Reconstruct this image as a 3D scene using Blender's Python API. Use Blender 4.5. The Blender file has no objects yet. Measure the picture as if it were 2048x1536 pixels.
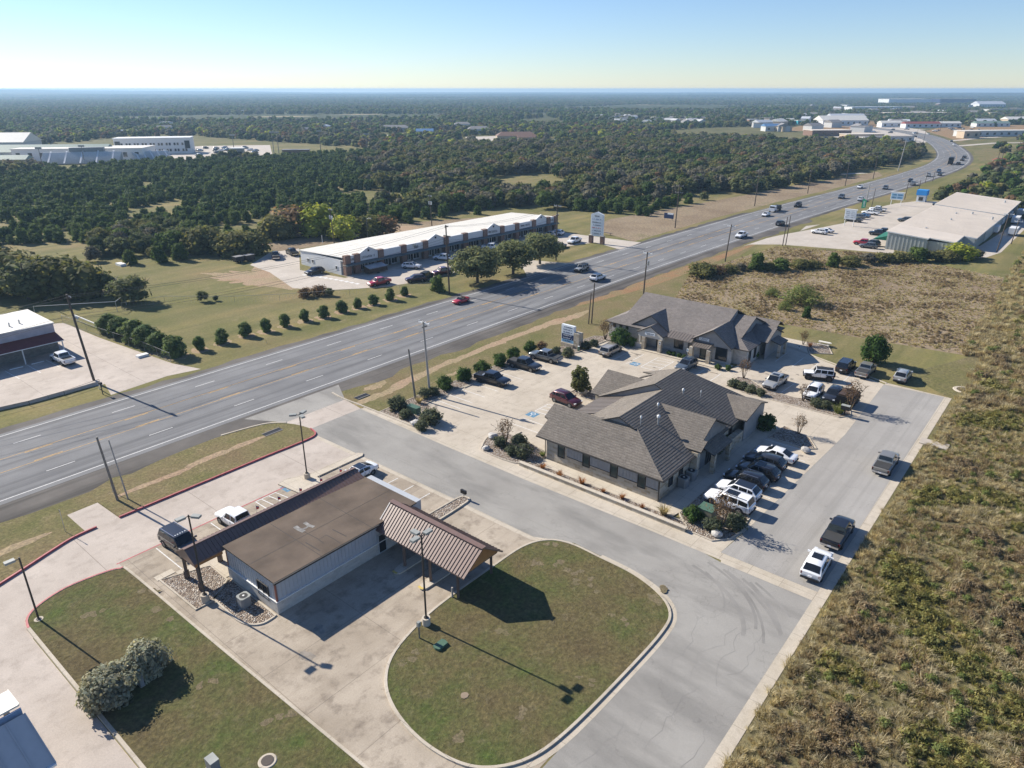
import bpy, bmesh, math, random
import numpy as np
from mathutils import Vector, Matrix
rnd = random.Random(7)
S = bpy.context.scene
C = S.collection
R = math.radians
# ------------------------------------------------------------------ camera frame
FPX, HY, HC = 1420.0, 178.0, 42.0
PITCH = math.atan((768 - HY) / FPX)
TH = R(50.3)
AX = Vector((math.cos(TH), math.sin(TH), 0)); BX = Vector((AX.y, -AX.x, 0))
def W(a, b, z=0.0):
    return Vector((AX.x*a + BX.x*b, AX.y*a + BX.y*b, z))
def PX(u, v, z=0.0):
    x = (u - 1024) / FPX; y = -(v - 768) / FPX
    d = Vector((x, math.cos(PITCH) + y*math.sin(PITCH), -math.sin(PITCH) + y*math.cos(PITCH)))
    t = (HC - z) / -d.z
    return Vector((d.x*t, d.y*t, z))
def AB(u, v, z=0.0):
    p = PX(u, v, z); return p.dot(AX), p.dot(BX)
def rise(u, v, vt):
    """height of something whose foot is at (u, v) and whose top shows at row vt"""
    X = PX(u, v); lo, hi = 0.0, 60.0
    for _ in range(40):
        z = (lo + hi) / 2
        dz = z - HC
        fw = X.y*math.cos(PITCH) - dz*math.sin(PITCH); up = X.y*math.sin(PITCH) + dz*math.cos(PITCH)
        if 768 - FPX*up/fw > vt: lo = z
        else: hi = z
    return z
cam = bpy.data.objects.new("camera", bpy.data.cameras.new("camera")); C.objects.link(cam)
cam.location = (0, 0, HC); cam.rotation_euler = (math.pi/2 - PITCH, 0, 0)
cam.data.sensor_width = 36; cam.data.lens = FPX/2048*36; cam.data.clip_start = 0.5; cam.data.clip_end = 60000
S.camera = cam
# ------------------------------------------------------------------ materials
class NT:
    def __init__(s, name, rough=0.8, spec=0.3, metal=0.0, coat=0.0):
        s.m = bpy.data.materials.new(name); s.m.use_nodes = True
        s.t = s.m.node_tree; s.t.nodes.clear()
        s.out = s.t.nodes.new('ShaderNodeOutputMaterial'); s.b = s.t.nodes.new('ShaderNodeBsdfPrincipled')
        s.t.links.new(s.b.outputs[0], s.out.inputs[0])
        s.b.inputs['Roughness'].default_value = rough; s.b.inputs['Specular IOR Level'].default_value = spec
        s.b.inputs['Metallic'].default_value = metal; s.b.inputs['Coat Weight'].default_value = coat
        s.b.inputs['Coat Roughness'].default_value = 0.08
        s._ab = None
    def n(s, t, **kw):
        nd = s.t.nodes.new('ShaderNode' + t)
        for k, v in kw.items(): setattr(nd, k, v)
        return nd
    def l(s, a, b): s.t.links.new(a, b)
    def val(s, sock, v):
        if hasattr(v, 'is_output') or isinstance(v, bpy.types.NodeSocket): s.l(v, sock)
        else: sock.default_value = v
    def pos(s):
        """world position turned so that x runs along the highway"""
        if s._ab is None:
            g = s.n('NewGeometry'); mp = s.n('Mapping'); mp.inputs['Rotation'].default_value = (0, 0, -TH)
            s.l(g.outputs['Position'], mp.inputs['Vector']); s._ab = mp.outputs[0]
        return s._ab
    def scaled(s, sx, sy, sz=1.0):
        mp = s.n('Mapping'); mp.inputs['Scale'].default_value = (sx, sy, sz); s.l(s.pos(), mp.inputs['Vector']); return mp.outputs[0]
    def noise(s, scale, detail=4, rough=0.55, vec=None, dist=0.0):
        nd = s.n('TexNoise'); nd.inputs['Scale'].default_value = scale; nd.inputs['Detail'].default_value = detail
        nd.inputs['Roughness'].default_value = rough; nd.inputs['Distortion'].default_value = dist
        s.l(vec if vec is not None else s.pos(), nd.inputs['Vector']); return nd.outputs['Fac']
    def ramp(s, fac, stops):
        r = s.n('ValToRGB'); e = r.color_ramp.elements
        while len(e) < len(stops): e.new(0.5)
        for el, (p, c) in zip(e, stops):
            el.position = p; el.color = (*c, 1) if len(c) == 3 else c
        s.l(fac, r.inputs[0]); return r.outputs[0]
    def mix(s, fac, a, b, mode='MIX'):
        m = s.n('Mix', data_type='RGBA', blend_type=mode)
        s.val(m.inputs[0], fac); s.val(m.inputs[6], a if not isinstance(a, tuple) else (*a, 1)[:4]); s.val(m.inputs[7], b if not isinstance(b, tuple) else (*b, 1)[:4])
        return m.outputs[2]
    def math(s, op, a, b=0.0, c=0.0):
        m = s.n('Math', operation=op); s.val(m.inputs[0], a); s.val(m.inputs[1], b)
        if op in ('MULTIPLY_ADD', 'COMPARE'): s.val(m.inputs[2], c)
        return m.outputs[0]
    def grey(s, v): return s.ramp(v, [(0, (0, 0, 0)), (1, (1, 1, 1))])
    def step(s, fac, a, b): return s.ramp(fac, [(a, (0, 0, 0)), (b, (1, 1, 1))])
    def col(s, c): s.val(s.b.inputs['Base Color'], c if not isinstance(c, tuple) else (*c, 1)); return s
    def bump(s, h, strength=0.4, dist=0.05):
        b = s.n('Bump'); b.inputs['Strength'].default_value = strength; b.inputs['Distance'].default_value = dist
        s.l(h, b.inputs['Height']); s.l(b.outputs[0], s.b.inputs['Normal']); return s
M = {}
def plain(name, c, rough=0.6, spec=0.3, metal=0.0, coat=0.0, var=0.12, scale=1.5):
    t = NT(name, rough, spec, metal, coat)
    if var:
        f = t.noise(scale, 5)
        t.col(t.ramp(f, [(0.3, tuple(x*(1-var) for x in c)), (0.7, tuple(min(1, x*(1+var)) for x in c))]))
    else: t.col(c)
    M[name] = t.m; return t.m
def mk_concrete(name, c1, c2, stain, ja=0, jb=0, jo=(0, 0), dark=0.5, jw=0.03):
    t = NT(name, 0.85, 0.25)
    big = t.noise(0.16, 8, 0.62); mid = t.noise(0.7, 6, 0.65); fine = t.noise(9, 4, 0.7)
    c = t.ramp(big, [(0.34, c1), (0.66, c2)])
    c = t.mix(t.math('MULTIPLY', t.step(mid, 0.5, 0.72), dark), c, stain)
    str_ = t.noise(1.0, 5, 0.6, t.scaled(0.06, 0.9))
    c = t.mix(t.math('MULTIPLY', t.step(str_, 0.52, 0.75), 0.4*dark), c, stain)
    c = t.mix(0.35, c, t.ramp(fine, [(0.3, (0.6, 0.6, 0.6)), (0.7, (1.25, 1.25, 1.25))]), 'MULTIPLY')
    if ja:
        sp = t.n('SeparateXYZ'); t.l(t.pos(), sp.inputs[0])
        j = None
        for o, per, off in ((0, ja, jo[0]), (1, jb, jo[1])):
            if not per: continue
            md = t.math('ABSOLUTE', t.math('SUBTRACT', t.math('FRACT', t.math('DIVIDE', t.math('ADD', sp.outputs[o], 1000*per - off), per)), 0.5))
            ln = t.math('GREATER_THAN', md, 0.5 - jw/per)
            j = ln if j is None else t.math('MAXIMUM', j, ln)
        c = t.mix(t.math('MULTIPLY', j, 0.55), c, (0.12, 0.10, 0.08))
    t.col(c); t.bump(fine, 0.15, 0.02)
    M[name] = t.m; return t.m
def mk_grass(name, cols, patch, pc, scale=0.25, fine=7.0, blades=True):
    t = NT(name, 0.95, 0.1)
    a = t.noise(scale, 7, 0.65); b = t.noise(scale*5, 6, 0.7); f = t.noise(fine, 5, 0.8)
    c = t.ramp(a, [(0.28, cols[0]), (0.45, cols[1]), (0.58, cols[2]), (0.74, cols[3])])
    c = t.mix(t.math('MULTIPLY', t.step(b, 0.56, 0.76), patch), c, pc)
    c = t.mix(0.85, c, t.ramp(f, [(0.25, (0.35, 0.35, 0.35)), (0.5, (0.95, 0.95, 0.95)), (0.75, (1.8, 1.75, 1.6))]), 'MULTIPLY')
    t.col(c); t.bump(f, 0.9, 0.12)
    M[name] = t.m; return t.m
mk_concrete('bank_concrete', (0.30, 0.25, 0.19), (0.45, 0.385, 0.305), (0.14, 0.11, 0.083), 9.5, 5.6, (1.0, 2.4), 0.75, 0.025)
mk_concrete('lane_concrete', (0.41, 0.352, 0.30), (0.51, 0.445, 0.385), (0.27, 0.228, 0.19), 12.0, 0, (6, 0), 0.5)
mk_concrete('lot_concrete', (0.44, 0.382, 0.305), (0.525, 0.462, 0.375), (0.31, 0.262, 0.205), 5.5, 5.5, (0.5, 1.2), 0.6, 0.018)
mk_concrete('far_concrete', (0.43, 0.38, 0.32), (0.52, 0.465, 0.40), (0.33, 0.285, 0.24), 0, 0, (0, 0), 0.4)
mk_concrete('kerb_concrete', (0.44, 0.385, 0.30), (0.53, 0.47, 0.385), (0.25, 0.2, 0.15), 3.0, 3.0, (0, 0), 0.4, 0.02)
mk_concrete('walk_concrete', (0.48, 0.42, 0.33), (0.56, 0.50, 0.41), (0.34, 0.28, 0.21), 1.9, 1.9, (0, 0.4), 0.35, 0.015)
def mk_asphalt(name, c1, c2, streak, along=True, track=0.5, rep=0.0):
    t = NT(name, 0.9, 0.2)
    a = t.noise(0.12, 7, 0.6); f = t.noise(22, 3, 0.8)
    st = t.noise(1.0, 6, 0.6, t.scaled(0.012, 0.75) if along else t.scaled(0.33, 0.09))
    c = t.ramp(a, [(0.3, c1), (0.7, c2)])
    c = t.mix(t.math('MULTIPLY', t.step(st, 0.48, 0.66), track), c, streak)
    if rep:
        vo = t.n('TexVoronoi', feature='DISTANCE_TO_EDGE'); vo.inputs['Scale'].default_value = 0.11
        nz = t.n('TexNoise'); nz.inputs['Scale'].default_value = 0.35; nz.inputs['Detail'].default_value = 5; t.l(t.pos(), nz.inputs['Vector'])
        sc = t.n('VectorMath', operation='SCALE'); sc.inputs[3].default_value = 7.0; t.l(nz.outputs['Color'], sc.inputs[0])
        ad = t.n('VectorMath', operation='ADD'); t.l(sc.outputs[0], ad.inputs[0]); t.l(t.pos(), ad.inputs[1]); t.l(ad.outputs[0], vo.inputs['Vector'])
        ck = t.math('LESS_THAN', vo.outputs['Distance'], 0.004)
        c = t.mix(t.math('MULTIPLY', ck, rep), c, tuple(x*0.45 for x in c1))
    c = t.mix(0.5, c, t.ramp(f, [(0.25, (0.55, 0.55, 0.55)), (0.75, (1.35, 1.35, 1.35))]), 'MULTIPLY')
    t.col(c); t.bump(f, 0.25, 0.02)
    M[name] = t.m; return t.m
mk_asphalt('highway_asphalt', (0.155, 0.155, 0.158), (0.225, 0.225, 0.225), (0.105, 0.105, 0.108), True, 0.75)
mk_asphalt('street_asphalt', (0.255, 0.242, 0.22), (0.345, 0.33, 0.30), (0.195, 0.187, 0.172), False, 0.7, 0.22)
mk_asphalt('alley_asphalt', (0.28, 0.265, 0.243), (0.365, 0.348, 0.322), (0.225, 0.215, 0.198), True, 0.55, 0.2)
mk_asphalt('shoulder_gravel', (0.075, 0.068, 0.062), (0.16, 0.145, 0.13), (0.042, 0.038, 0.034), True, 0.75)
mk_grass('lawn_grass', [(0.105, 0.080, 0.044), (0.125, 0.105, 0.050), (0.100, 0.106, 0.040), (0.062, 0.112, 0.022)], 0.6, (0.20, 0.168, 0.105), 0.14, 3.0)
mk_grass('verge_grass', [(0.185, 0.135, 0.075), (0.195, 0.16, 0.08), (0.155, 0.145, 0.06), (0.105, 0.118, 0.04)], 0.7, (0.34, 0.265, 0.165), 0.11, 3.2)
mk_grass('mown_field', [(0.165, 0.13, 0.062), (0.155, 0.145, 0.06), (0.125, 0.135, 0.046), (0.15, 0.142, 0.062)], 0.35, (0.25, 0.20, 0.115), 0.05, 2.2)
mk_grass('wild_field', [(0.15, 0.12, 0.065), (0.175, 0.15, 0.078), (0.155, 0.142, 0.06), (0.115, 0.122, 0.046)], 0.6, (0.30, 0.225, 0.13), 0.055, 2.0)
mk_grass('dry_field', [(0.19, 0.14, 0.095), (0.235, 0.18, 0.12), (0.275, 0.215, 0.145), (0.185, 0.16, 0.09)], 0.55, (0.34, 0.25, 0.155), 0.06, 1.4)
mk_grass('red_soil', [(0.27, 0.15, 0.08), (0.28, 0.175, 0.095), (0.25, 0.185, 0.10), (0.19, 0.155, 0.08)], 0.4, (0.36, 0.25, 0.15), 0.2, 3.0)
mk_grass('bare_soil', [(0.33, 0.22, 0.14), (0.37, 0.27, 0.18), (0.33, 0.26, 0.16), (0.24, 0.2, 0.10)], 0.4, (0.42, 0.33, 0.24), 0.15, 3.0)
mk_grass('worn_turf', [(0.15, 0.12, 0.07), (0.19, 0.155, 0.095), (0.17, 0.145, 0.08), (0.12, 0.115, 0.05)], 0.5, (0.26, 0.215, 0.145), 0.8, 6.0)
def mk_rocks():
    t = NT('river_rock', 0.85, 0.25)
    v = t.n('TexVoronoi'); v.inputs['Scale'].default_value = 5.5; t.l(t.pos(), v.inputs['Vector'])
    e = t.n('TexVoronoi', feature='DISTANCE_TO_EDGE'); e.inputs['Scale'].default_value = 5.5; t.l(t.pos(), e.inputs['Vector'])
    sp = t.n('SeparateColor'); t.l(v.outputs['Color'], sp.inputs[0])
    c = t.ramp(sp.outputs[0], [(0.0, (0.17, 0.12, 0.09)), (0.35, (0.36, 0.28, 0.21)), (0.7, (0.45, 0.38, 0.31)), (1.0, (0.55, 0.50, 0.44))])
    c = t.mix(t.step(e.outputs['Distance'], 0.0, 0.09), (0.05, 0.038, 0.03), c)
    t.col(c); t.bump(e.outputs['Distance'], 1.0, 0.25); M['river_rock'] = t.m
mk_rocks()
def mk_shingle(name, c1, c2):
    t = NT(name, 0.95, 0.15)
    tc = t.n('UVMap'); uv = tc.outputs[0]
    br = t.n('TexBrick'); br.offset = 0.5; br.inputs['Scale'].default_value = 1.0
    br.inputs['Brick Width'].default_value = 0.5; br.inputs['Row Height'].default_value = 0.34; br.inputs['Mortar Size'].default_value = 0.022; br.inputs['Mortar Smooth'].default_value = 0.4
    br.inputs['Color1'].default_value = (0, 0, 0, 1); br.inputs['Color2'].default_value = (1, 1, 1, 1); br.inputs['Mortar'].default_value = (0.5, 0.5, 0.5, 1)
    t.l(uv, br.inputs['Vector'])
    v = t.n('TexNoise'); v.inputs['Scale'].default_value = 5.5; v.inputs['Detail'].default_value = 4; v.inputs['Roughness'].default_value = 0.75; t.l(uv, v.inputs['Vector'])
    big = t.noise(0.35, 4)
    c = t.ramp(v.outputs['Fac'], [(0.3, c1), (0.7, c2)])
    c = t.mix(0.35, c, t.ramp(br.outputs['Color'], [(0, (0.65, 0.65, 0.65)), (1, (1.3, 1.3, 1.3))]), 'MULTIPLY')
    c = t.mix(0.5, c, t.ramp(big, [(0.3, (0.8, 0.8, 0.8)), (0.7, (1.15, 1.12, 1.1))]), 'MULTIPLY')
    t.col(c)
    sep = t.n('SeparateXYZ'); t.l(uv, sep.inputs[0])
    saw = t.math('FRACT', t.math('DIVIDE', sep.outputs[1], 0.34))
    t.bump(t.ramp(saw, [(0, (0, 0, 0)), (0.42, (1, 1, 1)), (1, (1, 1, 1))]), 1.0, 0.06)
    M[name] = t.m
mk_shingle('shingle', (0.115, 0.102, 0.088), (0.235, 0.21, 0.182))
mk_shingle('shingle_grey', (0.15, 0.135, 0.125), (0.235, 0.213, 0.198))
def mk_stone(name, cols, w, h, mortar):
    t = NT(name, 0.9, 0.2)
    br = t.n('TexBrick'); br.offset = 0.45; br.inputs['Scale'].default_value = 1.0; br.inputs['Brick Width'].default_value = w; br.inputs['Row Height'].default_value = h
    br.inputs['Mortar Size'].default_value = 0.012; br.inputs['Bias'].default_value = 0.0
    br.inputs['Color1'].default_value = (0, 0, 0, 1); br.inputs['Color2'].default_value = (1, 1, 1, 1); br.inputs['Mortar'].default_value = (0.5, 0.5, 0.5, 1)
    uv = t.n('UVMap').outputs[0]; t.l(uv, br.inputs['Vector'])
    nz = t.n('TexNoise'); nz.inputs['Scale'].default_value = 2.5; nz.inputs['Detail'].default_value = 5; t.l(uv, nz.inputs['Vector'])
    bw = t.n('RGBToBW'); t.l(br.outputs['Color'], bw.inputs[0])
    f = t.math('ADD', t.math('MULTIPLY', bw.outputs[0], 0.55), t.math('MULTIPLY', nz.outputs['Fac'], 0.45))
    c = t.ramp(f, [(0.15, cols[0]), (0.4, cols[1]), (0.6, cols[2]), (0.85, cols[3])])
    c = t.mix(br.outputs['Fac'], c, mortar)
    t.col(c); t.bump(t.math('SUBTRACT', 1.0, br.outputs['Fac']), 0.6, 0.03); M[name] = t.m
mk_stone('limestone', [(0.27, 0.22, 0.15), (0.40, 0.35, 0.27), (0.46, 0.42, 0.35), (0.38, 0.27, 0.15)], 0.75, 0.30, (0.45, 0.42, 0.36))
mk_stone('pale_stone', [(0.40, 0.38, 0.34), (0.48, 0.46, 0.42), (0.53, 0.51, 0.47), (0.44, 0.40, 0.34)], 0.5, 0.22, (0.5, 0.49, 0.46))
mk_stone('brown_brick', [(0.16, 0.075, 0.05), (0.22, 0.10, 0.07), (0.25, 0.125, 0.09), (0.19, 0.09, 0.065)], 0.24, 0.08, (0.3, 0.26, 0.22))
mk_stone('grey_block', [(0.16, 0.155, 0.145), (0.20, 0.19, 0.18), (0.235, 0.225, 0.21), (0.18, 0.17, 0.16)], 0.4, 0.2, (0.16, 0.15, 0.14))
for nm, c, kw in [
    ('siding', (0.27, 0.27, 0.27), {}), ('bank_siding', (0.43, 0.45, 0.47), dict(rough=0.45, var=0.05)), ('brown_metal', (0.185, 0.118, 0.095), dict(rough=0.42, spec=0.5, var=0.08)),
    ('rust_trim', (0.25, 0.105, 0.075), {}), ('flat_roof', (0.118, 0.090, 0.068), dict(rough=0.95, var=0.28, scale=0.35)), ('roof_sealant', (0.23, 0.222, 0.205), dict(var=0.35, scale=3)), ('dark_seal', (0.055, 0.046, 0.038), {}),
    ('white_trim', (0.72, 0.72, 0.70), dict(var=0.04)), ('dark_trim', (0.05, 0.046, 0.042), {}), ('bronze_metal', (0.17, 0.145, 0.125), dict(rough=0.45, spec=0.4, var=0.08)),
    ('white_roof', (0.66, 0.63, 0.56), dict(rough=0.6, var=0.05, scale=0.3)), ('tan_roof', (0.62, 0.545, 0.455), dict(rough=0.65, var=0.06, scale=0.2)), ('white_wall', (0.64, 0.65, 0.65), dict(var=0.05)), ('pale_wall', (0.52, 0.52, 0.50), dict(var=0.05)),
    ('green_metal', (0.02, 0.13, 0.075), dict(rough=0.5)), ('ware_wall', (0.42, 0.44, 0.40), dict(rough=0.5, var=0.06)), ('teal_awning', (0.10, 0.135, 0.15), {}), ('red_awning', (0.165, 0.036, 0.032), {}), ('mauve_wall', (0.42, 0.39, 0.42), {}),
    ('wood_pole', (0.085, 0.066, 0.052), dict(scale=6)), ('pale_pole', (0.33, 0.315, 0.29), dict(scale=4)), ('grey_pole', (0.19, 0.175, 0.155), dict(scale=4)), ('lamp_pole', (0.055, 0.048, 0.042), dict(rough=0.4)), ('lamp_head', (0.30, 0.31, 0.29), dict(rough=0.5)), ('lens', (0.55, 0.55, 0.5), dict(rough=0.2)),
    ('galv', (0.48, 0.50, 0.52), dict(rough=0.35, metal=0.6)), ('paint_white', (0.62, 0.61, 0.585), dict(rough=0.8, var=0.2, scale=4)), ('paint_yellow', (0.50, 0.30, 0.085), dict(rough=0.8, var=0.3, scale=2)), ('tyre_mark', (0.232, 0.221, 0.203), dict(rough=0.9, var=0.2, scale=0.4)), ('oil_stain', (0.24, 0.21, 0.175), dict(rough=0.9, var=0.3, scale=1.5)), ('patch_asphalt', (0.30, 0.285, 0.262), dict(rough=0.9, var=0.1)), ('paint_blue', (0.10, 0.22, 0.33), dict(var=0.3, scale=4)), ('paint_red', (0.40, 0.10, 0.105), dict(var=0.25, scale=2.5)),
    ('bollard_yellow', (0.55, 0.42, 0.12), {}), ('iron', (0.065, 0.05, 0.042), dict(scale=9)), ('util_green', (0.075, 0.14, 0.095), dict(rough=0.5)), ('util_tan', (0.27, 0.25, 0.17), dict(rough=0.5)), ('ac_grey', (0.25, 0.25, 0.245), dict(rough=0.5)), ('dark_grille', (0.03, 0.03, 0.032), {}),
    ('sign_white', (0.70, 0.74, 0.76), dict(var=0.03)), ('sign_navy', (0.018, 0.035, 0.10), dict(var=0.05)), ('sign_sky', (0.22, 0.42, 0.60), dict(var=0.05)), ('sign_ink', (0.03, 0.035, 0.045), dict(var=0)), ('sign_red', (0.45, 0.05, 0.05), dict(var=0)), ('sign_blue', (0.03, 0.25, 0.62), dict(var=0.1)), ('sign_green', (0.03, 0.30, 0.16), dict(var=0.1)),
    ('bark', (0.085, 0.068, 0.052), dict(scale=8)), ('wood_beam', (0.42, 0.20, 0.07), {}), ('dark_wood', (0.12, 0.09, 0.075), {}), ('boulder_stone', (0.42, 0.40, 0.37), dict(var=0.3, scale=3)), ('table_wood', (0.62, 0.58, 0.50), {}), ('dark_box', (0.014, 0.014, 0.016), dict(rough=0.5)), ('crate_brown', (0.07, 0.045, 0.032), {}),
    ('flag_blue', (0.12, 0.14, 0.3), dict(var=0.3, scale=8)), ('wire', (0.05, 0.05, 0.05), dict(var=0)), ('fence_metal', (0.30, 0.30, 0.29), dict(metal=0.4)), ('school_wall', (0.70, 0.69, 0.66), dict(var=0.04)), ('green_roof', (0.19, 0.26, 0.22), {}), ('blue_trim', (0.10, 0.2, 0.36), {}), ('red_roof', (0.26, 0.075, 0.06), {}), ('grey_roof', (0.24, 0.225, 0.21), {}), ('brick_wall', (0.20, 0.12, 0.085), {}), ('tan_wall', (0.48, 0.38, 0.27), {}), ('teal', (0.05, 0.35, 0.42), {}), ('bleacher', (0.50, 0.52, 0.54), dict(rough=0.5)), ('wood_stump', (0.26, 0.2, 0.14), {}),
]: plain(nm, c, **kw)
def mk_glass(name, c, rough=0.06):
    t = NT(name, rough, 0.6); t.col(c); M[name] = t.m
mk_glass('pane', (0.022, 0.026, 0.03)); mk_glass('green_pane', (0.035, 0.055, 0.05), 0.12); mk_glass('car_glass', (0.012, 0.014, 0.017), 0.04)
mk_glass('headlamp', (0.62, 0.64, 0.66), 0.1); mk_glass('tail_lens', (0.22, 0.012, 0.012), 0.15)
plain('tyre', (0.018, 0.018, 0.019), 0.9, var=0); plain('rim_metal', (0.38, 0.39, 0.40), 0.3, metal=0.8, var=0); plain('rim_dark', (0.05, 0.05, 0.055), 0.35, metal=0.5, var=0); plain('black_plastic', (0.02, 0.02, 0.022), 0.55, var=0)
plain('chrome', (0.6, 0.6, 0.62), 0.18, metal=0.95, var=0); plain('bed_cover', (0.045, 0.045, 0.045), 0.75, var=0.1); plain('plate', (0.7, 0.7, 0.72), 0.5, var=0); plain('seat_leather', (0.08, 0.06, 0.05), 0.6, var=0)
PAINT = dict(white=(0.78, 0.79, 0.80), black=(0.010, 0.010, 0.012), silver=(0.42, 0.42, 0.40), grey=(0.14, 0.155, 0.165), tan=(0.27, 0.255, 0.225), dark=(0.035, 0.038, 0.044), maroon=(0.085, 0.010, 0.018), red=(0.42, 0.015, 0.025), champagne=(0.44, 0.39, 0.31), blue=(0.10, 0.20, 0.34), olive=(0.06, 0.075, 0.055), purple=(0.06, 0.025, 0.045), slate=(0.10, 0.125, 0.15))
for k, c in PAINT.items():
    t = NT('paint_' + k + '_car', 0.30, 0.5, 0.0 if k in ('white', 'red', 'black') else 0.35, 0.8)
    f = t.noise(0.9, 3); t.col(t.ramp(f, [(0.3, tuple(x*0.95 for x in c)), (0.7, tuple(min(1, x*1.04) for x in c))])); M['car_' + k] = t.m
def foliage(name, c1, c2, trans=0.38):
    t = NT(name, 0.8, 0.12)
    at = t.n('Attribute'); at.attribute_name = 'Col'
    oi = t.n('ObjectInfo'); 
    c = t.mix(oi.outputs['Random'], c1, c2)
    n = t.noise(0.45, 3); c = t.mix(0.6, c, t.ramp(n, [(0.3, (0.72, 0.75, 0.75)), (0.7, (1.25, 1.2, 1.05))]), 'MULTIPLY')
    c = t.mix(1.0, c, at.outputs['Color'], 'MULTIPLY')
    t.col(c); tr = t.n('BsdfTranslucent'); t.l(t.mix(1.0, c, (1.5, 1.45, 1.1), 'MULTIPLY'), tr.inputs[0]); ms = t.n('MixShader'); ms.inputs[0].default_value = trans
    t.l(t.b.outputs[0], ms.inputs[1]); t.l(tr.outputs[0], ms.inputs[2]); t.l(ms.outputs[0], t.out.inputs[0]); M[name] = t.m
foliage('cedar_leaf', (0.050, 0.090, 0.024), (0.105, 0.148, 0.042)); foliage('cedar_bright', (0.068, 0.110, 0.024), (0.092, 0.130, 0.028))
foliage('oak_leaf', (0.076, 0.100, 0.042), (0.140, 0.155, 0.072)); foliage('live_oak_leaf', (0.15, 0.168, 0.080), (0.165, 0.18, 0.088)); foliage('grey_leaf', (0.12, 0.115, 0.092), (0.165, 0.155, 0.12)); foliage('lime_leaf', (0.24, 0.275, 0.035), (0.29, 0.31, 0.05)); foliage('olive_leaf', (0.115, 0.12, 0.042), (0.165, 0.16, 0.062))
foliage('shrub_leaf', (0.105, 0.155, 0.058), (0.14, 0.185, 0.07)); foliage('hedge_leaf', (0.045, 0.09, 0.022), (0.07, 0.115, 0.03)); foliage('silver_leaf', (0.28, 0.28, 0.21), (0.34, 0.34, 0.26)); foliage('sage_leaf', (0.082, 0.098, 0.062), (0.115, 0.128, 0.08))
foliage('rust_leaf', (0.15, 0.095, 0.058), (0.20, 0.135, 0.08)); foliage('tan_blade', (0.36, 0.30, 0.18), (0.45, 0.385, 0.245)); foliage('olive_blade', (0.19, 0.18, 0.062), (0.26, 0.235, 0.09)); foliage('brown_blade', (0.23, 0.175, 0.11), (0.30, 0.235, 0.15)); foliage('green_blade', (0.14, 0.17, 0.055), (0.20, 0.225, 0.08)); foliage('twig', (0.115, 0.085, 0.066), (0.16, 0.12, 0.095)); foliage('pale_blade', (0.42, 0.36, 0.25), (0.52, 0.46, 0.33))
foliage('copper_blade', (0.26, 0.105, 0.04), (0.34, 0.16, 0.07))
foliage('magnolia_leaf', (0.10, 0.112, 0.04), (0.125, 0.135, 0.05))
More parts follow.
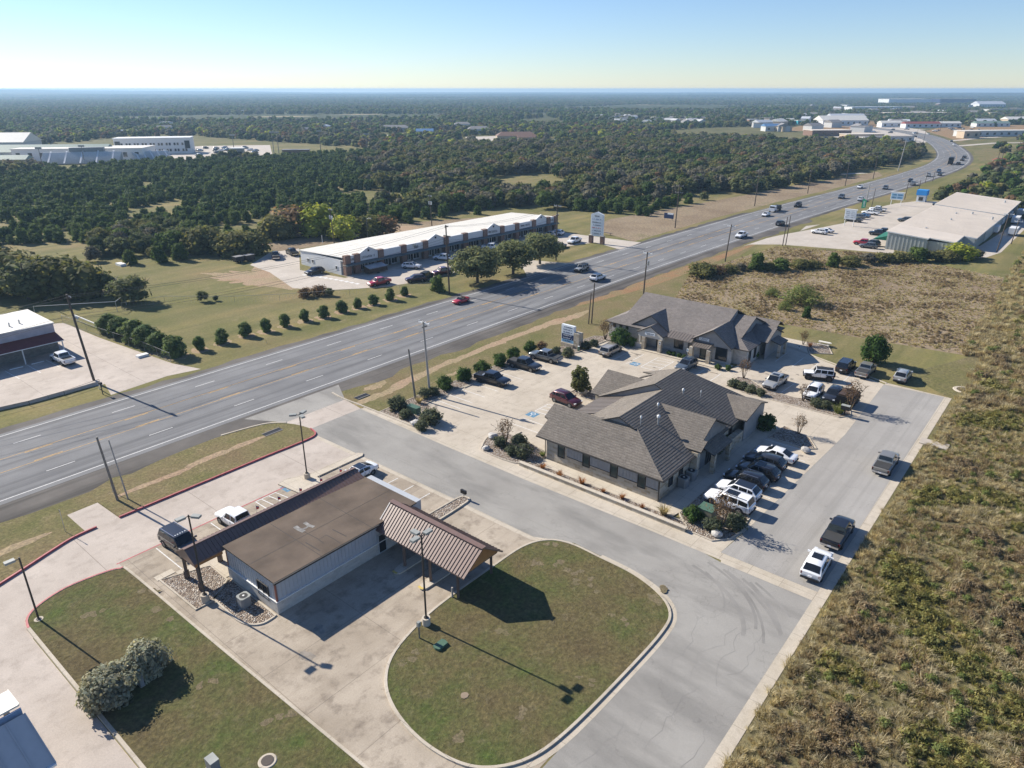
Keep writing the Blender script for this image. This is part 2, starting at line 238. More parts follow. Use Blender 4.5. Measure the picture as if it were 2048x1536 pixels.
# ------------------------------------------------------------------ mesh building
MAT = {}                                              # frame of each Empty
class MB:
    def __init__(s): s.v = []; s.f = []; s.mi = []; s.mats = []; s.sm = []
    def slot(s, m):
        if m not in s.mats: s.mats.append(m)
        return s.mats.index(m)
    def add(s, vs, fs, m, smooth=False):
        o = len(s.v); s.v += [Vector(v) for v in vs]; k = s.slot(m)
        for f in fs: s.f.append([o + i for i in f]); s.mi.append(k); s.sm.append(smooth)
        return s
    def poly(s, pts, m, flip=False):
        return s.add(pts, [list(range(len(pts)))[::-1] if flip else list(range(len(pts)))], m)
    def prism(s, foot, z0, z1, m, top=None):
        """upright prism over a list of (x, y) world points, counter-clockwise or not"""
        n = len(foot); ar = sum(foot[i][0]*foot[(i+1) % n][1] - foot[(i+1) % n][0]*foot[i][1] for i in range(n))
        if ar < 0: foot = foot[::-1]
        vs = [(p[0], p[1], z0) for p in foot] + [(p[0], p[1], z1) for p in foot]
        s.add(vs, [[i, (i+1) % n, n+(i+1) % n, n+i] for i in range(n)], m)
        s.add(vs, [list(range(n, 2*n))], top or m); s.add(vs, [list(range(n))[::-1]], m); return s
    def abox(s, a0, a1, b0, b1, z0, z1, m, top=None):
        return s.prism([W(a0, b0), W(a1, b0), W(a1, b1), W(a0, b1)], z0, z1, m, top)
    def obox(s, c, ax, ay, az, hx, hy, hz, m):
        c = Vector(c); vs = [c + ax*(hx*i) + ay*(hy*j) + az*(hz*k) for k in (-1, 1) for j in (-1, 1) for i in (-1, 1)]
        return s.add(vs, [[0, 2, 3, 1], [4, 5, 7, 6], [0, 1, 5, 4], [2, 6, 7, 3], [0, 4, 6, 2], [1, 3, 7, 5]], m)
    def tube(s, p0, p1, r0, r1, m, n=8, cap=True):
        p0 = Vector(p0); p1 = Vector(p1); d = (p1 - p0).normalized(); u = d.orthogonal().normalized(); w = d.cross(u)
        vs = [p + (u*math.cos(2*math.pi*i/n) + w*math.sin(2*math.pi*i/n))*r for p, r in ((p0, r0), (p1, r1)) for i in range(n)]
        s.add(vs, [[i, (i+1) % n, n+(i+1) % n, n+i] for i in range(n)], m, True)
        if cap: s.add(vs, [list(range(n, 2*n)), list(range(n))[::-1]], m)
        return s
    def bar(s, p0, p1, w, h, m, up=Vector((0, 0, 1))):
        p0 = Vector(p0); p1 = Vector(p1); d = p1 - p0; L = d.length; d.normalize(); sd = d.cross(up)
        if sd.length < 1e-4: sd = Vector((1, 0, 0))
        sd.normalize(); uu = sd.cross(d)
        return s.obox((p0+p1)/2, d, sd, uu, L/2, w/2, h/2, m)
    def strip(s, pts, w, z, m):
        """flat ribbon along points; w = width or (left, right) offsets"""
        l, r = (w/2, -w/2) if not isinstance(w, tuple) else w
        P = [Vector((p[0], p[1], 0)) for p in pts]; vs = []
        for i, p in enumerate(P):
            d = (P[min(i+1, len(P)-1)] - P[max(i-1, 0)]).normalized(); nrm = Vector((-d.y, d.x, 0))
            vs += [p + nrm*l + Vector((0, 0, z)), p + nrm*r + Vector((0, 0, z))]
        return s.add(vs, [[2*i+1, 2*i+3, 2*i+2, 2*i] for i in range(len(P)-1)], m)
    def kerb(s, pts, w, z0, z1, m, closed=False):
        P = [Vector((p[0], p[1], 0)) for p in pts]; n = len(P); vs = []
        for i, p in enumerate(P):
            d = (P[(i+1) % n] - P[i-1]) if closed else (P[min(i+1, n-1)] - P[max(i-1, 0)])
            d.normalize(); nr = Vector((-d.y, d.x, 0))*(w/2)
            for q, z in ((p+nr, z0), (p+nr*0.85, z1), (p-nr*0.85, z1), (p-nr, z0)): vs.append((q.x, q.y, z))
        fs = []
        for i in range(n if closed else n-1):
            j = (i+1) % n
            for k in range(3): fs.append([4*i+k+1, 4*j+k+1, 4*j+k, 4*i+k][::-1])
        if not closed: fs += [[0, 1, 2, 3], [4*n-1, 4*n-2, 4*n-3, 4*n-4]]
        return s.add(vs, fs, m)
    def build(s, name, parent=None, uv=False, sharp=None):
        me = bpy.data.meshes.new(name); inv = MAT[parent.name].inverted() if parent is not None and parent.name in MAT else None
        vs = [inv @ v for v in s.v] if inv else s.v
        me.from_pydata([tuple(v) for v in vs], [], s.f)
        for m in s.mats: me.materials.append(M[m])
        me.polygons.foreach_set('material_index', s.mi); me.polygons.foreach_set('use_smooth', s.sm)
        if uv: add_uv(me)
        me.update()
        if sharp: me.set_sharp_from_angle(angle=R(sharp))
        o = bpy.data.objects.new(name, me); C.objects.link(o)
        if parent is not None:
            o.parent = parent
            if parent.name in MAT: MAT[o.name] = MAT[parent.name]
        return o
def add_uv(me):
    """metres along the slope: u level, v uphill"""
    uvl = me.uv_layers.new(name='UVMap')
    for p in me.polygons:
        n = p.normal; u = Vector((-n.y, n.x, 0))
        u = u.normalized() if u.length > 0.05 else AX.copy()
        v = n.cross(u)
        for li in p.loop_indices:
            c = me.vertices[me.loops[li].vertex_index].co; uvl.data[li].uv = (c.dot(u), c.dot(v))
def tag(o, label=None, cat=None, group=None, kind=None):
    if label: o['label'] = label
    if cat: o['category'] = cat
    if group: o['group'] = group
    if kind: o['kind'] = kind
    return o
def thing(name, label, cat, loc, rz=0.0, group=None):
    o = bpy.data.objects.new(name, None); C.objects.link(o); o.empty_display_size = 0.5
    o.location = loc; o.rotation_euler = (0, 0, rz)
    MAT[o.name] = Matrix.Translation(Vector(loc)) @ Matrix.Rotation(rz, 4, 'Z')
    return tag(o, label, cat, group)
def struct(mb, name, uv=False): return tag(mb.build(name, None, uv), kind='structure')
def smooth(pts, n=6, closed=False):
    P = [Vector((p[0], p[1])) for p in pts]; N = len(P); out = []
    for i in range(N if closed else N-1):
        g = (lambda k: P[k % N]) if closed else (lambda k: P[max(0, min(N-1, k))])
        p0, p1, p2, p3 = g(i-1), g(i), g(i+1), g(i+2)
        for k in range(n):
            t = k/n; out.append(0.5*((2*p1) + (p2-p0)*t + (2*p0-5*p1+4*p2-p3)*t*t + (3*p1-p0-3*p2+p3)*t*t*t))
    if not closed: out.append(P[-1])
    return [(p.x, p.y) for p in out]
def inside(p, poly):
    x, y = p; c = False; j = len(poly)-1
    for i in range(len(poly)):
        if (poly[i][1] > y) != (poly[j][1] > y) and x < (poly[j][0]-poly[i][0])*(y-poly[i][1])/(poly[j][1]-poly[i][1]) + poly[i][0]: c = not c
        j = i
    return c
LAWN_RB = [(20, -38), (50, -38), (50.2, -26), (48.8, -21.8), (45, -19.6), (20, -19.6)]
def ab(pts): return [tuple(W(a, b)[:2]) for a, b in pts]
def px(pts): return [tuple(PX(u, v)[:2]) for u, v in pts]
def sheet(mb, pts, z, m):
    n = len(pts); ar = sum(pts[i][0]*pts[(i+1) % n][1] - pts[(i+1) % n][0]*pts[i][1] for i in range(n))
    if ar < 0: pts = pts[::-1]
    return mb.poly([(p[0], p[1], z) for p in pts], m)
# ------------------------------------------------------------------ sky, sun, air
SUN_AZ, SUN_EL = R(147.5), R(32.5)
wd = bpy.data.worlds.new("World"); S.world = wd; wd.use_nodes = True
wt = wd.node_tree; wt.nodes.clear()
wo = wt.nodes.new('ShaderNodeOutputWorld'); wb = wt.nodes.new('ShaderNodeBackground'); sk = wt.nodes.new('ShaderNodeTexSky')
sk.sky_type = 'NISHITA'; sk.sun_disc = False; sk.sun_elevation = SUN_EL; sk.sun_rotation = R(90) - SUN_AZ
sk.altitude = 200; sk.air_density = 1.0; sk.dust_density = 0.0; sk.ozone_density = 3.0
tm = wt.nodes.new('ShaderNodeMix'); tm.data_type = 'RGBA'; tm.blend_type = 'MULTIPLY'; tm.inputs[0].default_value = 1.0; tm.inputs[7].default_value = (0.94, 1.03, 1.24, 1)
wt.links.new(sk.outputs[0], tm.inputs[6]); wt.links.new(tm.outputs[2], wb.inputs[0]); wt.links.new(wb.outputs[0], wo.inputs[0]); wb.inputs[1].default_value = 0.066
sl = bpy.data.lights.new("sun", 'SUN'); sl.energy = 5.0; sl.angle = R(0.5); sl.color = (1.0, 0.93, 0.82)
so = bpy.data.objects.new("sun", sl); C.objects.link(so)
sd = Vector((math.cos(SUN_AZ)*math.cos(SUN_EL), math.sin(SUN_AZ)*math.cos(SUN_EL), math.sin(SUN_EL)))
so.rotation_euler = sd.to_track_quat('Z', 'Y').to_euler(); so.location = (-60, 60, 120)
S.view_settings.view_transform = 'Standard'; S.view_settings.look = 'None'; S.view_settings.exposure = 0.78; S.view_settings.gamma = 1.0
S.cycles.use_denoising = True; S.cycles.denoiser = 'OPENIMAGEDENOISE'; S.cycles.max_bounces = 5; S.cycles.diffuse_bounces = 2; S.cycles.glossy_bounces = 3; S.cycles.volume_bounces = 0; S.cycles.transmission_bounces = 2; S.cycles.transparent_max_bounces = 6; S.cycles.use_adaptive_sampling = True; S.cycles.adaptive_threshold = 0.012
S.cycles.caustics_reflective = False; S.cycles.caustics_refractive = False; S.cycles.sample_clamp_indirect = 4.0
HAZE = 1.6e-4
hz = MB(); hz.prism([(-12300, -4400), (12300, -4400), (12300, 12300), (-12300, 12300)], -6, 46, 'wire')
hzo = hz.build('haze'); tag(hzo, kind='stuff'); hzo.data.materials.clear()
hm = bpy.data.materials.new('haze_air'); hm.use_nodes = True; hm.node_tree.nodes.clear()
ho = hm.node_tree.nodes.new('ShaderNodeOutputMaterial'); hv = hm.node_tree.nodes.new('ShaderNodeVolumePrincipled')
hv.inputs['Color'].default_value = (0.46, 0.70, 0.95, 1); hv.inputs['Density'].default_value = HAZE; hv.inputs['Anisotropy'].default_value = 0.2
hm.node_tree.links.new(hv.outputs[0], ho.inputs['Volume']); hzo.data.materials.append(hm)
# ------------------------------------------------------------------ the land
def mk_terrain():
    t = NT('terrain', 0.95, 0.08)
    g = t.n('NewGeometry'); ln = t.n('VectorMath', operation='LENGTH'); t.l(g.outputs['Position'], ln.inputs[0])
    far = t.math('MULTIPLY_ADD', ln.outputs['Value'], 1/700, -0.75); cl = t.n('Clamp'); t.l(far, cl.inputs[0]); far = cl.outputs[0]
    # near: mown grass and scrub floor
    a = t.noise(0.05, 7, 0.65); f = t.noise(2.2, 5, 0.8)
    near = t.ramp(a, [(0.28, (0.235, 0.175, 0.095)), (0.45, (0.205, 0.175, 0.082)), (0.6, (0.155, 0.15, 0.06)), (0.75, (0.20, 0.168, 0.085))])
    mow = t.noise(1.0, 4, 0.6, t.scaled(0.012, 0.22)); near = t.mix(0.8, near, t.ramp(mow, [(0.35, (0.72, 0.78, 0.72)), (0.5, (1.0, 1.0, 1.0)), (0.66, (1.3, 1.22, 1.12))]), 'MULTIPLY')
    pt = t.noise(0.3, 6, 0.7); near = t.mix(t.math('MULTIPLY', t.step(pt, 0.55, 0.75), 0.6), near, (0.30, 0.235, 0.14)); near = t.mix(t.math('MULTIPLY', t.step(t.noise(0.022, 4), 0.5, 0.66), 0.6), near, (0.12, 0.125, 0.045))
    near = t.mix(0.7, near, t.ramp(f, [(0.25, (0.5, 0.5, 0.5)), (0.5, (0.95, 0.95, 0.95)), (0.75, (1.5, 1.45, 1.4))]), 'MULTIPLY')
    # far: wooded plain with a few pale clearings
    v = t.n('TexVoronoi'); v.inputs['Scale'].default_value = 0.085; t.l(t.pos(), v.inputs['Vector'])
    w = t.noise(0.010, 6, 0.6); w2 = t.noise(0.0018, 5, 0.6, t.scaled(1.0, 1.6))
    sp = t.n('SeparateColor'); t.l(v.outputs['Color'], sp.inputs[0])
    wood = t.ramp(sp.outputs[0], [(0.0, (0.030, 0.042, 0.018)), (0.5, (0.050, 0.060, 0.026)), (1.0, (0.085, 0.085, 0.042))])
    wood = t.mix(t.step(w, 0.5, 0.72), wood, (0.10, 0.10, 0.05))
    wood = t.mix(t.step(w2, 0.63, 0.66), wood, (0.30, 0.25, 0.15))
    t.col(t.mix(far, near, wood))
    M['terrain'] = t.m
mk_terrain()
rings = [0.0, 15, 40, 80, 140, 220, 330, 480, 700, 1000, 1400, 2000, 2800, 3800, 5000, 6200, 7500, 9000, 10200, 11000, 12000]
NS = 120; gv = [(0, 0, 0)]; gf = []
from mathutils import noise as mnoise
for k, r in enumerate(rings[1:]):
    for i in range(NS):
        an = -0.35 + (math.pi + 0.7)*i/(NS-1); x, y = r*math.cos(an), r*math.sin(an); z = 0.0
        if r > 1800:
            q = min(1, (r-1800)/9000); z = q*(26*mnoise.noise((x/3800, y/3800, 1.3)) + 12*mnoise.noise((x/1300, y/1300, 7.3)))
            z += 75*min(1, max(0, (r-5000)/5000))*max(0, math.cos(an) * (-1) - 0.12)*(0.6 + 0.7*mnoise.noise((an*7, r/5000, 3.0))) + 60*min(1, max(0, (r-5000)/5000))*max(0, math.cos(an) - 0.3)*(0.6 + 0.7*mnoise.noise((an*8, r/5000, 6.0)))
            z = min(38, max(z, -4.5))
        gv.append((x, y, z))
for i in range(NS-1): gf.append([0, 1+i, 2+i])
for k in range(len(rings)-2):
    o0 = 1+k*NS; o1 = o0+NS
    for i in range(NS-1): gf.append([o0+i, o1+i, o1+i+1, o0+i+1])
# the strip under and behind the camera
mb = MB(); mb.add(gv, gf, 'terrain', True); mb.add([(-600, -400, -0.01), (600, -400, -0.01), (600, 0.5, -0.01), (-600, 0.5, -0.01)], [[0, 1, 2, 3]], 'terrain')
struct(mb, 'ground')
# ------------------------------------------------------------------ highway
CL = smooth([(-60, -95.5), (-20, -95.5), (40, -95.5), (100, -95.5), (150, -95), (200, -94), (250, -92.4), (300, -89.8), (350, -86.6), (400, -84), (450, -82.4), (500, -82.6), (550, -87), (600, -95.5), (650, -107), (700, -120), (750, -135), (800, -152), (850, -173), (890, -196), (930, -226), (965, -260)], 10)
def arc():
    P = [Vector(W(a, b)) for a, b in CL]; d = [0.0]
    for i in range(1, len(P)): d.append(d[-1] + (P[i]-P[i-1]).length)
    return P, d
CP, CD = arc()
def at(s, off=0.0, z=0.0):
    """point s metres along the centre line (0 where a = 0), off metres to the far side"""
    s += 60.0; i = max(0, min(len(CD)-2, int(np.searchsorted(CD, s)) - 1)); t = (s - CD[i])/(CD[i+1]-CD[i]); d = (CP[i+1]-CP[i]).normalized()
    p = CP[i].lerp(CP[i+1], t); return Vector((p.x - d.y*off, p.y + d.x*off, z))
def heading(s): d = at(s+1) - at(s-1); return math.atan2(d.y, d.x)
SS = list(np.arange(-55, 1140, 9.0))
def ribbon(mb, o0, o1, z, m, s0=-55, s1=1140, step=9.0):
    ss = [s0 + (s1-s0)*i/max(1, int((s1-s0)/step)) for i in range(int((s1-s0)/step)+1)] if s1-s0 > step else [s0, s1]
    vs = []
    for s in ss: vs += [at(s, o1, z), at(s, o0, z)]
    mb.add(vs, [[2*i, 2*i+1, 2*i+3, 2*i+2] for i in range(len(ss)-1)], m)
mb = MB(); vs = []; r2 = random.Random(3)
for s in np.arange(-55, 1140, 3.0): 
    fade = 1.0 if s < 260 else 0.45
    vs += [at(s, 9.4 + fade*(1.9 + r2.uniform(-0.5, 0.7)), 0.008), at(s, -9.4 - fade*(4.2 + r2.uniform(-0.6, 0.9)), 0.008)]
mb.add(vs, [[2*i, 2*i+1, 2*i+3, 2*i+2] for i in range(len(vs)//2-1)], 'shoulder_gravel'); struct(mb, 'road_shoulder')
mb = MB(); ribbon(mb, -10.0, 9.9, 0.012, 'highway_asphalt')
MK = 0.016
for o in (-9.05, 9.1): ribbon(mb, o-0.07, o+0.07, MK, 'paint_white')
for o in (-1.9, 1.9):
    ribbon(mb, o-0.05, o+0.05, MK, 'paint_yellow')
    s = 58.2 - 12.2*9
    while s < 1000: ribbon(mb, o*0.86-0.07, o*0.86+0.07, MK, 'paint_yellow', s, s+3.2); s += 12.2
for o in (-5.55, 5.55):
    s = 58.2 - 12.2*9
    while s < 1000: ribbon(mb, o-0.06, o+0.06, MK, 'paint_white', s, s+3.15); s += 12.2
struct(mb, 'highway')
# ------------------------------------------------------------------ fields and verges
mb = MB()
sheet(mb, ab([(57.9, -82.6), (57.9, -70.5), (90, -69.3), (104, -65.5), (120, -67), (200, -76.5), (215, -79.2), (200, -81.6), (150, -82.4)]), 0.0045, 'verge_grass')
sheet(mb, ab([(8, -83.2), (46, -82.8), (46, -80), (48, -77), (46, -73.1), (19, -73.1), (8, -69.8)]), 0.005, 'verge_grass')
struct(mb, 'verge')
def ragged(pts, amp, seed, n=5, fq=0.35):
    P = smooth(pts, n, True); c = Vector((sum(p[0] for p in P)/len(P), sum(p[1] for p in P)/len(P))); out = []
    for p in P:
        v = Vector(p); d = (v-c).normalized(); k = mnoise.noise((p[0]*fq, p[1]*fq, seed)) + 0.6*mnoise.noise((p[0]*fq*3, p[1]*fq*3, seed+5)); q = v + d*amp*k; out.append((q.x, q.y))
    return out
mb = MB(); sheet(mb, ab(smooth([(118, -82.2), (128, -79.5), (150, -77.0), (185, -77.0), (210, -78.0), (190, -79.5), (150, -81.2)], 5, True)), 0.0075, 'red_soil'); struct(mb, 'bare_bank')
mb = MB()
sheet(mb, ab([(-30, -11.2), (114.8, -11.6), (121, -19), (136.5, -12.5), (150, -12), (240, -5), (320, 12), (320, 190), (-30, 190)]), 0.0045, 'wild_field'); struct(mb, 'rough_field')
mb = MB(); sheet(mb, ab([(131, -66), (134.6, -43), (135.5, -28.6), (137, -12.9), (150, -12.2), (205, -16), (214, -46), (206, -72), (160, -76)]), 0.0055, 'dry_field'); struct(mb, 'dry_field')
mb = MB(); sheet(mb, ragged(px([(415, 547), (470, 543), (540, 533), (590, 548), (615, 565), (598, 580), (500, 568), (430, 560)]), 4.5, 2, 14), 0.0055, 'bare_soil')
sheet(mb, px(smooth([(760, 465), (800, 452), (850, 455), (845, 462), (790, 472)], 5, True)), 0.0055, 'bare_soil'); 
for i, (a, b, ra, rb) in enumerate(((62, -77, 6, 0.8), (70, -78, 5, 0.9), (80, -78.5, 8, 0.8), (92, -78.8, 9, 0.9), (104, -78.5, 7, 1.0), (112, -77.5, 6, 1.0), (75, -74.5, 4, 0.5), (29, -77.5, 5, 0.5), (38, -78, 6, 0.6), (12, -75.5, 5, 0.6), (3, -74.5, 5, 0.6), (64, -80.2, 2.2, 0.8))):
    sheet(mb, ragged(ab([(a + ra*math.cos(q), b + rb*math.sin(q)) for q in np.linspace(0, 5.9, 14)]), 0.8, i*3.3, 4, 0.9), 0.0085 + i*0.0002 if a > 50 else 0.0685 + i*0.0002, 'bare_soil')
struct(mb, 'bare_patch')
mb = MB(); sheet(mb, ab([(186, -107.3), (240, -107.0), (300, -104), (345, -100.5), (420, -96.5), (440, -104), (350, -118), (290, -124), (215, -134), (196, -130)]), 0.0052, 'dry_field'); sheet(mb, ab([(110, -176), (150, -172), (190, -160), (196, -168), (160, -186), (112, -190)]), 0.0052, 'dry_field'); struct(mb, 'dry_verge')
# ------------------------------------------------------------------ paved lots
mb = MB()
sheet(mb, ab([(-14, -73.2), (9, -69.4), (13.2, -70.9), (18, -72.7), (19.4, -77.8), (22.5, -77.9), (22.7, -73.0), (46.6, -72.95), (48.3, -74.6), (47.7, -65.0), (19.2, -65.0), (19.2, -60), (10.2, -60), (10.2, -22), (-14, -22)]), 0.012, 'lane_concrete')
struct(mb, 'driveway')
mb = MB(); sheet(mb, ab([(19.2, -64.99), (47.7, -64.99), (47.7, -20.31), (10, -20.31), (19.6, -30)]), 0.0108, 'bank_concrete')
mb.strip(ab([(19.0, -64.95), (47.6, -64.95)]), 0.16, 0.017, 'paint_red')
for b in (-56.5, -53.85, -51.2): mb.strip(ab([(42.6, b), (47.2, b)]), 0.11, 0.016, 'paint_white')
for a in (22.65, 25.5, 28.4, 31.1): mb.strip(ab([(a, -64.6), (a, -59.4)]), 0.11, 0.016, 'paint_white')
for p in ([(33.7, -64.7), (33.7, -60.5)], [(36.5, -62.2), (36.5, -60.5)], [(33.7, -64.7), (36.2, -64.7), (36.55, -62.2)], [(34.4, -64.7), (34.8, -60.5)], [(35.3, -64.7), (35.9, -60.6)], [(33.75, -62.4), (36.5, -62.2)]): mb.strip(ab(p), 0.12, 0.0165, 'paint_white')
struct(mb, 'parking_lot')
def access_mark(mb, u, v, rot, s, z):
    """blue square with a white wheelchair figure"""
    c = PX(u, v); ca, sa = math.cos(rot), math.sin(rot); L = lambda x, y: (c.x + (x*ca - y*sa)*s, c.y + (x*sa + y*ca)*s)
    sheet(mb, [L(-0.75, -0.75), L(0.75, -0.75), L(0.75, 0.75), L(-0.75, 0.75)], z, 'paint_blue')
    mb.strip([L(0.32*math.cos(q), -0.18 + 0.32*math.sin(q)) for q in np.linspace(2.2, 6.6, 14)], 0.12*s, z+0.004, 'paint_white')
    mb.strip([L(-0.05, 0.42), L(0.0, 0.0), L(0.3, 0.0), L(0.42, -0.42)], 0.12*s, z+0.0045, 'paint_white')
    sheet(mb, [L(-0.05+0.12*math.cos(q), 0.55+0.12*math.sin(q)) for q in np.linspace(0, 5.6, 9)], z+0.004, 'paint_white')
mb = MB(); access_mark(mb, 578, 975, TH, 1.0, 0.016); access_mark(mb, 1065, 829, TH+math.pi/2, 1.0, 0.018); access_mark(mb, 1270, 728, TH, 1.0, 0.018); struct(mb, 'pavement_marking')
mb = MB()
sheet(mb, ab([(47.75, -75.3), (47.75, -36.4), (49.8, -33.3), (49.6, -26.2), (48.6, -22.7), (45.3, -20.1), (-5, -20.3), (-5, -11.2), (56.2, -11.5), (56.2, -20.5), (57.2, -26), (57.2, -60), (57.2, -75.3)]), 0.0125, 'street_asphalt')
sheet(mb, ab([(44.5, -84.9), (47.5, -79.6), (57.6, -79.6), (60.5, -84.9)]), 0.0115, 'street_asphalt')
struct(mb, 'street')
mb = MB(); sheet(mb, ab([(47.4, -79.59), (47.75, -75.31), (57.0, -75.31), (57.6, -79.59)]), 0.0125, 'lane_concrete')
sheet(mb, ab([(56.21, -11.5), (57.7, -11.55), (57.7, -21.2), (56.21, -20.6)]), 0.0135, 'kerb_concrete')
sheet(mb, ab([(57.8, -25.39), (61.6, -27.85), (62.25, -21.0), (57.8, -21.3)]), 0.0105, 'kerb_concrete'); sheet(mb, ab([(56.55, -20.7), (56.6, -29), (56.4, -45), (56.5, -57), (56.9, -75.2), (57.9, -75.2), (57.85, -54), (58.58, -47.4), (58.58, -25.4), (57.75, -21.25)]), 0.0145, 'kerb_concrete')
mb.strip(ab([(47.55, -74.5), (47.75, -62), (47.8, -48), (47.75, -37), (49.4, -33.6)]), 0.6, 0.017, 'kerb_concrete'); struct(mb, 'gutter')
mb = MB(); sheet(mb, ab([(57.71, -11.55), (114.5, -11.9), (114.3, -20.4), (92.4, -19.75), (62.2, -20.9), (57.71, -21.3)]), 0.0125, 'alley_asphalt'); struct(mb, 'alley')
mb = MB()
sheet(mb, ab([(57.86, -64.2), (57.86, -54), (58.6, -47.2), (60.2, -46), (60.2, -28), (61.5, -27.8), (62.2, -20.91), (92.4, -19.76), (114.3, -20.41), (120, -33.5), (125.5, -37.3), (125.5, -41), (104.4, -41.2), (104.4, -64.4), (96, -64.7), (93.5, -66), (84, -69.5), (64.3, -69.5), (62.4, -64.2)]), 0.012, 'lot_concrete')
for a in (68.6, 71.3, 74.2, 77.2, 80.2, 83.2, 86.2, 89.2): mb.strip(ab([(a, -69.4), (a, -64.4)]), 0.11, 0.0165, 'paint_white')
mb.strip(ab([(66.0, -69.3), (66.0, -64.4)]), 0.11, 0.0165, 'paint_white')
for a in (67.0, 69.3): mb.strip(ab([(a, -55.5), (a, -50.5)]), 0.11, 0.0165, 'paint_white')
for p in ([(72.2, -55.7), (72.2, -51)], [(75.3, -55.7), (75.3, -51)], [(72.2, -55.7), (75.3, -55.7)], [(73.2, -55.7), (73.9, -51)], [(74.3, -55.7), (75.0, -51)], [(72.3, -54), (73, -51)]): mb.strip(ab(p), 0.12, 0.0165, 'paint_white')
for b in (-61.3, -58.3, -55.6, -47.3, -44.4, -41.6): mb.strip(ab([(96.6, b), (102.3, b)]), 0.11, 0.0165, 'paint_white')
for p in ([(96.8, -53), (102.5, -53)], [(96.8, -50), (102.6, -50)], [(96.8, -53), (96.8, -50)], [(102.5, -53), (102.5, -50)], [(98.2, -53), (98.6, -50)], [(99.7, -53), (100.1, -50)], [(101.2, -53), (101.6, -50)]): mb.strip(ab(p), 0.12, 0.0165, 'paint_white')
for b in (-34.4, -31.4, -28.4, -25.4): mb.strip(ab([(101.0, b), (106.2, b+0.3)]), 0.11, 0.0165, 'paint_white')
for b in (-37.0, -34.0, -31.2, -28.4, -25.6): mb.strip(ab([(113.4 + (b+37)*-0.15, b), (118.8 + (b+37)*-0.3, b)]), 0.11, 0.0165, 'paint_white')
for a in (67.7, 70.5, 73.2, 76.0, 78.8, 81.6, 84.4): mb.strip(ab([(a, -27.6), (a, -21.3)]), 0.11, 0.0165, 'paint_white')
struct(mb, 'office_parking_lot')
mb = MB(); sheet(mb, ab([(60.25, -45.9), (61.9, -45.9), (61.9, -29.9), (61.9, -27.7), (60.25, -27.9)]), 0.10, 'walk_concrete'); sheet(mb, ab([(61.91, -30.3), (89, -30.2), (89, -27.3), (61.91, -27.7)]), 0.10, 'walk_concrete')
sheet(mb, ab([(103.9, -62), (106.9, -62), (106.9, -41.5), (103.9, -41.3)]), 0.10, 'walk_concrete'); sheet(mb, ab([(123.5, -41), (126.5, -41), (126.5, -36.5), (120.5, -34)]), 0.09, 'walk_concrete')
struct(mb, 'footpath')
mb = MB()
sheet(mb, px([(540, 505), (598, 497), (600, 540), (690, 556), (1115, 463), (1165, 470), (1282, 485), (1243, 500), (1190, 485), (1132, 493), (1070, 505), (1035, 512), (985, 515), (905, 547), (860, 560), (760, 575), (640, 581), (585, 576), (540, 545), (500, 530)]), 0.011, 'far_concrete')
sheet(mb, px([(1025, 518), (1060, 520), (1105, 524), (1160, 527), (1172, 531), (1140, 545), (1060, 568), (1048, 540)]), 0.0105, 'far_concrete')
for i in range(11):
    u = 607 + i*10.5; v = 549 + i*1.25 + (0.05*i*i)
    mb.strip(px([(u, v), (u+5, v+2.2)]), 0.9, 0.016, 'paint_white')
struct(mb, 'mall_parking_lot')
mb = MB(); sheet(mb, px([(1484, 493), (1535, 476), (1562, 470), (1605, 462), (1690, 446), (1715, 430), (1735, 420), (1790, 407), (1838, 402), (1905, 404), (1880, 414), (1776, 462), (1790, 508), (1690, 499), (1560, 489), (1500, 489)]), 0.011, 'far_concrete')
sheet(mb, px([(1840, 512), (1925, 518), (1972, 515), (2002, 505), (2060, 448), (2060, 418), (2010, 460), (1960, 492)]), 0.0105, 'far_concrete')
sheet(mb, px([(1600, 462), (1640, 449), (1612, 452)]), 0.0105, 'far_concrete'); struct(mb, 'warehouse_lot')
mb = MB(); sheet(mb, px([(-60, 825), (-60, 740), (100, 648), (128, 646), (200, 676), (345, 727), (402, 738), (335, 752), (222, 790), (210, 768), (0, 817)]), 0.011, 'lane_concrete')
for p in ([(10, 742), (40, 758)], [(54, 730), (82, 746)], [(92, 720), (120, 735)]): mb.strip(px(p), 0.14, 0.016, 'paint_white')
struct(mb, 'forecourt')
# far tracks and yards
mb = MB()
for pts, w in (([(1640, 349), (1690, 348), (1730, 346)], 4), ([(1915, 292), (1990, 286), (2060, 285)], 7), ([(1890, 283), (1960, 276), (2000, 274)], 6), ([(1700, 272), (1780, 262), (1840, 258)], 14)): mb.strip(px(pts), w, 0.009, 'far_concrete')
sheet(mb, px([(1640, 262), (1800, 252), (1850, 262), (1870, 280), (1830, 290), (1700, 286)]), 0.0095, 'far_concrete')
sheet(mb, px([(1850, 262), (1920, 283), (1990, 270), (2060, 258), (2060, 250), (1900, 250)]), 0.0055, 'red_soil')
sheet(mb, px([(1550, 262), (1660, 240), (1760, 242), (1800, 250), (1660, 262)]), 0.0056, 'red_soil')
sheet(mb, px([(1945, 300), (2060, 286), (2060, 330), (1960, 322)]), 0.0055, 'verge_grass')
sheet(mb, px([(-40, 330), (60, 316), (250, 305), (400, 292), (540, 290), (545, 310), (470, 318), (300, 320), (100, 330)]), 0.0095, 'far_concrete')
sheet(mb, px([(520, 300), (600, 297), (740, 302), (760, 306), (620, 312), (540, 310)]), 0.0055, 'mown_field')
sheet(mb, px([(930, 274), (990, 272), (1000, 281), (940, 283)]), 0.0095, 'far_concrete'); sheet(mb, px([(760, 268), (812, 268), (812, 273), (765, 273)]), 0.0095, 'far_concrete')
struct(mb, 'far_yards')
mb = MB(); ra = random.Random(17)
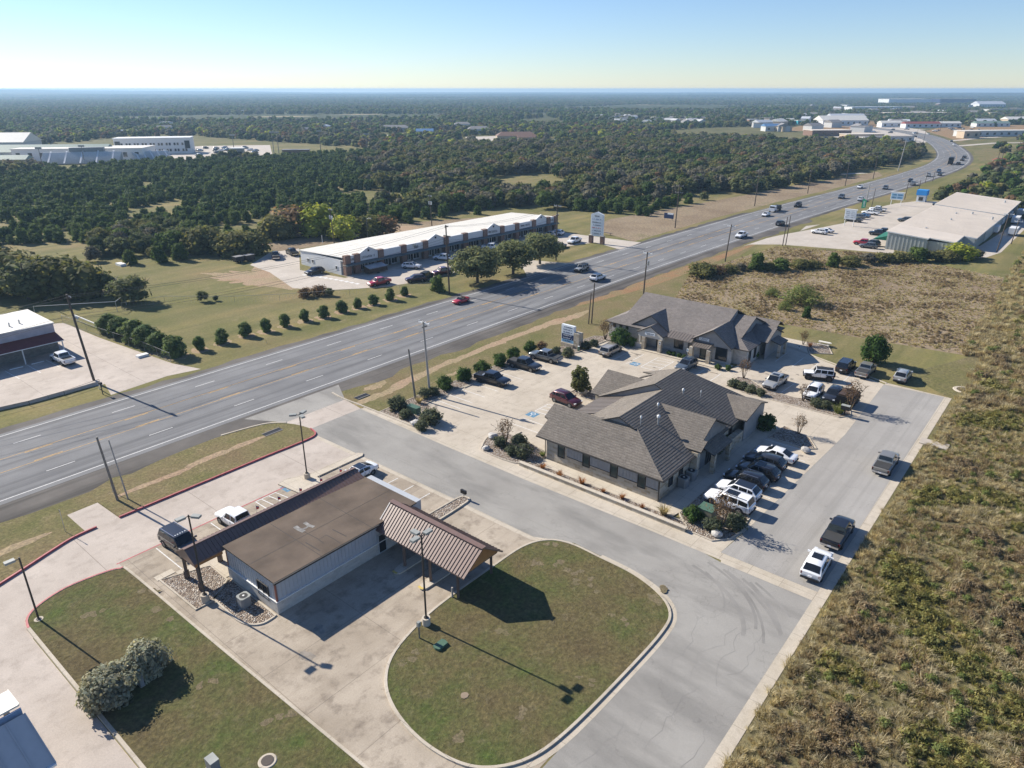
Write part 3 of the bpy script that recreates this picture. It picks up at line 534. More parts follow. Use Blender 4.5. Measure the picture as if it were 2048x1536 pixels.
for i in range(11):
    r0 = ra.uniform(6, 19); ca, cb = 57.5 + ra.uniform(-1, 1), -29.5 + ra.uniform(-2, 2); P = [(ca - 6 + r0*math.cos(q) * 0.75 - r0*0.4, cb + 3 + r0*math.sin(q)) for q in np.linspace(0.1 + ra.uniform(0, .5), 1.35, 12)]
    P = [(p[0], p[1]) for p in P if p[0] < 55.5 and p[1] < -12.5 and not inside(p, LAWN_RB)]
    if len(P) > 3: mb.strip(ab(P), ra.uniform(0.16, 0.34), 0.0146 + i*0.0001, 'tyre_mark')
for i in range(7):
    a, b = ra.uniform(22, 45), ra.uniform(-19, -13); P = [(a, b)]
    for _ in range(9): a += ra.uniform(0.4, 1.3); b += ra.uniform(-.5, .5); P.append((a, min(-12.5, max(-19.4, b))))
    mb.strip(ab(P), 0.03, 0.0165 + i*0.0001, 'tyre_mark')
for i in range(4):
    b = ra.uniform(-70, -35); a = ra.uniform(49, 54); P = [(a, b)]
    for _ in range(10): b += ra.uniform(0.5, 1.6); a += ra.uniform(-.35, .35); P.append((min(55.8, max(50.2, a)), b))
    mb.strip(ab(P), 0.035, 0.0175 + i*0.0001, 'tyre_mark')
for i in range(34):
    a, b = ra.choice([(ra.uniform(64, 90), ra.uniform(-68.5, -66)), (ra.uniform(66, 88), ra.uniform(-26.5, -21)), (ra.uniform(97.5, 101.5), ra.uniform(-62, -41)), (ra.uniform(104, 118), ra.uniform(-36, -24))])
    sheet(mb, ragged(ab([(a + ra.uniform(.15, .42)*math.cos(q), b + ra.uniform(.15, .42)*math.sin(q)) for q in np.linspace(0, 5.6, 8)]), 0.12, i, 2, 3.0), 0.0172 + i*0.00005, 'oil_stain')
for i in range(16):
    a, b = ra.uniform(22, 46), ra.choice([ra.uniform(-63.5, -60.5), ra.uniform(-45, -40), ra.uniform(-56, -49)])
    if a < 42.5 and -57 < b < -46: continue
    sheet(mb, ragged(ab([(a + ra.uniform(.3, .7)*math.cos(q), b + ra.uniform(.3, .9)*math.sin(q)) for q in np.linspace(0, 5.6, 9)]), 0.2, i, 2, 3.0), 0.0172 + i*0.00005, 'oil_stain')
for i, (u, v) in enumerate(((400, 700), (445, 686), (491, 672), (533, 663), (570, 653), (610, 642), (648, 635), (684, 624), (716, 616), (747, 609), (781, 600), (809, 591), (352, 712), (320, 702))):
    p = PX(u, v); k = 1.7 if i < 12 else 2.2; sheet(mb, ragged([(p.x + k*ra.uniform(.7, 1.2)*math.cos(q), p.y + k*ra.uniform(.7, 1.2)*math.sin(q)) for q in np.linspace(0, 5.7, 10)], 0.4, i, 2, 1.2), 0.006 + i*0.0001, 'bare_soil')
for i, (u, v, k) in enumerate(((1098, 1092, .55), (1075, 1122, .6), (1120, 1125, .5), (1142, 1144, .6), (1168, 1166, .5), (1193, 1178, .4), (1315, 1190, .8), (1000, 1258, .5), (818, 1318, .6), (1170, 1360, .4), (930, 1480, .6), (1060, 1420, .5), (1240, 1240, .5), (180, 1230, .6), (330, 1225, .7), (560, 1430, .6), (420, 1370, .5), (300, 1180, .5))):
    p = PX(u, v, .1)
    for j in range(3):
        dx, dy = ra.uniform(-1, 1)*k*1.6, ra.uniform(-1, 1)*k*1.2; sheet(mb, ragged([(p.x + dx + k*ra.uniform(.3, .9)*math.cos(q), p.y + dy + k*ra.uniform(.3, .8)*math.sin(q)) for q in np.linspace(0, 5.7, 9)], 0.35*k, i*3+j, 3, 2.0), 0.1075 + (i*3+j)*0.00004, 'worn_turf')
struct(mb, 'surface_wear')
# ------------------------------------------------------------------ kerbed lawns and beds
LAWN_L = smooth([(10.4, -61.5), (10.8, -63.0), (12.1, -64.1), (14.5, -64.8), (17.4, -64.5), (18.9, -63.9), (19.3, -62.6), (19.5, -50), (19.8, -36), (20.0, -26)], 5) + [(10.4, -26), (10.5, -40)]
LAWN_R = smooth([(21.2, -28.5), (25.5, -33.8), (28.3, -35.8), (32.5, -36.8), (36, -37.05), (41, -37.0), (45.9, -36.8), (48.4, -35.6), (49.4, -33.4), (49.4, -30), (49.2, -26), (48.2, -22.8), (46.6, -20.9), (44, -20.3), (38, -20.3), (31, -20.6), (27.5, -21.3), (25.2, -22.9), (24.0, -25.3)], 5, True)[:]
LAWN_R = smooth([(28.3, -35.8), (32.5, -36.8), (36, -37.05), (41, -37.0), (45.9, -36.8), (48.4, -35.6), (49.4, -33.4), (49.4, -30), (49.2, -26), (48.2, -22.8), (46.6, -20.9), (44, -20.3), (38, -20.3), (31, -20.6), (27.5, -21.3), (25.2, -22.9), (24.1, -25.0), (23.8, -28.1), (24.4, -31.4), (25.8, -34.0)], 5, True)
LAWN_N = smooth([(22.7, -80.4), (26.3, -81.1), (32.2, -82.2), (39.8, -82.4), (45.2, -81.2), (47.6, -78.8), (48.5, -75.5), (48.2, -73.7), (46.6, -72.95)], 5) + [(40, -73.0), (30, -73.0), (22.75, -73.0), (22.55, -77.9)]
LAWN_W = [(-14, -77), (8, -78.2), (19.35, -79.6), (19.35, -73.2)] + smooth([(18.4, -72.85), (15.7, -71.9), (13.2, -70.9), (10.8, -70.0), (0, -66), (-14, -62)], 4)
mb = MB(); 
for L in (LAWN_L, LAWN_R): sheet(mb, ab(L), 0.105, 'lawn_grass')
for L in (LAWN_N, LAWN_W): sheet(mb, ab(L), 0.06, 'verge_grass')
struct(mb, 'lawn')
mb = MB(); mb.kerb(ab(LAWN_R), 0.26, 0, 0.14, 'kerb_concrete', True); mb.kerb(ab(LAWN_L[4:46]), 0.26, 0, 0.14, 'kerb_concrete'); mb.kerb(ab([(10.4, -61.6), (10.4, -40), (10.4, -24)]), 0.3, 0, 0.14, 'kerb_concrete')
cur = smooth([(49.7, -30), (49.5, -26), (48.5, -22.6), (46.8, -20.6), (44, -19.95), (38, -19.95), (31, -20.2), (27.4, -20.9), (24.9, -22.5)], 5)
mb.strip(ab(cur), 0.5, 0.017, 'kerb_concrete')
mb.kerb(ab(smooth([(57.9, -83), (57.6, -80), (57.7, -76), (57.75, -70), (57.75, -64.3)], 4)), 0.25, 0, 0.13, 'kerb_concrete')
mb.strip(ab([(-5, -11.1), (57.2, -11.5), (80, -11.6), (114.6, -11.75), (114.6, -20.3)]), 0.95, 0.03, 'kerb_concrete')
mb.kerb(ab([(114.9, -20.2), (119.8, -32.5), (121, -34.5)]), 0.22, 0, 0.12, 'kerb_concrete')
N2 = smooth([(47.5, -79.4), (45.2, -81.4), (39.8, -82.6)], 4); mb.kerb(ab(N2), 0.3, 0, 0.12, 'kerb_concrete')
struct(mb, 'kerb')
mb = MB(); mb.kerb(ab(smooth([(22.7, -72.95), (30, -72.95), (40, -72.95), (46.3, -72.85), (48.0, -73.5), (48.45, -75.2)], 5)), 0.2, 0, 0.2, 'paint_red'); mb.kerb(ab(smooth([(-10, -62.7), (0, -66), (10.8, -70.0), (13.2, -70.9), (15.7, -71.9), (18.0, -72.7), (20.4, -72.9)], 5)), 0.2, 0, 0.2, 'paint_red')
mb.kerb(ab(LAWN_L[0:5] + LAWN_L[5:28]), 0.2, 0.0, 0.15, 'paint_red'); struct(mb, 'painted_kerb')
BEDS = {'roadside': [(57.95, -72.3), (57.95, -64.3), (60, -64.0), (62.2, -64.3), (64.2, -69.3), (84, -69.4), (93.3, -66.1), (96, -64.8), (103.8, -64.4), (106, -66.0), (105, -67.5), (97, -68.5), (92, -70), (84, -71.5), (66, -72.3)],
 'crape': smooth([(59.5, -54.3), (61.4, -55.3), (62.7, -55.4), (64, -54.4), (64.2, -52), (63.5, -48), (62.0, -46.6), (60.2, -46.5), (58.6, -48.5), (58.5, -53.2)], 3, True),
 'street': [(58.95, -47.2), (60.2, -47.2), (60.2, -26.2), (58.95, -26.2)], 'utility': [(61.4, -27.7), (59.8, -26.1), (59.0, -25.5), (58.9, -22.8), (60.4, -21.5), (62.3, -21.2), (65.3, -21.5), (67, -27.6)],
 'median': [(97.9, -38.8), (102.6, -38.9), (103, -37.3), (100.4, -33.5), (100.2, -29), (103, -22.3), (98.9, -20.9), (97.3, -22), (97.3, -36)], 'end': [(89.7, -26.8), (88.3, -23), (85.8, -21.3), (84.9, -22.3), (85.2, -27.2)],
 'porch': [(80.8, -55.7), (82.7, -55.7), (84, -54.1), (84, -50), (80, -50)], 'office_corner': [(103.9, -64.3), (106, -66), (110, -67), (112, -66), (107, -62.1), (104, -62.1)], 'north': [(121, -34.0), (126.5, -36.4), (127.5, -33), (123, -30.8)]}
for k in BEDS:
    mb = MB(); sheet(mb, ab(BEDS[k]), 0.085, 'river_rock'); mb.kerb(ab(BEDS[k]), 0.16, 0, 0.13, 'kerb_concrete', True); struct(mb, 'planting_bed')
# rock beds and medians round the bank
mb = MB(); RB1 = [(20.5, -59.3), (20.6, -52.9), (22.2, -52.9), (24.5, -54.6), (24.6, -57.8)]; RB2 = smooth([(22.3, -53.0), (22.2, -49.0), (22.6, -47.6), (23.4, -46.9), (24.6, -46.9)], 4) + [(24.8, -54.5)]
for L in (RB1, RB2): sheet(mb, ab(L), 0.08, 'river_rock'); mb.kerb(ab(L), 0.2, 0, 0.12, 'kerb_concrete', True)
L = smooth([(43.2, -48.1), (48.2, -48.0), (49.0, -47.5), (48.5, -46.7), (43.2, -46.5)], 4); sheet(mb, ab(L), 0.12, 'river_rock'); mb.kerb(ab(L), 0.25, 0, 0.17, 'kerb_concrete', True); struct(mb, 'rock_bed')
mb = MB(); L = [(37.4, -65.9), (38.5, -66.2), (41.2, -65.0), (48.0, -64.9), (48.4, -64.3), (48.0, -63.9), (41.2, -63.9), (40.9, -60.5), (38.0, -60.5)]; sheet(mb, ab(L), 0.15, 'walk_concrete'); mb.kerb(ab(L), 0.14, 0, 0.16, 'kerb_concrete', True)
sheet(mb, ab([(22, -59.4), (41, -59.4), (41, -55.0), (22, -55.0)]), 0.06, 'walk_concrete')
sheet(mb, ab([(20.3, -60.2), (22.0, -60.2), (22.0, -59.4), (20.3, -59.4)]), 0.055, 'walk_concrete'); struct(mb, 'raised_walk')
# ------------------------------------------------------------------ building helpers
def T(a, b, z): return W(a, b, z)
def slab(mb, pts, m, t=0.16, edge='dark_trim'):
    """roof plane of (a, b, z) corners, with thickness"""
    P = [T(*p) for p in pts]; n = (P[1]-P[0]).cross(P[2]-P[0])
    if n.z < 0: P = P[::-1]
    Q = [p - Vector((0, 0, t)) for p in P]; k = len(P)
    mb.add(P, [list(range(k))], m); mb.add(Q, [list(range(k))[::-1]], edge)
    mb.add(P + Q, [[i, k+i, k+(i+1) % k, (i+1) % k] for i in range(k)], edge)
def ribbed(mb, p0, p1, p2, p3, m, n, rib=0.05, t=0.12, dk='dark_trim'):
    """standing-seam panel: p0-p1 upper edge, p3-p2 lower edge (all (a, b, z)); n seams running down"""
    slab(mb, [p0, p1, p2, p3], m, t, m)
    A, B, Cc, D = [T(*p) for p in (p0, p1, p2, p3)]; nn = (B-A).cross(D-A).normalized(); nn = nn if nn.z > 0 else -nn
    for i in range(n+1):
        k = i/n; mb.bar(A.lerp(B, k) + nn*rib*0.45, D.lerp(Cc, k) + nn*rib*0.45, rib*1.1, rib*1.3, m, nn)
def wall(mb, pts, m, t=0.08):
    """upright wall piece from (a, b, z) corners"""
    P = [T(*p) for p in pts]; n = (P[1]-P[0]).cross(P[2]-P[0]).normalized()*(t/2); k = len(P)
    F = [p+n for p in P]; Bk = [p-n for p in P]
    mb.add(F + Bk, [list(range(k)), list(range(k, 2*k))[::-1]] + [[(i+1) % k, i, k+i, k+(i+1) % k] for i in range(k)], m)
def window(par, c, d, nrm, w, h, frame='dark_trim', pane='pane', name='window', bars=(0, 0), fw=0.07, proud=0.05):
    """c = bottom centre; frame with its pane as a sub-part"""
    c = Vector(c); up = Vector((0, 0, 1)); mb = MB(); q = nrm*(proud*0.5)
    for s in (-1, 1): mb.obox(c + d*(s*(w/2-fw/2)) + up*(h/2) + q, d, nrm, up, fw/2, proud, h/2, frame)
    for z in (fw/2, h-fw/2): mb.obox(c + up*z + q, d, nrm, up, w/2-fw-0.001, proud, fw/2, frame)
    for i in range(bars[0]): mb.obox(c + d*(-w/2 + w*(i+1)/(bars[0]+1)) + up*(h/2) + q, d, nrm, up, fw*0.4, proud*0.9, h/2-fw-0.001, frame)
    for i in range(bars[1]): mb.obox(c + up*(h*(i+1)/(bars[1]+1)) + q, d, nrm, up, w/2-fw-0.001, proud*0.9, fw*0.35, frame)
    f = mb.build(name, par); p = MB(); p.obox(c + up*(h/2) + nrm*0.012, d, nrm, up, w/2-fw-0.002, 0.01, h/2-fw-0.002, pane); p.build('pane', f); return f
def marks(mb, c, d, up, nrm, w, h, m, seed, n=9):
    """lettering too small to read: a line of letter-like strokes"""
    r = random.Random(seed); x = -w/2
    lw = w/n
    while x < w/2 - lw*0.5:
        if r.random() < 0.87:
            k = r.randrange(4); cc = c + d*(x+lw*0.42)
            if k != 3: mb.obox(cc - d*lw*0.25, d, up, nrm, lw*0.09, h/2, 0.012, m)
            if k in (0, 2): mb.obox(cc + d*lw*0.2, d, up, nrm, lw*0.09, h/2, 0.012, m)
            mb.obox(cc + up*(h*(0.42 if k != 1 else 0)), d, up, nrm, lw*0.30, h*0.09, 0.011, m)
            if k in (1, 3): mb.obox(cc - up*h*0.42, d, up, nrm, lw*0.30, h*0.09, 0.0105, m)
            if k == 3: mb.obox(cc, d, up, nrm, lw*0.09, h/2, 0.012, m)
        x += lw
nA, nB = -AX, BX                                     # outward: towards the street / towards the alley
UP = Vector((0, 0, 1))
# ------------------------------------------------------------------ stone office beside the street
o1 = thing('stone_office', 'low stone office beside the side street, dark shingle roof with many gables and vent pipes', 'building', W(75, -38), TH)
mb = MB(); SH = 'shingle'
slab(mb, [(61.6, -47.3, 3.0), (61.6, -30.0, 3.0), (66.4, -36.2, 5.60), (66.4, -40.9, 5.60), (66.2, -41.2, 5.50), (66.2, -48.0, 5.50), (64.2, -48.0, 4.41), (64.0, -47.3, 4.3)], SH)
slab(mb, [(61.6, -30.0, 3.0), (88.4, -30.0, 3.0), (83.7, -39.7, 7.04), (76.5, -39.7, 7.04), (76.5, -38.5, 6.545), (66.0, -38.5, 6.545), (66.0, -36.3, 5.63), (66.4, -36.2, 5.585)], SH)
slab(mb, [(66.0, -38.5, 6.545), (76.9, -38.5, 6.545), (76.9, -44.1, 4.0), (69.0, -44.1, 4.0), (66.3, -40.9, 5.45), (66.0, -40.9, 5.45)], SH)
slab(mb, [(66.2, -48.0, 5.5), (66.2, -40.8, 5.5), (69.0, -44.1, 3.98), (70.8, -44.1, 3.0), (70.8, -48.0, 3.0)], SH)
slab(mb, [(76.5, -39.7, 7.04), (83.7, -39.7, 7.04), (83.7, -43.7, 5.1), (81.3, -43.7, 5.1), (77.0, -48.2, 2.9), (76.5, -48.2, 2.9)], SH)
slab(mb, [(77.0, -49.7, 2.9), (77.0, -48.2, 2.9), (81.3, -43.7, 5.1), (81.3, -49.7, 5.1)], SH); slab(mb, [(81.3, -49.7, 5.1), (81.3, -43.7, 5.1), (85.6, -43.7, 2.9), (85.6, -49.7, 2.9)], SH)
slab(mb, [(83.7, -39.7, 7.04), (88.4, -30.0, 3.0), (88.4, -48.0, 3.0), (85.2, -44.6, 4.6)], SH); slab(mb, [(83.7, -39.7, 7.04), (85.2, -44.6, 4.6), (84.6, -46, 4.0), (83.7, -46, 4.0)], SH)
slab(mb, [(73.8, -37.2, 6.0), (73.8, -29.9, 6.0), (70.8, -29.9, 4.37), (70.8, -29.4, 4.37), (69.3, -29.4, 3.55), (69.3, -31.3, 3.55)], SH); slab(mb, [(73.8, -29.9, 6.0), (73.8, -37.2, 6.0), (78.3, -31.3, 3.55), (78.3, -29.4, 3.55)], SH)
slab(mb, [(85.3, -33.6, 4.5), (85.3, -28.8, 4.5), (81.4, -29.0, 3.2), (81.4, -30.5, 3.2)], SH); slab(mb, [(85.3, -28.8, 4.5), (85.3, -33.6, 4.5), (88.4, -31.0, 3.45), (88.4, -29.0, 3.45)], SH)
mb.build('roof', o1, uv=True)
mb = MB(); ribbed(mb, (69.6, -44.0, 4.02), (76.8, -44.0, 4.02), (76.8, -47.7, 2.95), (69.6, -47.7, 2.95), 'bronze_metal', 13); mb.build('porch_roof', o1)
mb = MB()
for p in ([(76.85, -38.5, 6.45), (76.85, -39.6, 6.95), (76.85, -47.7, 3.1), (76.85, -47.7, 2.8), (76.85, -44.1, 3.9)], [(66.45, -36.3, 5.45), (66.45, -38.5, 6.4), (66.45, -40.8, 5.35), (66.45, -38.5, 5.2)]): gm = MB(); wall(gm, p, 'siding'); gm.build('gable', o1)
wall(mb, [(69.7, -30.35, 0), (78.0, -30.35, 0), (78.0, -30.35, 3.5), (73.8, -30.35, 5.8), (69.7, -30.35, 3.6)], 'siding', 0.1); gm = MB(); wall(gm, [(81.8, -29.35, 0), (88.1, -29.35, 0), (88.1, -29.35, 3.4), (85.3, -29.35, 4.35), (81.8, -29.35, 3.15)], 'siding', 0.1); gm.build('gable', o1)
for k in range(22): mb.bar(W(69.9+k*0.38, -30.28, 2.0), W(69.9+k*0.38, -30.28, 3.4 + min(2.2, 0.5*min(0.2+k*0.38, 8.1-k*0.38))), 0.04, 0.03, 'siding')
mb.build('gable', o1)
mb = MB(); mb.prism([W(62, -46), W(62, -30.6), W(88, -30.6), W(88, -46), W(77, -46), (W(77, -44.3)), W(70.5, -44.3), W(70.5, -46)], 0, 2.95, 'limestone')
mb.prism([W(77.5, -49.2), W(85.2, -49.2), W(85.2, -46.1), W(77.5, -46.1)], 0, 2.85, 'limestone')
mb.abox(78.0, 81.9, -30.2, -29.4, 0, 1.6, 'limestone'); mb.abox(69.2, 69.9, -30.5, -29.7, 0, 3.3, 'limestone')
mb.build('wall', o1, uv=True)
wb_ = [-43.75, -40.15, -36.35, -32.75]; ed = [-42.9] + [x for c in wb_[1:] for x in (c-0.55, c+0.55)] + [-30.7]
for i in range(0, len(ed), 2):
    mb = MB(); mb.abox(61.94, 62.0, ed[i], ed[i+1], 1.45, 2.9, 'siding')
    k = ed[i]+0.2
    while k < ed[i+1]: mb.abox(61.91, 61.94, k, k+0.05, 1.45, 2.9, 'siding'); k += 0.42
    mb.abox(61.9, 61.99, ed[i], ed[i+1], 1.38, 1.445, 'dark_trim'); mb.build('siding_panel', o1)
for c in wb_: window(o1, W(61.96, c, 1.0), BX, nA, 0.98, 1.85, 'dark_trim', 'green_pane', proud=0.06)
for a in (64.6, 67.0, 80.4): window(o1, W(a, -30.56 if a < 70 else -30.56, 0.9), AX, nB, 0.9, 1.6, 'dark_trim', 'pane')
for a, b in ((61.9, -46.1), (61.9, -30.55), (69.4, -30.4)):
    mb = MB(); mb.bar(W(a, b, 0.1), W(a, b, 2.95), 0.1, 0.1, 'dark_trim'); mb.build('downspout', o1)
mb = MB(); mb.bar(W(61.56, -47.3, 2.9), W(61.56, -30, 2.9), 0.12, 0.12, 'dark_trim'); mb.bar(W(61.6, -29.95, 2.9), W(69.2, -29.95, 2.9), 0.12, 0.12, 'dark_trim'); mb.build('gutter', o1)
mb = MB(); slab(mb, [(71.2, -30.2, 3.25), (76.2, -30.2, 3.25), (76.2, -28.5, 2.65), (71.2, -28.5, 2.65)], 'shingle'); mb.build('entry_roof', o1, uv=True)
for a in (71.6, 75.8):
    mb = MB(); mb.abox(a-0.25, a+0.25, -29.0, -28.5, 0, 2.6, 'limestone'); mb.build('column', o1, uv=True)
window(o1, W(73.7, -30.28, 0.05), AX, nB, 1.6, 2.2, 'dark_trim', 'pane', 'door', (1, 0))
def on_plane(u, v):
    z = 5.0
    for _ in range(30): z = 3.0 + (-30.0 - AB(u, v, z)[1])*0.417
    return PX(u, v, z)
for (u, v, h, r) in ((1281, 850, 1.0, 0.09), (1316, 849, 1.05, 0.17), (1316, 814, 0.35, 0.12), (1366, 787, 0.5, 0.13), (1401, 793, 0.7, 0.06)):
    p = on_plane(u, v); mb = MB(); mb.tube(p - UP*0.2, p + UP*h, r*0.7, r*0.7, 'galv'); f = mb.build('vent_pipe', o1)
    mb = MB(); mb.tube(p + UP*(h-0.1), p + UP*(h+0.12), r*1.25, r*1.25, 'white_trim', 10); mb.tube(p + UP*(h+0.12), p + UP*(h+0.24), r*1.25, r*0.3, 'white_trim', 10); mb.build('vent_cap', f)
# ------------------------------------------------------------------ second stone office
o2 = thing('gabled_office', 'farther stone office with a long grey shingle roof and two entrance gables carrying signs', 'building', W(115, -54), TH)
mb = MB(); SH = 'shingle_grey'
slab(mb, [(106.3, -66.2, 3.0), (106.3, -45.2, 3.0), (115.2, -45.2, 7.0), (115.2, -63.3, 7.0), (109.2, -63.3, 4.3)], SH); slab(mb, [(106.3, -66.2, 3.0), (109.2, -63.3, 4.3), (121.2, -63.3, 4.3), (124.1, -66.2, 3.0)], SH)
slab(mb, [(115.2, -45.2, 7.0), (124.1, -45.2, 3.0), (124.1, -66.2, 3.0), (121.2, -63.3, 4.3), (115.2, -63.3, 7.0)], SH)
slab(mb, [(107.4, -45.2, 2.9), (107.4, -39.5, 2.9), (110.0, -42.1, 3.99), (110.0, -41.9, 3.99), (115.4, -41.9, 6.26), (115.4, -45.2, 6.26)], SH)
slab(mb, [(107.4, -39.5, 2.9), (123.4, -39.5, 2.9), (120.8, -42.2, 3.99), (110.0, -42.2, 3.99)], SH); slab(mb, [(115.4, -41.9, 6.26), (120.8, -41.9, 3.99), (120.8, -42.1, 3.99), (123.4, -39.5, 2.9), (123.4, -45.2, 2.9), (115.4, -45.2, 6.26)], SH)
slab(mb, [(116.5, -42.2, 4.8), (116.5, -38.5, 4.8), (112.8, -38.5, 3.1), (112.8, -40.0, 3.1), (114.8, -42.2, 3.99)], SH); slab(mb, [(116.5, -38.5, 4.8), (116.5, -42.2, 4.8), (118.2, -42.2, 3.99), (120.2, -40, 3.1), (120.2, -38.5, 3.1)], SH)
slab(mb, [(121.2, -44.5, 4.6), (121.2, -39.7, 4.6), (119.2, -39.7, 3.5), (119.2, -44.5, 3.5)], SH); slab(mb, [(121.2, -39.7, 4.6), (121.2, -44.5, 4.6), (123.6, -44.5, 3.3), (123.6, -39.7, 3.3)], SH)
slab(mb, [(106.0, -45.3, 5.65), (112.2, -45.3, 5.65), (107.2, -48.9, 3.4), (106.0, -48.9, 3.4)], SH); slab(mb, [(106.0, -45.3, 5.65), (106.0, -41.8, 3.12), (107.9, -41.8, 3.12), (113.6, -45.3, 5.65)], SH)
slab(mb, [(106.7, -57.2, 5.65), (112.2, -57.2, 5.65), (106.95, -60.9, 3.3), (106.7, -60.9, 3.3)], SH); slab(mb, [(106.7, -57.2, 5.65), (106.7, -55.4, 4.53), (106.7, -53.6, 3.35), (107.1, -53.6, 3.35), (112.2, -57.2, 5.65)], SH)
slab(mb, [(104.4, -55.9, 4.5), (107.6, -55.9, 4.5), (107.2, -58.5, 3.0), (104.4, -58.5, 3.0)], SH); slab(mb, [(104.4, -55.9, 4.5), (104.4, -53.3, 3.0), (107.2, -53.3, 3.0), (107.6, -55.9, 4.5)], SH)
mb.build('roof', o2, uv=True)
mb = MB(); ribbed(mb, (107.5, -53.4, 3.55), (107.5, -48.7, 3.55), (105.6, -48.7, 2.85), (105.6, -53.4, 2.85), 'bronze_metal', 9); mb.build('porch_roof', o2)
mb = MB(); ribbed(mb, (106.5, -48.3, 2.95), (106.5, -45.3, 2.95), (105.0, -45.3, 2.55), (105.0, -48.3, 2.55), 'bronze_metal', 7); mb.build('awning', o2)
wall_ = wall
def gable_of(par):
    def f(mb, pts, m, t=0.08): g = MB(); wall_(g, pts, m, t); g.build('gable', par)
    return f
wall = gable_of(o2)
mb = MB()
wall(mb, [(106.65, -48.4, 2.9), (106.65, -48.4, 3.4), (106.65, -45.3, 5.4), (106.65, -42.2, 3.15), (106.65, -42.2, 2.4)], 'siding', 0.1); wall(mb, [(107.15, -60.6, 2.0), (107.15, -60.6, 3.2), (107.15, -57.2, 5.4), (107.15, -53.8, 3.2), (107.15, -53.8, 2.9)], 'siding', 0.1)
wall(mb, [(110.2, -42.3, 3.95), (115.4, -42.3, 6.1), (120.6, -42.3, 3.95)], 'siding'); wall(mb, [(107.5, -45.22, 2.95), (115.3, -45.22, 6.1), (115.2, -45.22, 6.9), (106.6, -45.22, 3.05)], 'siding', 0.05)
wall(mb, [(113.1, -38.85, 0), (119.9, -38.85, 0), (119.9, -38.85, 3.05), (116.5, -38.85, 4.6), (113.1, -38.85, 3.05)], 'siding', 0.1)
wall = wall_
mb = MB(); mb.abox(107.0, 123.6, -65.7, -42.3, 0, 2.9, 'pale_stone'); mb.abox(108.0, 122.9, -42.29, -39.95, 0, 2.85, 'pale_stone'); mb.abox(106.65, 106.99, -45.2, -42.1, 0, 2.4, 'pale_stone')
wall(mb, [(104.75, -58.2, 2.35), (104.75, -58.2, 2.95), (104.75, -55.9, 4.25), (104.75, -53.5, 2.95), (104.75, -53.5, 2.35)], 'pale_stone', 0.3); mb.abox(104.9, 107, -58.2, -57.9, 0, 2.8, 'pale_stone')
mb.build('wall', o2, uv=True)
for b, a in ((-57.1, 104.75), (-53.95, 104.75), (-48.3, 105.1), (-45.2, 105.1)):
    mb = MB(); mb.abox(a-0.32, a+0.32, b-0.32, b+0.32, 0, 2.35, 'limestone'); mb.build('column', o2, uv=True)
mb = MB(); mb.abox(104.6, 104.9, -60.6, -57.5, 0, 0.9, 'pale_stone'); mb.abox(104.55, 104.95, -60.65, -57.45, 0.9, 0.97, 'walk_concrete'); mb.build('garden_wall', o2, uv=True)
for b in (-64.5, -63.2, -61.9): window(o2, W(106.97, b, 2.0), BX, nA, 0.55, 0.75, 'dark_trim', 'green_pane')
window(o2, W(106.97, -55.3, 0.05), BX, nA, 1.1, 2.2, 'dark_trim', 'pane', 'door'); window(o2, W(106.97, -51.6, 0.7), BX, nA, 1.7, 1.7, 'dark_trim', 'pane', bars=(1, 0)); window(o2, W(106.97, -49.4, 0.05), BX, nA, 0.9, 2.1, 'dark_trim', 'pane', 'door')
window(o2, W(106.62, -46.9, 0.05), BX, nA, 1.1, 2.1, 'dark_trim', 'green_pane', 'door', (0, 3)); window(o2, W(106.6, -43.7, 0.55), BX, nA, 2.0, 2.2, 'dark_trim', 'pane')
for a in (109.2, 111.4): window(o2, W(a, -39.92, 0.6), AX, nB, 0.8, 1.8, 'dark_trim', 'pane')
for b, z, w in ((-55.9, 3.05, 1.9), (-46.9, 3.55, 1.8)):
    mb = MB(); a = 104.52 if b < -50 else 106.52; c = W(a, b, z); mb.obox(c, BX, UP, nA, w/2, 0.24, 0.04, 'sign_white'); marks(mb, c + nA*0.05 + UP*0.08, BX, UP, nA, w*0.8, 0.15, 'sign_ink', 5 + int(z*9), 12); marks(mb, c + nA*0.05 - UP*0.12, BX, UP, nA, w*0.6, 0.10, 'sign_ink', 8, 11); mb.build('wall_sign', o2)
mb = MB(); slab(mb, [(114.9, -38.8, 3.0), (118.3, -38.8, 3.0), (118.3, -37.0, 2.5), (114.9, -37.0, 2.5)], 'shingle_grey'); mb.build('entry_roof', o2, uv=True)
for a in (115.2, 118):
    mb = MB(); mb.abox(a-0.2, a+0.2, -37.5, -37.1, 0, 2.5, 'limestone'); mb.build('column', o2, uv=True)
p = PX(1467, 655, 4.4); mb = MB(); mb.tube(p - UP*0.6, p + UP*0.45, 0.08, 0.08, 'galv'); mb.build('vent_pipe', o2)
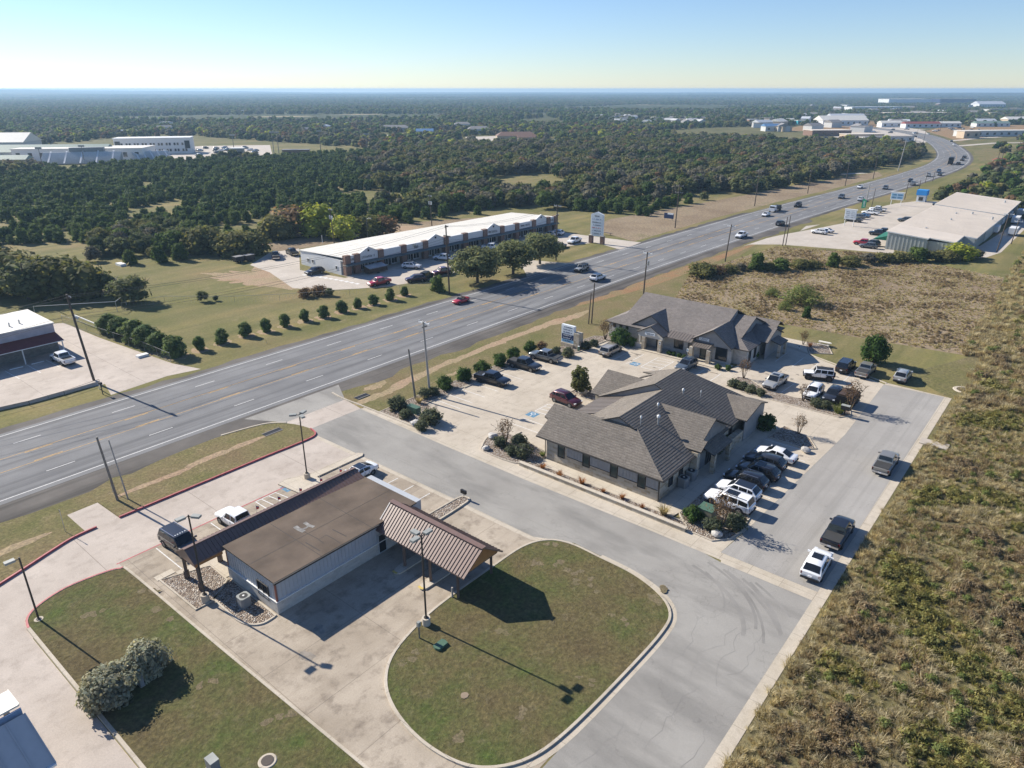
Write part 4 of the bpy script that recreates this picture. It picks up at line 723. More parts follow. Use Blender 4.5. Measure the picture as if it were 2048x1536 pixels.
# ------------------------------------------------------------------ drive-through branch in the foreground
bk = thing('drive_through_building', 'flat brown-roofed branch building with arcade and gabled drive-through canopy in the foreground', 'building', W(33, -50), TH)
mb = MB(); mb.abox(24.75, 41.2, -54.9, -46.7, 3.38, 3.5, 'dark_trim', 'flat_roof')
for a in (29.6, 35.4): mb.abox(a, a+0.06, -54.7, -46.75, 3.5, 3.506, 'dark_seal')
mb.abox(24.8, 41.1, -50.6, -50.55, 3.5, 3.507, 'dark_seal')
mb.build('roof', bk)
mb = MB()
for p in ([(640, 1048), (652, 1052)], ): pass
def seal(mb, pts, w, m, z): mb.strip([tuple(PX(u, v, 3.5)[:2]) for u, v in pts], w, z, m)
seal(mb, [(590, 1053), (597, 1058), (608, 1063)], 0.45, 'roof_sealant', 3.509); seal(mb, [(609, 1045), (618, 1051), (628, 1054)], 0.36, 'roof_sealant', 3.509); seal(mb, [(603, 1059), (612, 1056), (619, 1050)], 0.2, 'roof_sealant', 3.512)
seal(mb, [(609, 1064), (638, 1079), (652, 1070), (666, 1077), (680, 1086)], 0.09, 'dark_seal', 3.509); seal(mb, [(611, 1085), (640, 1102)], 0.12, 'dark_seal', 3.509); seal(mb, [(665, 1059), (693, 1073)], 0.12, 'dark_seal', 3.509); seal(mb, [(638, 1080), (648, 1087)], 0.1, 'dark_seal', 3.512)
mb.build('roof_patch', bk)
mb = MB(); mb.abox(24.95, 42.0, -54.7, -46.95, 1.3, 3.37, 'bank_siding')
for k in range(20): mb.abox(24.91, 24.95, -54.6+k*0.4, -54.54+k*0.4, 1.32, 3.36, 'bank_siding')
for k in range(30): mb.abox(25.1+k*0.4, 25.16+k*0.4, -46.95, -46.91, 1.32, 3.36, 'bank_siding')
mb.build('siding', bk)
mb = MB(); mb.abox(24.85, 42.1, -54.8, -46.85, 0, 1.25, 'pale_stone'); mb.build('stone_base', bk, uv=True)
mb = MB(); mb.abox(24.8, 42.15, -54.85, -46.8, 1.25, 1.33, 'white_trim'); mb.build('sill_course', bk)
mb = MB(); mb.abox(24.88, 25.02, -47.02, -46.86, 1.34, 3.37, 'rust_trim'); mb.build('corner_trim', bk); mb = MB(); mb.abox(24.88, 25.02, -54.76, -54.6, 1.34, 3.37, 'rust_trim'); mb.build('corner_trim', bk)
mb = MB(); mb.bar(W(24.7, -46.62, 3.40), W(36.2, -46.62, 3.40), 0.14, 0.16, 'dark_trim')
mb.bar(W(24.7, -46.7, 3.29), W(36.2, -46.7, 3.29), 0.05, 0.06, 'rust_trim'); mb.build('gutter', bk)
window(bk, W(24.9, -48.9, 0.85), BX, nA, 1.7, 1.5, 'dark_trim', 'pane', bars=(1, 0)); window(bk, W(36.6, -46.86, 0.05), AX, nB, 1.0, 2.1, 'bank_siding', 'pane', 'door'); window(bk, W(39.2, -46.84, 1.0), AX, nB, 1.8, 1.2, 'dark_trim', 'pane', bars=(1, 0))
mb = MB()
ribbed(mb, (21.9, -56.2, 4.15), (41.0, -56.2, 4.15), (41.0, -54.7, 3.52), (21.9, -54.7, 3.2), 'brown_metal', 48, 0.04); ribbed(mb, (21.9, -56.2, 4.15), (41.0, -56.2, 4.15), (41.0, -58.3, 2.9), (21.9, -58.3, 2.9), 'brown_metal', 48, 0.04)
mb.bar(W(21.85, -56.2, 4.17), W(41.05, -56.2, 4.17), 0.3, 0.06, 'brown_metal'); wall(mb, [(22.0, -58.2, 2.8), (22.0, -56.2, 4.05), (22.0, -54.8, 3.1), (22.0, -54.8, 2.8)], 'brown_metal', 0.06); mb.build('arcade_roof', bk)
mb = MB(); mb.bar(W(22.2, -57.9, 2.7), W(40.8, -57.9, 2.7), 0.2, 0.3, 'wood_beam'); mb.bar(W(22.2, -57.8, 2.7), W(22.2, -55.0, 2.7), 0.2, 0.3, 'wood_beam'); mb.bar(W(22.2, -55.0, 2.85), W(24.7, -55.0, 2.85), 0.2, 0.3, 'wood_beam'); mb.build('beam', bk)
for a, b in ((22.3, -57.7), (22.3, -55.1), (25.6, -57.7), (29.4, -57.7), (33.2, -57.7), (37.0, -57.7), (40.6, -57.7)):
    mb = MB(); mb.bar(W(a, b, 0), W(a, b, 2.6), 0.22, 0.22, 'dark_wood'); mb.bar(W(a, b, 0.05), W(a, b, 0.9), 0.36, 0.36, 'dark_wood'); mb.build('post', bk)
mb = MB(); ribbed(mb, (38.6, -47.4, 4.65), (38.6, -35.3, 4.65), (36.0, -35.3, 2.85), (36.0, -47.0, 2.85), 'brown_metal', 32, 0.05); ribbed(mb, (38.6, -47.4, 4.65), (38.6, -35.3, 4.65), (41.2, -35.3, 2.85), (41.2, -47.0, 2.85), 'brown_metal', 32, 0.05)
mb.bar(W(38.6, -47.5, 4.68), W(38.6, -35.25, 4.68), 0.55, 0.05, 'brown_metal'); mb.build('canopy_roof', bk)
mb = MB(); wall(mb, [(36.2, -35.75, 2.75), (41.0, -35.75, 2.75), (41.0, -35.75, 2.9), (38.6, -35.75, 4.5), (36.2, -35.75, 2.9)], 'wood_beam', 0.08); mb.build('canopy_gable', bk)
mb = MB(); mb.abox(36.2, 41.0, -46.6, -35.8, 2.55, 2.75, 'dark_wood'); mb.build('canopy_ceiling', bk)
mb = MB(); mb.bar(W(38.55, -47.45, 4.62), W(36.0, -47.1, 2.82), 0.06, 0.14, 'white_trim'); mb.build('rake_trim', bk)
for a, b in ((36.35, -36.4), (40.8, -36.4), (36.35, -43.4), (40.8, -43.4), (36.35, -39.9), (40.8, -39.9)):
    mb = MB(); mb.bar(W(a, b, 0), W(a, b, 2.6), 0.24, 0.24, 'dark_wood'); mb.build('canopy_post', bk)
for b in (-43.4, -39.9):
    k = thing('teller_island', 'low yellow-nosed kerb island under the drive-through canopy, %s' % ('next to the building' if b < -42 else 'out towards the lawn'), 'kerb island', W(38.5, b), TH)
    mb = MB(); mb.prism([W(*p) for p in smooth([(35.2, b-0.1), (35.0, b), (35.2, b+0.35), (36, b+0.5), (41.5, b+0.5), (42.0, b), (41.5, b-0.5), (36, b-0.5)], 3, True)], 0, 0.17, 'walk_concrete'); mb.build('slab', k)
    mb = MB(); mb.strip(ab([(35.1, b-0.3), (35.05, b), (35.1, b+0.3)]), 0.25, 0.175, 'bollard_yellow'); mb.build('painted_nose', k)
# ------------------------------------------------------------------ shopping strip across the highway
E0 = Vector(W(104.3, -139.3)); E1 = Vector(W(185.5, -135.4)); ex = (E1-E0).normalized(); ey = Vector((-ex.y, ex.x, 0))
def Q(x, y, z): p = E0 + ex*x + ey*y; return Vector((p.x, p.y, z))
def qx(u, v, z=4.7): return (PX(u, v, z) - E0).dot(ex)
ml = thing('shopping_strip', 'long single-storey row of shops with white roof, brick piers and small gables across the highway', 'building', Q(40, 9, 0), math.atan2(ex.y, ex.x))
LX = 81.0
mb = MB(); top = [Q(0, 0.5, 4.55), Q(LX, 0.5, 4.55), Q(LX, 19.4, 3.75), Q(-0.2, 19.4, 3.75)]; mb.add(top, [[0, 1, 2, 3]], 'white_roof'); mb.add([p - UP*0.15 for p in top], [[3, 2, 1, 0]], 'white_trim')
mb.add(top + [p - UP*0.15 for p in top], [[i, 4+i, 4+(i+1) % 4, (i+1) % 4] for i in range(4)], 'white_trim')
for k in range(54):
    x = 0.7 + k*1.5; mb.bar(Q(x, 0.6, 4.56), Q(x, 19.3, 3.77), 0.07, 0.05, 'white_roof')
mb.build('roof', ml)
mb = MB(); mb.prism([Q(0, 1.4, 0)[:2], Q(LX, 1.4, 0)[:2], Q(LX, 19.0, 0)[:2], Q(0, 19.0, 0)[:2]], 0, 3.55, 'white_wall'); mb.prism([Q(0, 0.4, 0)[:2], Q(0.2, 0.4, 0)[:2], Q(0.2, 19, 0)[:2], Q(0, 19, 0)[:2]], 3.55, 3.7, 'white_wall'); mb.build('wall', ml)
pu = [(692, 523), (734, 513), (779, 503), (821, 493), (862, 484), (899, 475), (935, 467), (972, 459), (1004, 452), (1032, 446), (1062, 439), (1088, 433), (1111, 428)]
pxs = [qx(u, v, 4.9) for u, v in pu]; pxs[0] = 0.9; pxs[-1] = LX-0.7
mb = MB()
for x in pxs: mb.prism([Q(x-0.8, -0.55, 0)[:2], Q(x+0.8, -0.55, 0)[:2], Q(x+0.8, 0.6, 0)[:2], Q(x-0.8, 0.6, 0)[:2]], 0, 4.95, 'brown_brick')
for i, x in enumerate(pxs):
    p = MB(); p.prism([Q(x-0.8, -0.55, 0)[:2], Q(x+0.8, -0.55, 0)[:2], Q(x+0.8, 0.6, 0)[:2], Q(x-0.8, 0.6, 0)[:2]], 0, 4.95, 'brown_brick'); f = p.build('brick_pier', ml, uv=True)
    p = MB(); p.prism([Q(x-0.86, -0.61, 0)[:2], Q(x+0.86, -0.61, 0)[:2], Q(x+0.86, 0.61, 0)[:2], Q(x-0.86, 0.61, 0)[:2]], 2.55, 2.7, 'walk_concrete'); p.build('band', f)
gab = {1, 4, 7, 10}; signs = {0: ('sign_ink', 13, 0.5, 0.75), 1: ('sign_ink', 11, 0.5, 0.8), 3: ('sign_ink', 7, 0.8, 0.45), 7: ('sign_ink', 6, 0.6, 0.6), 9: ('sign_ink', 10, 0.5, 0.7), 11: ('sign_ink', 9, 0.55, 0.75)}
for i in range(12):
    x0, x1 = pxs[i]+0.81, pxs[i+1]-0.81; xm = (x0+x1)/2; p = MB(); n = -ey*0.12
    pts = [Q(x0, -0.2, 3.0), Q(x1, -0.2, 3.0), Q(x1, -0.2, 4.75)] + ([Q(xm, -0.2, 6.05)] if i in gab else []) + [Q(x0, -0.2, 4.75)]
    k = len(pts); p.add(pts + [q - n*4 for q in pts], [list(range(k)), list(range(k, 2*k))[::-1]] + [[(j+1) % k, j, k+j, k+(j+1) % k] for j in range(k)], 'white_wall')
    if i in gab:
        for aa, bb in ((x0-0.15, xm), (x1+0.15, xm)): p.bar(Q(aa, -0.1, 4.78), Q(bb, -0.1, 6.12), 0.5, 0.09, 'white_trim')
        p.obox(Q(xm, -0.24, 5.25), ex, UP, ey, 0.25, 0.25, 0.03, 'dark_grille')
    f = p.build('sign_panel', ml)
    if i in signs:
        m, nn, hh, ww = signs[i]; p = MB(); W_ = (x1-x0)*ww; marks(p, Q(xm, -0.26, 3.8), ex, UP, -ey, W_, hh, m, 20+i, nn)
        if i in (3, 7): marks(p, Q(xm - (1.4 if i == 7 else 0), -0.26, 4.35 if i == 3 else 3.9), ex, UP, -ey, W_*0.45, hh*0.9, 'bollard_yellow' if i == 3 else m, 50+i, 4)
        p.build('lettering', f)
    window(ml, Q(x0 + (x1-x0)*0.25, 1.38, 0.35), ex, -ey, (x1-x0)*0.42, 2.1, 'white_trim', 'pane', 'shop_window', (2, 0)); window(ml, Q(x0 + (x1-x0)*0.79, 1.38, 0.35), ex, -ey, (x1-x0)*0.36, 2.1, 'white_trim', 'pane', 'shop_window', (1, 0)); window(ml, Q(x0 + (x1-x0)*0.54, 1.38, 0.05), ex, -ey, 1.15, 2.4, 'white_trim', 'pane', 'door')
mb = MB(); P = [Q(0.1, 0.2, 3.0), Q(LX, 0.2, 3.0), Q(LX, -1.3, 2.72), Q(0.1, -1.3, 2.72)]; mb.add(P + [p - UP*0.28 for p in P], [[0, 1, 2, 3], [7, 6, 5, 4]] + [[i, 4+i, 4+(i+1) % 4, (i+1) % 4] for i in range(4)], 'teal_awning'); mb.build('awning', ml)
mb = MB(); mb.prism([Q(0, -3.0, 0)[:2], Q(LX, -3.0, 0)[:2], Q(LX, 1.4, 0)[:2], Q(0, 1.4, 0)[:2]], 0, 0.13, 'far_concrete'); mb.build('pavement', ml)
for y, w in ((3.2, 0.8), (13.5, 0.9), (15.6, 0.9)): window(ml, Q(-0.02, y, 1.2), ey, -ex, w, 0.9, 'white_trim', 'pane')
# ------------------------------------------------------------------ metal warehouse on the right
wh = thing('metal_warehouse', 'long ribbed-metal warehouse with flat tan roof beyond the dry field on the right', 'building', W(270, -37), TH)
mb = MB()
def ribwall(mb, a0, b0, a1, b1, z0, z1, m, step=1.0):
    p, q = W(a0, b0), W(a1, b1); d = q-p; L = d.length; d.normalize(); n = Vector((d.y, -d.x, 0)); k = 0.3
    while k < L: mb.bar(p + d*k + n*0.06 + UP*z0, p + d*k + n*0.06 + UP*(z0 + (z1-z0)), 0.42, 0.12, m, n); k += step
mb.prism([W(222.6, -47), W(222.6, -36.8), W(224.2, -36.8), W(224.2, -30.4), W(236, -30.4), W(236, -27.4), W(252, -27.4), W(252, -27.0), W(325, -27.0), W(325, -47)], 0, 3.3, 'ware_wall')
mb.add([W(222.6, -47, 3.3), W(222.6, -36.8, 3.3), W(222.6, -36.8, 4.15), W(222.6, -47, 5.0)], [[0, 1, 2, 3]], 'ware_wall'); mb.add([W(222.6, -47, 3.3), W(325, -47, 3.3), W(325, -47, 5.0), W(222.6, -47, 5.0)], [[3, 2, 1, 0]], 'ware_wall')
ribwall(mb, 222.6, -47, 222.6, -36.8, 0, 4.2, 'ware_wall'); ribwall(mb, 224.2, -36.6, 224.2, -30.4, 0, 3.1, 'ware_wall'); ribwall(mb, 224.2, -30.4, 236, -30.4, 0, 3.1, 'ware_wall'); ribwall(mb, 236, -27.4, 325, -27.0, 0, 3.0, 'ware_wall'); mb.build('wall', wh)
mb = MB()
for P in ([(222.3, -47.4, 5.1), (285.8, -47.4, 5.1), (285.8, -26.6, 3.5), (236, -27, 3.5), (236, -30.2, 3.75), (224.0, -30.2, 3.75), (224.0, -36.6, 4.25), (222.3, -36.6, 4.25)], [(286.0, -47.6, 5.35), (325.4, -47.6, 5.35), (325.4, -26.4, 3.8), (286.0, -26.4, 3.8)]): slab(mb, P, 'tan_roof', 0.3, 'white_trim')
for k in range(48):
    a = 237 + k*1.8
    mb.bar(W(a, -47.3, 5.12 if a < 285.5 else 5.37), W(a, -26.8, 3.54 if a < 285.5 else 3.84), 0.1, 0.05, 'tan_roof')
mb.abox(254, 254.5, -46.5, -28, 3.5, 3.56, 'tan_roof'); mb.build('roof', wh)
mb = MB(); slab(mb, [(223, -47.05, 3.6), (320, -47.05, 3.6), (320, -50.6, 2.4), (223, -50.6, 2.4)], 'green_metal', 0.15, 'green_metal'); wall(mb, [(223, -47.1, 3.5), (223, -50.5, 2.3), (223, -47.1, 2.3)], 'green_metal', 0.05); mb.build('awning', wh)
for k in range(6):
    p = PX(*[(1985, 437), (1912, 428), (1945, 427), (1852, 458), (1902, 440), (2010, 404)][k], 4.3); mb = MB(); mb.tube(p - UP*0.3, p + UP*0.5, 0.3, 0.3, 'galv'); mb.build('roof_vent', wh)
# ------------------------------------------------------------------ white building, far left
lb = thing('white_commercial_building', 'flat white-roofed building with dark red awning at the left edge, beyond the highway', 'building', W(25, -140), TH)
mb = MB(); mb.abox(-6, 39.3, -147, -135, 0, 4.9, 'mauve_wall'); mb.build('wall', lb)
mb = MB(); mb.abox(-6.1, 39.45, -147.2, -134.85, 4.9, 5.05, 'white_trim', 'white_roof'); mb.build('roof', lb)
mb = MB(); slab(mb, [(-6, -135, 3.35), (39.3, -135, 3.35), (39.3, -131.5, 2.65), (-6, -131.5, 2.65)], 'red_awning', 0.12, 'white_trim'); mb.build('awning', lb)
mb = MB(); mb.abox(-6, 39.2, -134.95, -134.7, 0, 1.9, 'grey_block'); mb.build('block_wall', lb, uv=True)
for a in (11, 18.4, 25.8, 33.0, 39.0):
    mb = MB(); mb.bar(W(a, -131.7, 0), W(a, -131.7, 2.6), 0.14, 0.14, 'white_trim'); mb.build('post', lb)
for u, v in ((39, 647), (19, 653)):
    p = PX(u, v, 5.05); mb = MB(); mb.tube(p, p + UP*0.7, 0.14, 0.14, 'galv'); mb.build('roof_vent', lb)
# ------------------------------------------------------------------ grey metal roof in the near left corner
gc = thing('metal_roof_canopy', 'pale ribbed metal roof cut off by the lower left corner of the view', 'canopy', W(2, -45), TH)
mb = MB(); P5 = lambda u, v, z: (*AB(u, v, z), z)
ribbed(mb, (-7, -48.9, 4.9), (6.15, -48.9, 4.9), (6.15, -46.6, 5.2), (-7, -46.6, 5.2), 'white_roof', 7); ribbed(mb, (-7, -46.1, 4.75), (6.2, -46.1, 4.75), (6.5, -43.4, 2.1), (-7, -43.4, 2.1), 'bank_siding', 12, 0.06); mb.bar(W(-7, -43.35, 2.05), W(6.5, -43.35, 2.05), 0.15, 0.16, 'white_trim'); mb.build('roof', gc)
mb = MB(); wall(mb, [(-7, -46.4, 4.4), (6.15, -46.4, 4.4), (6.15, -46.4, 5.05), (-7, -46.4, 5.05)], 'blue_trim', 0.1); mb.build('cap_shadow', gc)  # blue strip: shadow below the raised roof cap, put into the colour
for a, b in ((5.6, -48.3), (5.6, -43.9), (-4, -48.3), (-4, -43.9)):
    mb = MB(); mb.bar(W(a, b, 0), W(a, b, 4.6 if b < -45 else 2.1), 0.25, 0.25, 'pale_pole'); mb.build('post', gc)
# ------------------------------------------------------------------ school grounds far left
sch = PX(309, 308); sx = (PX(386, 307) - PX(233, 310)).normalized(); sy = Vector((-sx.y, sx.x, 0))
def farbox(par, name, c, w, d, h, wm, rm, dx=sx, roof='flat', ov=0.4):
    dy = Vector((-dx.y, dx.x, 0)); c = Vector(c); mb = MB(); F = [c + dx*(i*w/2) + dy*(j*d/2) for i, j in ((-1, -1), (1, -1), (1, 1), (-1, 1))]; mb.prism([p[:2] for p in F], 0, h, wm); mb.build('wall', par)
    mb = MB(); G = [c + dx*(i*(w/2+ov)) + dy*(j*(d/2+ov)) for i, j in ((-1, -1), (1, -1), (1, 1), (-1, 1))]
    if roof == 'flat': mb.prism([p[:2] for p in G], h, h+0.4, rm)
    else:
        rz = h + d*0.22; r0, r1 = (G[0]+G[3])/2, (G[1]+G[2])/2; ins = dx*(d*0.35 if roof == 'hip' else 0)
        V = [p + UP*h for p in G] + [r0 + ins + UP*rz, r1 - ins + UP*rz]; mb.add(V, [[0, 1, 5, 4], [2, 3, 4, 5], [1, 2, 5], [3, 0, 4], [3, 2, 1, 0]], rm)
    mb.build('roof', par)
sc = thing('school_building', 'three-storey cream block with rows of paired windows behind the bleachers', 'building', sch, math.atan2(sx.y, sx.x))
L = (PX(386, 307) - PX(233, 310)).length; farbox(sc, 'school', sch + sy*8, L, 16, 10.3, 'school_wall', 'white_trim')
for r in range(2):
    for k in range(9):
        for e in (-0.9, 0.9): window(sc, sch - sx*(L/2) + sx*(L*(k+0.75)/9.6 + e*1.1) + UP*(1.6+r*4.0), sx, -sy, 1.3, 1.7, 'dark_trim', 'pane')
for e in (-1, 1): window(sc, sch + sx*(e*(L/2-2.3)) + UP*3.4, sx, -sy, 3.4, 5.2, 'dark_trim', 'pane', bars=(1, 1))
# ------------------------------------------------------------------ plants
def leaves(name, blobs, n, size, seed, mat, core=0.72, up=0.35, shell=0.55, stems=None, aspect=1.5, var=0.33):
    """foliage of many small quads spread through the volume of the blobs (x, y, z, rx, ry, rz)"""
    g = np.random.default_rng(seed); B = np.array(blobs, float); w = (B[:, 3]*B[:, 4]*B[:, 5])**(2/3); idx = g.choice(len(B), n, p=w/w.sum())
    d = g.normal(size=(n, 3)); d /= np.linalg.norm(d, axis=1)[:, None]; rad = (shell + (1.08-shell)*g.random(n)**0.6)[:, None]
    c = B[idx, :3] + d*B[idx, 3:]*rad; c[:, 2] = np.maximum(c[:, 2], 0.03)
    nr = d*1.0 + g.normal(size=(n, 3))*0.42; nr[:, 2] += up; nr /= np.linalg.norm(nr, axis=1)[:, None]
    t = np.cross(nr, g.normal(size=(n, 3))); t /= np.linalg.norm(t, axis=1)[:, None]; b = np.cross(nr, t)
    s = (size*(0.6 + 0.8*g.random(n)))[:, None]; t *= s*aspect*0.5; b *= s*0.5
    V = np.stack([c-t, c-b*0.9, c+t, c+b*0.9], 1).reshape(-1, 3); F = np.arange(4*n).reshape(-1, 4).tolist()
    lum = 1 + var*(2*g.random(n)-1) + 0.22*(2*g.random(len(B))-1)[idx]
    hue = 0.10*(2*g.random(n)-1); col = np.stack([lum*(1+hue), lum, lum*(1-hue*0.8), np.ones(n)], 1); cols = np.repeat(col, 4, 0)
    V = V.tolist(); k = 4*n; extra = []
    if core:
        bm = bmesh.new(); bmesh.ops.create_icosphere(bm, subdivisions=1, radius=1.0); iv = np.array([v.co[:] for v in bm.verts]); ifc = [[v.index for v in f.verts] for f in bm.faces]; bm.free()
        for q in B:
            p = q[:3] + iv*q[3:]*core*(1 + 0.18*g.normal(size=(len(iv), 1))); p[:, 2] = np.maximum(p[:, 2], 0.0)
            F += [[k + j for j in f] for f in ifc]; V += p.tolist(); k += len(iv); cc = 0.85 + 0.25*g.random(len(iv)); extra.append(np.stack([cc, cc, cc, np.ones_like(cc)], 1))
    me = bpy.data.meshes.new(name); me.from_pydata(V, [], F); me.materials.append(M[mat])
    at_ = me.color_attributes.new('Col', 'FLOAT_COLOR', 'POINT'); at_.data.foreach_set('color', np.concatenate([cols] + extra).astype(np.float32).ravel()); me.update(); return me
def blobset(seed, h, r, k, z0=0.25, cone=0.0, squash=0.75, size=0.5):
    g = random.Random(seed); out = [(0, 0, h*(z0 + (1-z0)*0.45), r*0.62, r*0.62, h*(1-z0)*0.42)]
    for i in range(k):
        t = (i+0.5)/k; z = h*(z0 + (0.93-z0)*t); a = i*2.4 + g.uniform(-0.5, 0.5); env = r*(1 - cone*t)*(1.0 if cone else math.sin(math.pi*(0.22+0.66*t)))
        rr = r*size*(1 - 0.5*cone*t)*g.uniform(0.75, 1.2); q = max(0.0, env-rr*0.75)*g.uniform(0.65, 1.05); out.append((q*math.cos(a), q*math.sin(a), min(z, h-rr*squash*0.9), rr, rr, rr*squash))
    return out
def trunk_mesh(name, h, r, limbs, seed, mat='bark', spread=0.5, z0=0.35):
    g = random.Random(seed); mb = MB(); p = Vector((0, 0, -0.1)); q = Vector((g.uniform(-.1, .1)*h*0.3, g.uniform(-.1, .1)*h*0.3, h*z0)); mb.tube(p, q, r, r*0.72, mat, 7)
    for i in range(limbs):
        a = i*2*math.pi/limbs + g.uniform(-0.4, 0.4); e = q + Vector((math.cos(a)*spread*h*g.uniform(.5, 1), math.sin(a)*spread*h*g.uniform(.5, 1), h*(0.85-z0)*g.uniform(0.5, 1))); m_ = q.lerp(e, 0.5) + Vector((0, 0, -h*0.03))
        mb.tube(q, m_, r*0.55, r*0.35, mat, 5, False); mb.tube(m_, e, r*0.35, r*0.1, mat, 5, False)
        for j in range(2):
            e2 = m_.lerp(e, 0.4+0.3*j) + Vector((g.uniform(-1, 1), g.uniform(-1, 1), g.uniform(0.2, 1)))*h*0.13; mb.tube(m_.lerp(e, 0.3+0.3*j), e2, r*0.22, r*0.06, mat, 4, False)
    o = mb.build(name); me = o.data; bpy.data.objects.remove(o); return me
def twig_mesh(name, h, r, seed, mat='twig', n=34):
    g = random.Random(seed); mb = MB()
    for i in range(6):
        a = i*1.05 + g.uniform(-.3, .3); q = Vector((math.cos(a)*r*0.35, math.sin(a)*r*0.35, h*0.45)); mb.tube((0.08*math.cos(a), 0.08*math.sin(a), 0), q, 0.04*h*0.4, 0.03*h*0.35, mat, 4, False)
        for j in range(n//6):
            e = q + Vector((math.cos(a)*g.uniform(-.2, .8) + g.uniform(-.5, .5), math.sin(a)*g.uniform(-.2, .8) + g.uniform(-.5, .5), 0))*r*0.8 + Vector((0, 0, h*g.uniform(0.15, 0.55))); mb.tube(q, e, 0.022, 0.012, mat, 3, False)
            for _ in range(3):
                m_ = q.lerp(e, g.uniform(.4, .9)); mb.tube(m_, m_ + Vector((g.uniform(-1, 1), g.uniform(-1, 1), g.uniform(0.1, 1)))*r*0.3, 0.014, 0.008, mat, 3, False)
    me0 = mb.build(name); me = me0.data; bpy.data.objects.remove(me0)
    c = me.color_attributes.new('Col', 'FLOAT_COLOR', 'POINT'); c.data.foreach_set('color', np.ones(len(me.vertices)*4, np.float32)); return me
def blades(name, n, h, r, w, seed, mat, lean=0.5, base=0.5, var=0.35):
    g = np.random.default_rng(seed); a = g.random(n)*6.283; q = np.sqrt(g.random(n))*r*base; x, y = q*np.cos(a), q*np.sin(a); a2 = a + g.normal(size=n)*0.6; hh = h*(0.45+0.55*g.random(n)); ln = lean*hh*(0.3+g.random(n))
    tx, ty = x + ln*np.cos(a2), y + ln*np.sin(a2); sx_, sy_ = -np.sin(a2 + g.normal(size=n))*w/2, np.cos(a2)*w/2
    mx, my, mz = x*0.5+tx*0.5 - 0.12*ln*np.cos(a2), y*0.5+ty*0.5 - 0.12*ln*np.sin(a2), hh*0.62
    V = np.stack([np.stack([x-sx_, y-sy_, 0*x-0.03], 1), np.stack([x+sx_, y+sy_, 0*x-0.03], 1), np.stack([mx+sx_*0.8, my+sy_*0.8, mz], 1), np.stack([tx, ty, hh*(1-0.12*lean)], 1), np.stack([mx-sx_*0.8, my-sy_*0.8, mz], 1)], 1).reshape(-1, 3)
    F = []
    for i in range(n): F += [[5*i, 5*i+1, 5*i+2, 5*i+4], [5*i+4, 5*i+2, 5*i+3]]
    me = bpy.data.meshes.new(name); me.from_pydata(V.tolist(), [], F); me.materials.append(M[mat]); l = 1 + var*(2*g.random(n)-1); col = np.repeat(np.stack([l, l, l*0.95, np.ones(n)], 1), 5, 0)
    c = me.color_attributes.new('Col', 'FLOAT_COLOR', 'POINT'); c.data.foreach_set('color', col.astype(np.float32).ravel()); return me
def place(name, me, loc, s, rz, label=None, cat=None, group=None):
    o = bpy.data.objects.new(name, me); C.objects.link(o); o.location = loc; o.rotation_euler = (0, 0, rz); o.scale = s if isinstance(s, tuple) else (s, s, s); return tag(o, label, cat, group)
def tree(name, crown, trunk, loc, s, rz, label, cat='tree', group=None):
    t = thing(name, label, cat, loc, rz, group); t.scale = s if isinstance(s, tuple) else (s, s, s)
    for nm, me in (('crown', crown), ('trunk', trunk)):
        o = bpy.data.objects.new(nm, me); C.objects.link(o); o.parent = t
    return t
# kinds (unit: metres as built, then scaled)
CEDAR = [leaves('cedar', blobset(i, 4.6, 2.5, 14, 0.06, 0.34 if i % 3 else 0.5, 0.9, 0.46), 1000, 0.33, i, 'cedar_leaf' if i % 3 else 'cedar_bright', 0.74, 0.3) for i in range(6)]
OAKC = [leaves('oak', blobset(20+i, 5.6, 3.4, 17, 0.25, 0, 0.7, 0.42), 1100, 0.38, 20+i, m, 0.7, 0.3) for i, m in enumerate(['oak_leaf', 'oak_leaf', 'olive_leaf', 'grey_leaf', 'cedar_leaf'])]
BIGOAK = [leaves('live_oak', blobset(40+i, 7.2, 5.2, 24, 0.34, 0, 0.62, 0.36), 4200, 0.34, 40+i, 'live_oak_leaf', 0.6, 0.45) for i in range(3)]
OAKT = [trunk_mesh('oak_trunk', 7.0, 0.3, 5, 50+i, 'bark', 0.45, 0.26) for i in range(2)]
LIME = leaves('lime_bush', blobset(60, 5.0, 3.6, 14, 0.05, 0, 0.9, 0.45), 1300, 0.36, 60, 'lime_leaf', 0.7); OLIV = leaves('olive_bush', blobset(61, 4.2, 3.3, 13, 0.05, 0, 0.8, 0.45), 1100, 0.36, 61, 'olive_leaf', 0.66); RUST = leaves('rust_bush', blobset(62, 3.8, 3.0, 12, 0.1, 0, 0.8, 0.45), 800, 0.34, 62, 'rust_leaf', 0.45)
SHRUB = [leaves('oleander', blobset(70+i, 2.9, 1.5, 12, 0.10, 0, 0.9, 0.42), 1600, 0.2, 70+i, 'shrub_leaf', 0.6, 0.7, shell=0.5, aspect=3.0) for i in range(3)]
HEDGE = [leaves('hedge', blobset(80+i, 1.5, 1.0, 8, 0.1, 0, 0.9, 0.52), 900, 0.13, 80+i, 'hedge_leaf', 0.75, 0.4) for i in range(2)]
SAGE = [leaves('sage', blobset(90+i, 1.1, 0.95, 9, 0.1, 0, 0.8, 0.5), 800, 0.12, 90+i, 'sage_leaf', 0.6, 0.4, aspect=2.2) for i in range(2)]
RSHRUB = leaves('russet', blobset(95, 1.3, 0.9, 8, 0.1, 0, 0.8, 0.5), 600, 0.12, 95, 'rust_leaf', 0.5, 0.4)
SILVER = [leaves('silver_bush', blobset(100+i, 2.6, 2.15, 18, 0.08, 0, 0.85, 0.42), 5200, 0.19, 100+i, 'silver_leaf', 0.7, 0.45, shell=0.6, var=0.45) for i in range(2)]
